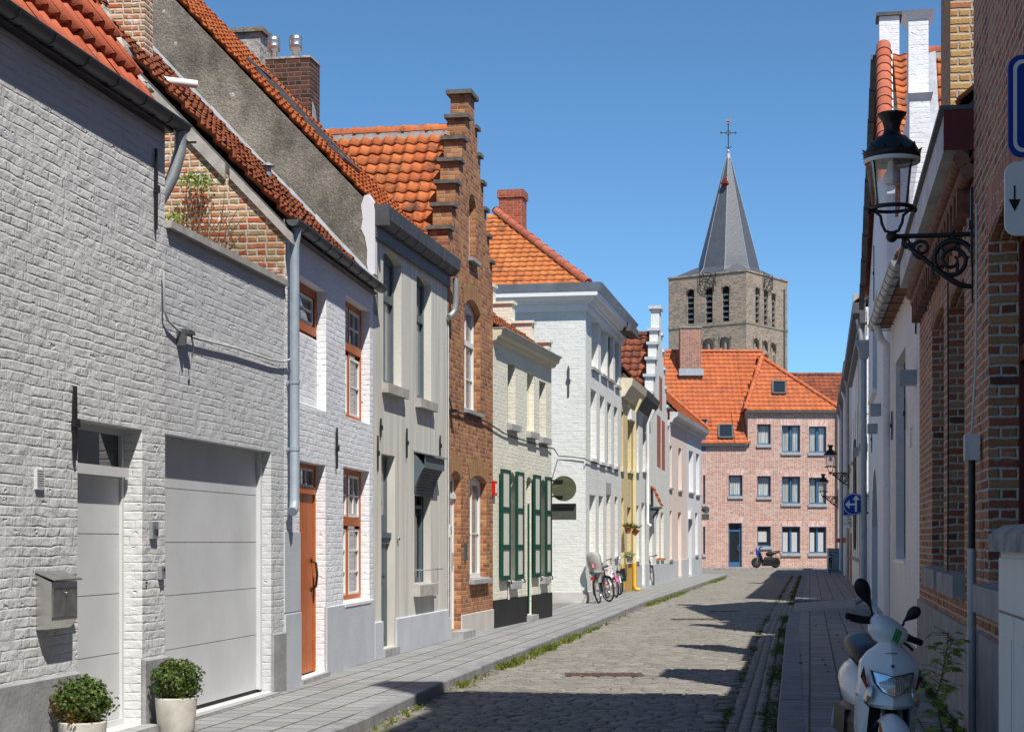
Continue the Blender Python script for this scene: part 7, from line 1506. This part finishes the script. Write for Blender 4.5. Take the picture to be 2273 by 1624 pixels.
# ================================================================== BICYCLES
def bicycle(label, rear, front, paint, seat=None, basket=False, lean=0.06, R_=.33, name='bicycle', steer=0.0, group='bicycles parked along the street', bars='curved', pannier=False, zg=.10):
    a = Vector(rear); b = Vector(front); d = (b - a); L = d.length; t_ = thing(name, label, 'bicycle', (a.x, a.y, zg), math.atan2(d.y, d.x), group); t_.rotation_euler.x = lean
    B = Vector((L * .43, 0, .27)); S = Vector((L * .25, 0, .72)); Hd = Vector((L * .79, 0, .86)); Hl = Vector((L * .83, 0, .66)); A0 = Vector((0, 0, R_)); A1 = Vector((L, 0, R_))
    m = MB(); m.tube([B, S + (S - B) * .12], .017, 7); m.tube([B, Hl], .019, 7); m.tube([S - Vector((0, 0, .06)), Hd - Vector((0, 0, .08))] if bars == 'straight' else [B + (S - B) * .45, Hl + Vector((-.02, 0, .02))], .017, 7); m.tube([Hd, Hl], .02, 7)
    for s in (-1, 1):
        m.tube([B + Vector((0, .03 * s, 0)), A0 + Vector((0, .06 * s, 0))], .010, 6); m.tube([S + Vector((0, .02 * s, -.03)), A0 + Vector((0, .06 * s, 0))], .009, 6)
    m.build('frame', M[paint], t_)
    m = MB()
    for s in (-1, 1): m.tube([Hl + Vector((0, .05 * s, -.02)), Hl.lerp(A1, .6) + Vector((0, .055 * s, 0)), A1 + Vector((0, .055 * s, 0))], .012, 6)
    m.box(Hl.x - .03, Hl.x + .03, -.06, .06, Hl.z - .04, Hl.z); fk = m.build('fork', M['pink_paint'] if R_ < .3 else M['chrome'] if paint != 'black_iron' else M[paint], t_)
    for C, st in ((A0, 0), (A1, steer)):
        m = MB(); cs, sn = math.cos(st), math.sin(st); m.tube([C + Vector(((R_ - .02) * math.cos(k / 28 * 6.283) * cs, (R_ - .02) * math.cos(k / 28 * 6.283) * sn, (R_ - .02) * math.sin(k / 28 * 6.283))) for k in range(28)], .02, 7, True); w = m.build('wheel', M['rubber'], t_)
        m = MB(); m.tube([C + Vector(((R_ - .048) * math.cos(k / 28 * 6.283) * cs, (R_ - .048) * math.cos(k / 28 * 6.283) * sn, (R_ - .048) * math.sin(k / 28 * 6.283))) for k in range(28)], .013, 6, True)
        for k in range(14): g = k / 14 * 6.283; m.tube([C + Vector((0, .02 * (-1) ** k, 0)), C + Vector(((R_ - .05) * math.cos(g) * cs, (R_ - .05) * math.cos(g) * sn, (R_ - .05) * math.sin(g)))], .0022, 3)
        m.tube([C + Vector((0, -.05, 0)), C + Vector((0, .05, 0))], .02, 7); m.build('rim', M['chrome'], w)
        m = MB(); g = 2.2; m.box(C.x + .17 * math.cos(g) - .03, C.x + .17 * math.cos(g) + .03, -.012, .012, C.z + .17 * math.sin(g) - .02, C.z + .17 * math.sin(g) + .02); m.build('reflector', M['amber'], w)
        m = MB(); r = R_ + .02; ang = [RD(-10 + 150 * k / 12) for k in range(13)] if C is A0 else [RD(20 + 130 * k / 12) for k in range(13)]
        if C is A0: ang = [RD(60 + 140 * k / 12) for k in range(13)]
        for g0, g1 in zip(ang, ang[1:]): m.mesh([C + Vector((r * math.cos(g) * cs - sn * y, r * math.cos(g) * sn + y * cs, r * math.sin(g))) for g, y in ((g0, -.03), (g0, .03), (g1, .03), (g1, -.03))], [(0, 1, 2, 3)], True)
        m.build('mudguard', M['pink_paint' if R_ < .3 else 'black'], t_)
    m = MB(); st = Vector((L * .77, 0, .98)); m.tube([Hd, st], .013, 6)
    if bars == 'straight': m.tube([st + Vector((-.02, -.3, .02)), st + Vector((.03, -.1, .01)), st + Vector((.03, .1, .01)), st + Vector((-.02, .3, .02))], .013, 6)
    else: m.tube([st + Vector((-.24, -.28, .05)), st + Vector((-.08, -.27, .08)), st + Vector((.05, -.14, .06)), st + Vector((.05, 0, .0)), st + Vector((.05, .14, .06)), st + Vector((-.08, .27, .08)), st + Vector((-.24, .28, .05))], .012, 6)
    hb = m.build('handlebar', M['chrome'] if bars == 'curved' else M['black_iron'], t_); m = MB()
    for s in (-1, 1):
        e = st + (Vector((-.24, .28 * s, .05)) if bars == 'curved' else Vector((-.02, .3 * s, .02))); f_ = st + (Vector((-.13, .275 * s, .07)) if bars == 'curved' else Vector((.01, .19 * s, .02))); m.tube([e, f_], .019, 7); m.tube([f_, f_ + Vector((.03, -.02 * s, -.05))], .007, 4)
    m.build('grip', M['rubber'], hb)
    m = MB(); m.loft([[(S.x - .17 + x, w * math.cos(g) , S.z + .13 + h * math.sin(g)) for g in [k / 10 * 6.283 for k in range(10)]] for x, w, h in ((0, .02, .01), (.02, .085, .03), (.10, .09, .035), (.18, .045, .025), (.29, .022, .018), (.30, .01, .008))]); m.build('saddle', M['saddle'], t_)
    m = MB(); m.lathe([(.085, -.006), (.085, .006)], tuple(B + Vector((0, -.05, 0))), 16, 'y')
    for s in (-1, 1): m.tube([B + Vector((0, .07 * s, 0)), B + Vector((.05 * s, .09 * s, -.16 * s))], .010, 5); m.box(B.x + .05 * s - .04, B.x + .05 * s + .04, min(.09 * s, .17 * s), max(.09 * s, .17 * s), B.z - .16 * s - .012, B.z - .16 * s + .012)
    m.build('crank', M['steel_dull'], t_)
    m = MB(); m.tube([(-.30, -.05, .74), (.22, -.05, .74), (.22, .05, .74), (-.30, .05, .74)], .007, 5, True)
    for s in (-1, 1): m.tube([(-.2, .05 * s, .74), (0, .06 * s, R_)], .006, 4)
    m.build('carrier', M['black_iron'], t_); m = MB(); m.box(-.37, -.33, -.04, .04, .58, .65); m.build('rear_light', M['red'], t_)
    if seat:
        m = MB(); o = Vector((.02, 0, .80)); rows = []
        for z, w, x in ((-.30, .07, .10), (-.05, .13, .04), (.05, .155, .0), (.2, .165, -.06), (.35, .16, -.09), (.43, .12, -.10), (.46, .05, -.10)):
            rows.append([o + Vector((x + dx, yy, z)) for yy, dx in ((-w, .16), (-w, .02), (-w * .75, -.03), (0, -.05), (w * .75, -.03), (w, .02), (w, .16), (w * .85, .12), (w * .7, .03), (0, -.0), (-w * .7, .03), (-w * .85, .12))])
        m.loft(rows); m.box(-.05, .3, -.14, .14, .74, .79); cs_ = m.build('child_seat', M['seat_grey'], t_)
        m = MB(); m.box(-.125, -.112, -.055, .055, .86, .97); lg = m.build('emblem', M['red'], cs_); m = MB(); m.tube([(-.129, .025 * math.cos(k / 10 * 6.283), .925 + .025 * math.sin(k / 10 * 6.283)) for k in range(10)], .006, 4, True); m.tube([(-.129, -.012, .91), (-.129, .012, .94)], .005, 4); m.box(-.131, -.124, -.04, .04, .875, .885); m.build('emblem_mark', M['sign_white'], lg)
    if pannier:
        m = MB()
        for s in (-1, 1): m.prism([(-.22, .07 * s, .72), (.16, .07 * s, .72), (.12, .07 * s, .36), (-.2, .07 * s, .34)], (0, .12 * s, 0))
        m.build('pannier', M['saddle'], t_)
    m = MB(); m.ell((Hd.x + .06, 0, .78), (.04, .035, .035)); m.build('front_light', M['chrome'], t_)
    return t_
bicycle('black bicycle with a grey child seat leaning by the corner house', (2.11, 41.35), (2.42, 42.35), 'black_iron', seat=True, lean=-.13, R_=.32, steer=.75)
bicycle('small pink bicycle between the child seat bicycle and the silver bicycle', (2.52, 44.9), (2.80, 45.7), 'white', lean=-.12, R_=.27, steer=.6)
bicycle('silver bicycle with curved handlebar and black pannier bag', (3.12, 48.75), (3.02, 47.75), 'chrome', lean=.12, R_=.34, steer=.4, pannier=True)
bicycle('black bicycle with red rear light parked by the narrow white house', (4.52, 57.4), (4.84, 58.4), 'black_iron', lean=-.10, bars='straight', steer=.35, R_=.34)
bicycle('dark bicycle in shade at the far end of the right pavement', (15.15, 81.3), (15.3, 82.3), 'black_iron', lean=.08, bars='straight', steer=-.2, R_=.36)
# far grey cabinet beside that bicycle
X = (1850 - CX) / F * 84; t_ = thing('utility_cabinet', 'grey metal utility cabinet beside the far dark bicycle', 'cabinet', (X, 84, .1)); m = MB(); m.box(-.25, .28, 0, .4, 0, 1.12); m.build('body', M['zinc'], t_); m = MB(); m.box(-.28, .31, -.03, .43, 1.121, 1.16); m.build('lid', M['zinc'], t_)
m = MB(); m.box(-.22, .25, -.012, -.001, .08, 1.06); m.build('door', M['zinc'], t_)

# near white cabinet with a mossy cap at the right edge
CF = Fr(2.206, 7.7, 1.65, 4.4); t_ = CF.root('utility_cabinet', 'off white cabinet with a mossy concrete cap at the right edge', 'cabinet'); m = MB(); zt = CAMZ - (1222 - HY) / F * 7.7; m.box(0, 2.4, 0, .42, .1, zt); m.build('body', M['cab_white'], t_)
m = MB(); m.loft([[(-.05, -.05, zt), (2.45, -.05, zt), (2.45, .47, zt), (-.05, .47, zt)], [(-.05, -.05, zt + .075), (2.45, -.05, zt + .075), (2.45, .47, zt + .075), (-.05, .47, zt + .075)], [(.01, .01, zt + .115), (2.40, .01, zt + .115), (2.40, .42, zt + .115), (.01, .42, zt + .115)]], False); m.build('cap', M['cap_dirty'], t_)
z1 = CAMZ - (1352 - HY) / F * 7.65; z2 = z1 - .012
m = MB(); m.box(.02, 1.1, -.012, -.001, z1, zt - .03); m.build('upper_panel', M['cab_white'], t_)
for k in range(2):
    m = MB(); m.box(.02 + k * .56, .56 + k * .56, -.012, -.001, .2, z2); d_ = m.build('door', M['cab_white'], t_); m = MB(); x = .10 + k * .56; m.box(x, x + .40, -.016, -.0125, .3, z2 - .1); m.build('panel', M['cab_white'], d_)
m = MB(); m.box(-.004, 1.2, -.003, .0, z2 + .002, z1 - .002); m.build('shadow_gap', M['charcoal'], t_)
# ================================================================== YOUNG MAPLE AND WEEDS AT THE WALL FOOT
def maple(px, Y, h, seed, lab, nl):
    rg = random.Random(seed); X = (px - CX) / F * Y; t_ = thing('sapling', lab, 'plant', (X, Y, .1)); m = MB(); P = []; x = y = 0.0
    for k in range(9): P.append(Vector((x, y, h * k / 8))); x += rg.uniform(-.025, .03); y += rg.uniform(-.02, .02)
    m.tube(P, [.009 - .0008 * k for k in range(9)], 6); m.build('stem', M['twig'], t_); m = MB(); tw = MB(); i = 0
    for k in range(nl):
        q = rg.uniform(.12, 1); p0 = P[min(7, int(q * 8))].lerp(P[min(8, int(q * 8) + 1)], q * 8 % 1); a = rg.uniform(0, 6.28); l = rg.uniform(.05, .15) * (1.15 - .55 * q); p = p0 + Vector((math.cos(a) * l, math.sin(a) * l, rg.uniform(-.01, .06))); tw.tube([p0, p], .0018, 3)
        d = (Vector((math.cos(a), math.sin(a), 0)) + Vector((rg.gauss(0, .2), rg.gauss(0, .2), rg.uniform(-.7, -.1)))).normalized(); s = d.cross(Vector((0, 0, 1))).normalized(); n = s.cross(d); s = (s + n * rg.uniform(-.4, .4)).normalized(); r = rg.uniform(.035, .06)
        pts_ = []
        for g, f in ((-150, .45), (-120, .25), (-95, .85), (-70, .42), (-48, .98), (-24, .5), (0, 1.15), (24, .5), (48, .98), (70, .42), (95, .85), (120, .25), (150, .45)):
            pts_.append(p + d * r * (f * math.cos(RD(g)) + .4) + s * r * f * math.sin(RD(g)))
        m.poly(pts_, False, (k + .5, seed))
    m.build('foliage', M['leaf_maple'], t_); tw.build('twig', M['twig'], t_)
maple(2096, 9.9, .98, 3, 'thin young maple with yellow green leaves against the brick plinth', 130)
maple(2086, 9.2, .45, 4, 'low bushy weed with yellow green leaves below the young maple', 80)
rg = random.Random(31); sp_ = []
for k in range(120):
    y = rg.uniform(9.4, 20); sp_.append((WR(y) - .05 - rg.uniform(0, .06), y, .05, 9, .8))
for k in range(30):
    y = rg.uniform(9.5, 36); x = rg.uniform(KR(y) + .25, WR(y) - .05); x = KR(y) + .22 + round((x - KR(y) - .22) / .3) * .3; sp_.append((x, y, .05, 4, .35))
o = blades('weeds', 'moss', [(a_, b_, c_, d_, e_) for a_, b_, c_, d_, e_ in sp_], 32, .08); o.location.z = .112
# ================================================================== SCOOTERS
def ringh(cx, w, y0, y1, z, n=20, p=2.4):   # superellipse ring at height z between y0 (front) and y1
    o = []; cy_, ry = (y0 + y1) / 2, abs(y1 - y0) / 2
    for k in range(n):
        a = 2 * math.pi * k / n; c, s = math.cos(a), math.sin(a); o.append(Vector((cx + w * math.copysign(abs(c) ** (2 / p), c), cy_ + ry * math.copysign(abs(s) ** (2 / p), s), z)))
    return o
def wheel_y(par, y, r, w, mt='rubber'):
    m = MB(); m.tube([(0, y + (r - w) * math.cos(k / 24 * 6.283), r + (r - w) * math.sin(k / 24 * 6.283)) for k in range(24)], w, 10, True); o = m.build('wheel', M[mt], par)
    m = MB(); m.lathe([(r - w * 1.6, -w * .6), (r - w * 1.5, 0), (r - w * 1.6, w * .6)], (0, y, r), 20, 'x'); m.build('rim', M['charcoal'], o); return o
def scooter():
    t_ = thing('motor_scooter', 'white motor scooter parked on the right pavement facing the camera', 'scooter', (2.385, 10.95, .10), RD(-3)); t_.rotation_euler.y = RD(3)
    # front fairing: an angular nose with a centre crease and flat cheeks, swept in horizontal sections
    def nose(z, w, yf, ys, yb):   # half width, front of the crease, front of the cheeks, back
        return [Vector(q + (z,)) for q in ((0, yf), (w * .35, yf + (ys - yf) * .18), (w * .75, yf + (ys - yf) * .55), (w, ys), (w * 1.02, ys + (yb - ys) * .5), (w * .9, yb), (0, yb + .01), (-w * .9, yb), (-w * 1.02, ys + (yb - ys) * .5), (-w, ys), (-w * .75, yf + (ys - yf) * .55), (-w * .35, yf + (ys - yf) * .18))]
    m = MB(); m.loft([nose(*q) for q in ((.44, .13, -.19, -.03, .15), (.465, .185, -.215, -.05, .16), (.52, .198, -.20, -.06, .17), (.60, .182, -.165, -.045, .16), (.67, .186, -.135, -.02, .15), (.72, .180, -.10, .01, .14), (.785, .135, -.055, .03, .13), (.82, .09, -.02, .045, .12), (.85, .06, .02, .06, .11))], True); sh = m.build('front_fairing', M['scoot_white'], t_, sharp=24)
    for s in (-1, 1):
        m = MB(); m.prism([(s * .135, -.125, .44), (s * .195, -.06, .50), (s * .185, .0, .30), (s * .165, .02, .20), (s * .13, -.03, .24)], (0, .15, 0))
        m.build('leg_shield', M['scoot_white'], t_)
    m = MB(); m.box(-.15, .15, -.0, .16, .10, .455); m.build('inner_fairing', M['black'], t_)
    # crease lines and grille above the headlight
    m = MB()
    m.lathe([(.011, 0), (.011, .006)], (0, -.122, .71), 12, 'y'); m.tube([(-.04, -.045, .785), (-.02, -.052, .788), (0, -.058, .787), (.02, -.052, .789), (.04, -.045, .786)], .003, 4); m.build('badge', M['charcoal'], sh)
    # headlight: dark rim, reflector, lens
    def hl(k, y): return [(x * k, y + abs(x) * .34 + (z - .6) * .16, .6 + (z - .6) * k) for x, z in ((-.128, .672), (-.05, .655), (0, .645), (.05, .655), (.128, .672), (.108, .60), (.066, .55), (.0, .522), (-.066, .55), (-.108, .60))]
    m = MB(); a = hl(1.06, -.19); b = hl(1.06, -.10); m.loft([b, a], False); m.build('headlight_rim', M['black'], sh)
    m = MB(); c_ = hl(.97, -.198); m.poly(c_[::-1]); m.poly(c_); h_ = m.build('headlight', M['chrome'], sh)
    m = MB(); m.lathe([(.062, .0), (.05, .016), (.02, .028), (.0, .028)], (0, -.232, .592), 24, 'y'); m.build('reflector', M['chrome'], h_)
    m = MB()
    for k in range(9): m.box(-.048 + k * .012, -.0468 + k * .012, -.239, -.236, .555, .635)
    m.build('lens_ribs', M['sign_white'], h_)
    m = MB(); d_ = [Vector(p) + Vector((0, -.05, 0)) for p in hl(.98, -.2)]; ctr = Vector((0, -.262, .6))
    for k in range(10): m.poly([d_[k], d_[(k + 1) % 10], ctr], True)
    m.build('lens', M['lens'], h_)
    for s in (-1, 1):
        m = MB(); st = len(m.v); m.ell((0, 0, 0), (.032, .016, .062), 12, 8); m.xform(Matrix.Translation((s * .146, -.152, .525)) @ Matrix.Rotation(RD(-18 * s), 4, 'Y') @ Matrix.Rotation(RD(38 * s), 4, 'Z')); o = m.build('indicator', M['steel'], sh)
        m = MB(); m.ell((s * .150, -.165, .505), (.014, .012, .018), 8, 6); m.build('bulb', M['amber'], o)
        m = MB(); m.prism([(s * .175, -.088, .70), (s * .19, -.075, .63), (s * .148, -.12, .55), (s * .160, -.108, .62)], (s * .004, -.006, 0)); m.build('side_vent', M['black'], sh)
        m = MB(); m.prism([(s * .178, -.10, .635), (s * .135, -.145, .565), (s * .14, -.142, .557), (s * .182, -.095, .62)], (s * .002, -.004, 0)); m.build('stripe', M['red'], sh)
    # mudguard, fork, wheel
    wheel_y(t_, -.20, .20, .05)
    m = MB(); r = .225
    for k in range(12):
        a0, a1 = RD(25 + 130 * k / 12), RD(25 + 130 * (k + 1) / 12); row = []
        for a in (a0, a1): row.append([(x, -.20 - r * math.cos(a) * 1.2, .195 + (r - abs(x) ** 2 * 8) * math.sin(a)) for x in (-.085, -.06, -.03, 0, .03, .06, .085)])
        m.mesh(row[0] + row[1], [(q, q + 1, 8 + q, 7 + q) for q in range(6)], True)
    m.build('mudguard', M['scoot_white'], t_)
    m = MB(); m.tube([(-.03, -.02, .50), (-.05, -.12, .36), (-.07, -.20, .20)], .018, 8); m.tube([(.07, -.02, .45), (.07, -.20, .20)], .018, 8); m.build('fork', M['chrome'], t_)
    m = MB(); m.lathe([(.034, -.02), (.034, .0), (.0, .006)], (-.05, -.30, .315), 16, 'y'); m.box(-.09, -.01, -.29, -.27, .28, .36); m.build('front_reflector', M['amber'], t_)
    # handlebar cowl, turned and tilted with the steering
    hb = bpy.data.objects.new('handlebar', None); COL.objects.link(hb); hb.parent = t_; hb.location = (-.02, .08, .91); hb.rotation_euler = (0, RD(25), RD(9)); hb.scale = (.90, .9, .95)
    m = MB(); m.loft([ringh(0, w, y0, y1, z, 20, p) for z, w, y0, y1, p in ((-.08, .055, -.03, .06, 2), (-.05, .12, -.10, .08, 2.3), (.0, .150, -.125, .09, 2.3), (.045, .150, -.11, .09, 2.4), (.085, .125, -.06, .085, 2.3), (.105, .06, -.01, .06, 2))]); m.build('cowl', M['scoot_white'], hb)
    m = MB()
    for k in range(3):
        x = .02 + k * .021; yy = -.118 + k * .007; m.prism([(x - .010, yy, .055), (x + .002, yy - .006, .045), (x + .008, yy - .008, .0), (x + .014, yy - .006, -.03), (x + .004, yy - .006, -.05), (x - .002, yy - .010, -.01), (x - .006, yy - .010, .02)], (0, -.008, 0))
    m.build('sticker', M['claw_green'], hb)
    m = MB(); m.tube([(-.10, .10, .985), (-.17, .06, .99), (-.27, .03, 1.005)], [.027, .022, .022], 10); m.ell((-.28, .027, 1.007), (.016, .024, .024)); g = m.build('grip', M['rubber'], t_)
    m = MB(); m.tube([(-.13, .04, .97), (-.20, .0, .972), (-.27, -.03, .985)], .009, 6); m.build('brake_lever', M['black'], g)
    m = MB(); m.tube([(.10, .14, .90), (.16, .20, .875), (.24, .26, .85)], [.027, .022, .022], 10); g = m.build('grip', M['rubber'], t_)
    m = MB(); m.tube([(.08, .04, .86), (.12, .03, .835), (.15, .04, .81)], .010, 6); m.build('brake_lever', M['black'], g)
    for (b0, b1, c0, c1, wd) in (((-.115, .10, .99), (-.13, .07, 1.075), (-.194, .05, 1.186), (-.222, .05, 1.25), .050), ((.078, .10, .955), (.09, .08, .99), (.135, .06, 1.035), (.183, .06, 1.083), .040)):
        b0, b1, c0, c1 = map(Vector, (b0, b1, c0, c1)); m = MB(); m.tube([b0, b0.lerp(b1, .5) + Vector((.008, 0, 0)), b1], .008, 6); m.build('mirror_stem', M['black'], t_)
        ax = (c1 - b1).normalized(); sd = Vector((ax.z, 0, -ax.x)).normalized(); m = MB(); L_ = (c1 - b1).length
        m.loft([[b1 + ax * (L_ * f) + sd * (wd * w * math.cos(q)) + Vector((0, .022 * (w ** .5) * math.sin(q), 0)) for q in [j / 16 * 6.283 for j in range(16)]] for f, w in ((0, .16), (.12, .26), (.28, .55), (.45, .85), (.62, 1), (.78, .97), (.9, .72), (.97, .4), (1, .1))]); m.build('mirror', M['black'], t_)
    # body and seat behind the shield
    m = MB(); m.loft([[Vector((w * math.cos(q), y, z + h * math.sin(q))) for q in [j / 18 * 6.283 for j in range(18)]] for y, w, z, h in ((.50, .08, .40, .10), (.62, .155, .47, .15), (.85, .185, .50, .18), (1.1, .17, .54, .16), (1.3, .09, .58, .10), (1.36, .03, .60, .04))]); m.build('rear_body', M['scoot_white'], t_)
    m = MB(); m.loft([[Vector((w * math.cos(q), y, z + h * math.sin(q))) for q in [j / 16 * 6.283 for j in range(16)]] for y, w, z, h in ((.42, .05, .66, .05), (.50, .13, .69, .10), (.75, .155, .73, .085), (1.0, .15, .78, .08), (1.22, .12, .80, .06), (1.28, .04, .80, .03))]); m.build('seat', M['saddle'], t_)
    m = MB(); m.box(-.17, .17, .14, .56, .20, .28); m.build('floorboard', M['black'], t_); m = MB(); m.box(-.19, .19, .55, 1.05, .18, .36); m.build('engine', M['black'], t_); m = MB(); m.loft([[Vector((w * math.cos(q), y, z + h * math.sin(q))) for q in [j / 16 * 6.283 for j in range(16)]] for y, w, z, h in ((.3, .15, .28, .12), (.6, .185, .29, .14), (.95, .19, .31, .13), (1.2, .12, .34, .08))]); m.build('lower_body', M['black'], t_); wheel_y(t_, 1.02, .235, .06)
    m = MB(); m.tube([(-.10, .6, .22), (-.24, .58, .02)], .012, 6); m.tube([(.10, .6, .22), (.24, .58, .02)], .012, 6); m.build('stand', M['black_iron'], t_)
    m = MB(); m.tube([(.20, .75, .30), (.21, 1.3, .34)], .045, 10); m.build('exhaust', M['steel_dull'], t_)
    m = MB(); m.prism([(-.185, 1.2, .19), (-.10, 1.22, .17), (-.09, 1.22, .29), (-.175, 1.2, .31)], (0, .012, 0)); m.build('number_plate', M['sign_white'], t_)
    m = MB(); m.lathe([(.0, .0), (.03, .0), (.03, .06), (0, .06)], (0, 1.34, .66), 10, 'y'); m.build('rear_light', M['red'], t_)
scooter()
def moped():
    Y = 97.3; X = (1700 - CX) / F * Y; t_ = thing('motor_scooter', 'blue and black fat tyred scooter before the pink brick house', 'scooter', (X, Y, .09), RD(90)); R_ = .24
    # local y runs towards the rear (to the right in the photo once turned)
    t_.rotation_euler.z = RD(-90); t_.scale = (1.15, 1.08, 1.12)
    wheel_y(t_, -.50, .27, .10); wheel_y(t_, .50, .27, .11)
    m = MB(); m.loft([[Vector((w * math.cos(q), y + d * math.sin(q), z)) for q in [j / 12 * 6.283 for j in range(12)]] for z, y, w, d in ((.22, -.12, .12, .08), (.50, -.26, .16, .09), (.70, -.33, .17, .09), (.9, -.38, .13, .08), (.98, -.40, .05, .04))]); m.build('front_shield', M['black'], t_)
    m = MB(); m.loft([[Vector((w * math.cos(q), y + d * math.sin(q), z)) for q in [j / 12 * 6.283 for j in range(12)]] for z, y, w, d in ((.52, -.38, .10, .04), (.68, -.45, .18, .07), (.86, -.46, .18, .08), (1.0, -.42, .08, .06))]); m.build('front_cover', M['scoot_blue'], t_)
    m = MB(); m.tube([(0, -.36, .9), (0, -.33, 1.02)], .03, 8); m.tube([(-.34, -.22, 1.08), (-.1, -.33, 1.03), (.1, -.33, 1.03), (.34, -.22, 1.08)], .018, 7); m.build('handlebar', M['black'], t_)
    m = MB(); m.tube([(.07, -.42, .6), (.09, -.50, .27)], .03, 7); m.tube([(-.07, -.42, .6), (-.09, -.50, .27)], .03, 7); m.build('fork', M['steel_dull'], t_)
    m = MB(); m.box(-.17, .17, -.20, .46, .10, .42); m.taper(-.17, .17, -.12, .46, .42, .56, -.03, -.08); m.box(-.15, .15, .40, .66, .30, .50); m.build('engine', M['black'], t_)
    m = MB(); m.loft([[Vector((w * math.cos(q), y, z + h * math.sin(q))) for q in [j / 12 * 6.283 for j in range(12)]] for y, w, z, h in ((.0, .05, .70, .05), (.1, .13, .70, .13), (.35, .15, .74, .11), (.55, .12, .80, .08), (.74, .05, .84, .04))]); m.build('seat', M['saddle'], t_)
    m = MB(); m.tube([(0, .2, .42), (0, .35, .72)], .05, 8); m.tube([(.08, .5, .3), (.08, .52, .75)], .02, 6); m.build('frame', M['steel_dull'], t_); m = MB(); m.box(-.05, .05, .68, .74, .70, .78); m.build('rear_light', M['red'], t_)
    m = MB()
    for k in range(10):
        a0, a1 = RD(30 + 120 * k / 10), RD(30 + 120 * (k + 1) / 10); m.mesh([(x, .50 + .31 * math.cos(a), .27 + .31 * math.sin(a)) for a in (a0, a1) for x in (-.1, .1)], [(0, 1, 3, 2)], True)
    m.build('mudguard', M['black'], t_)
moped()
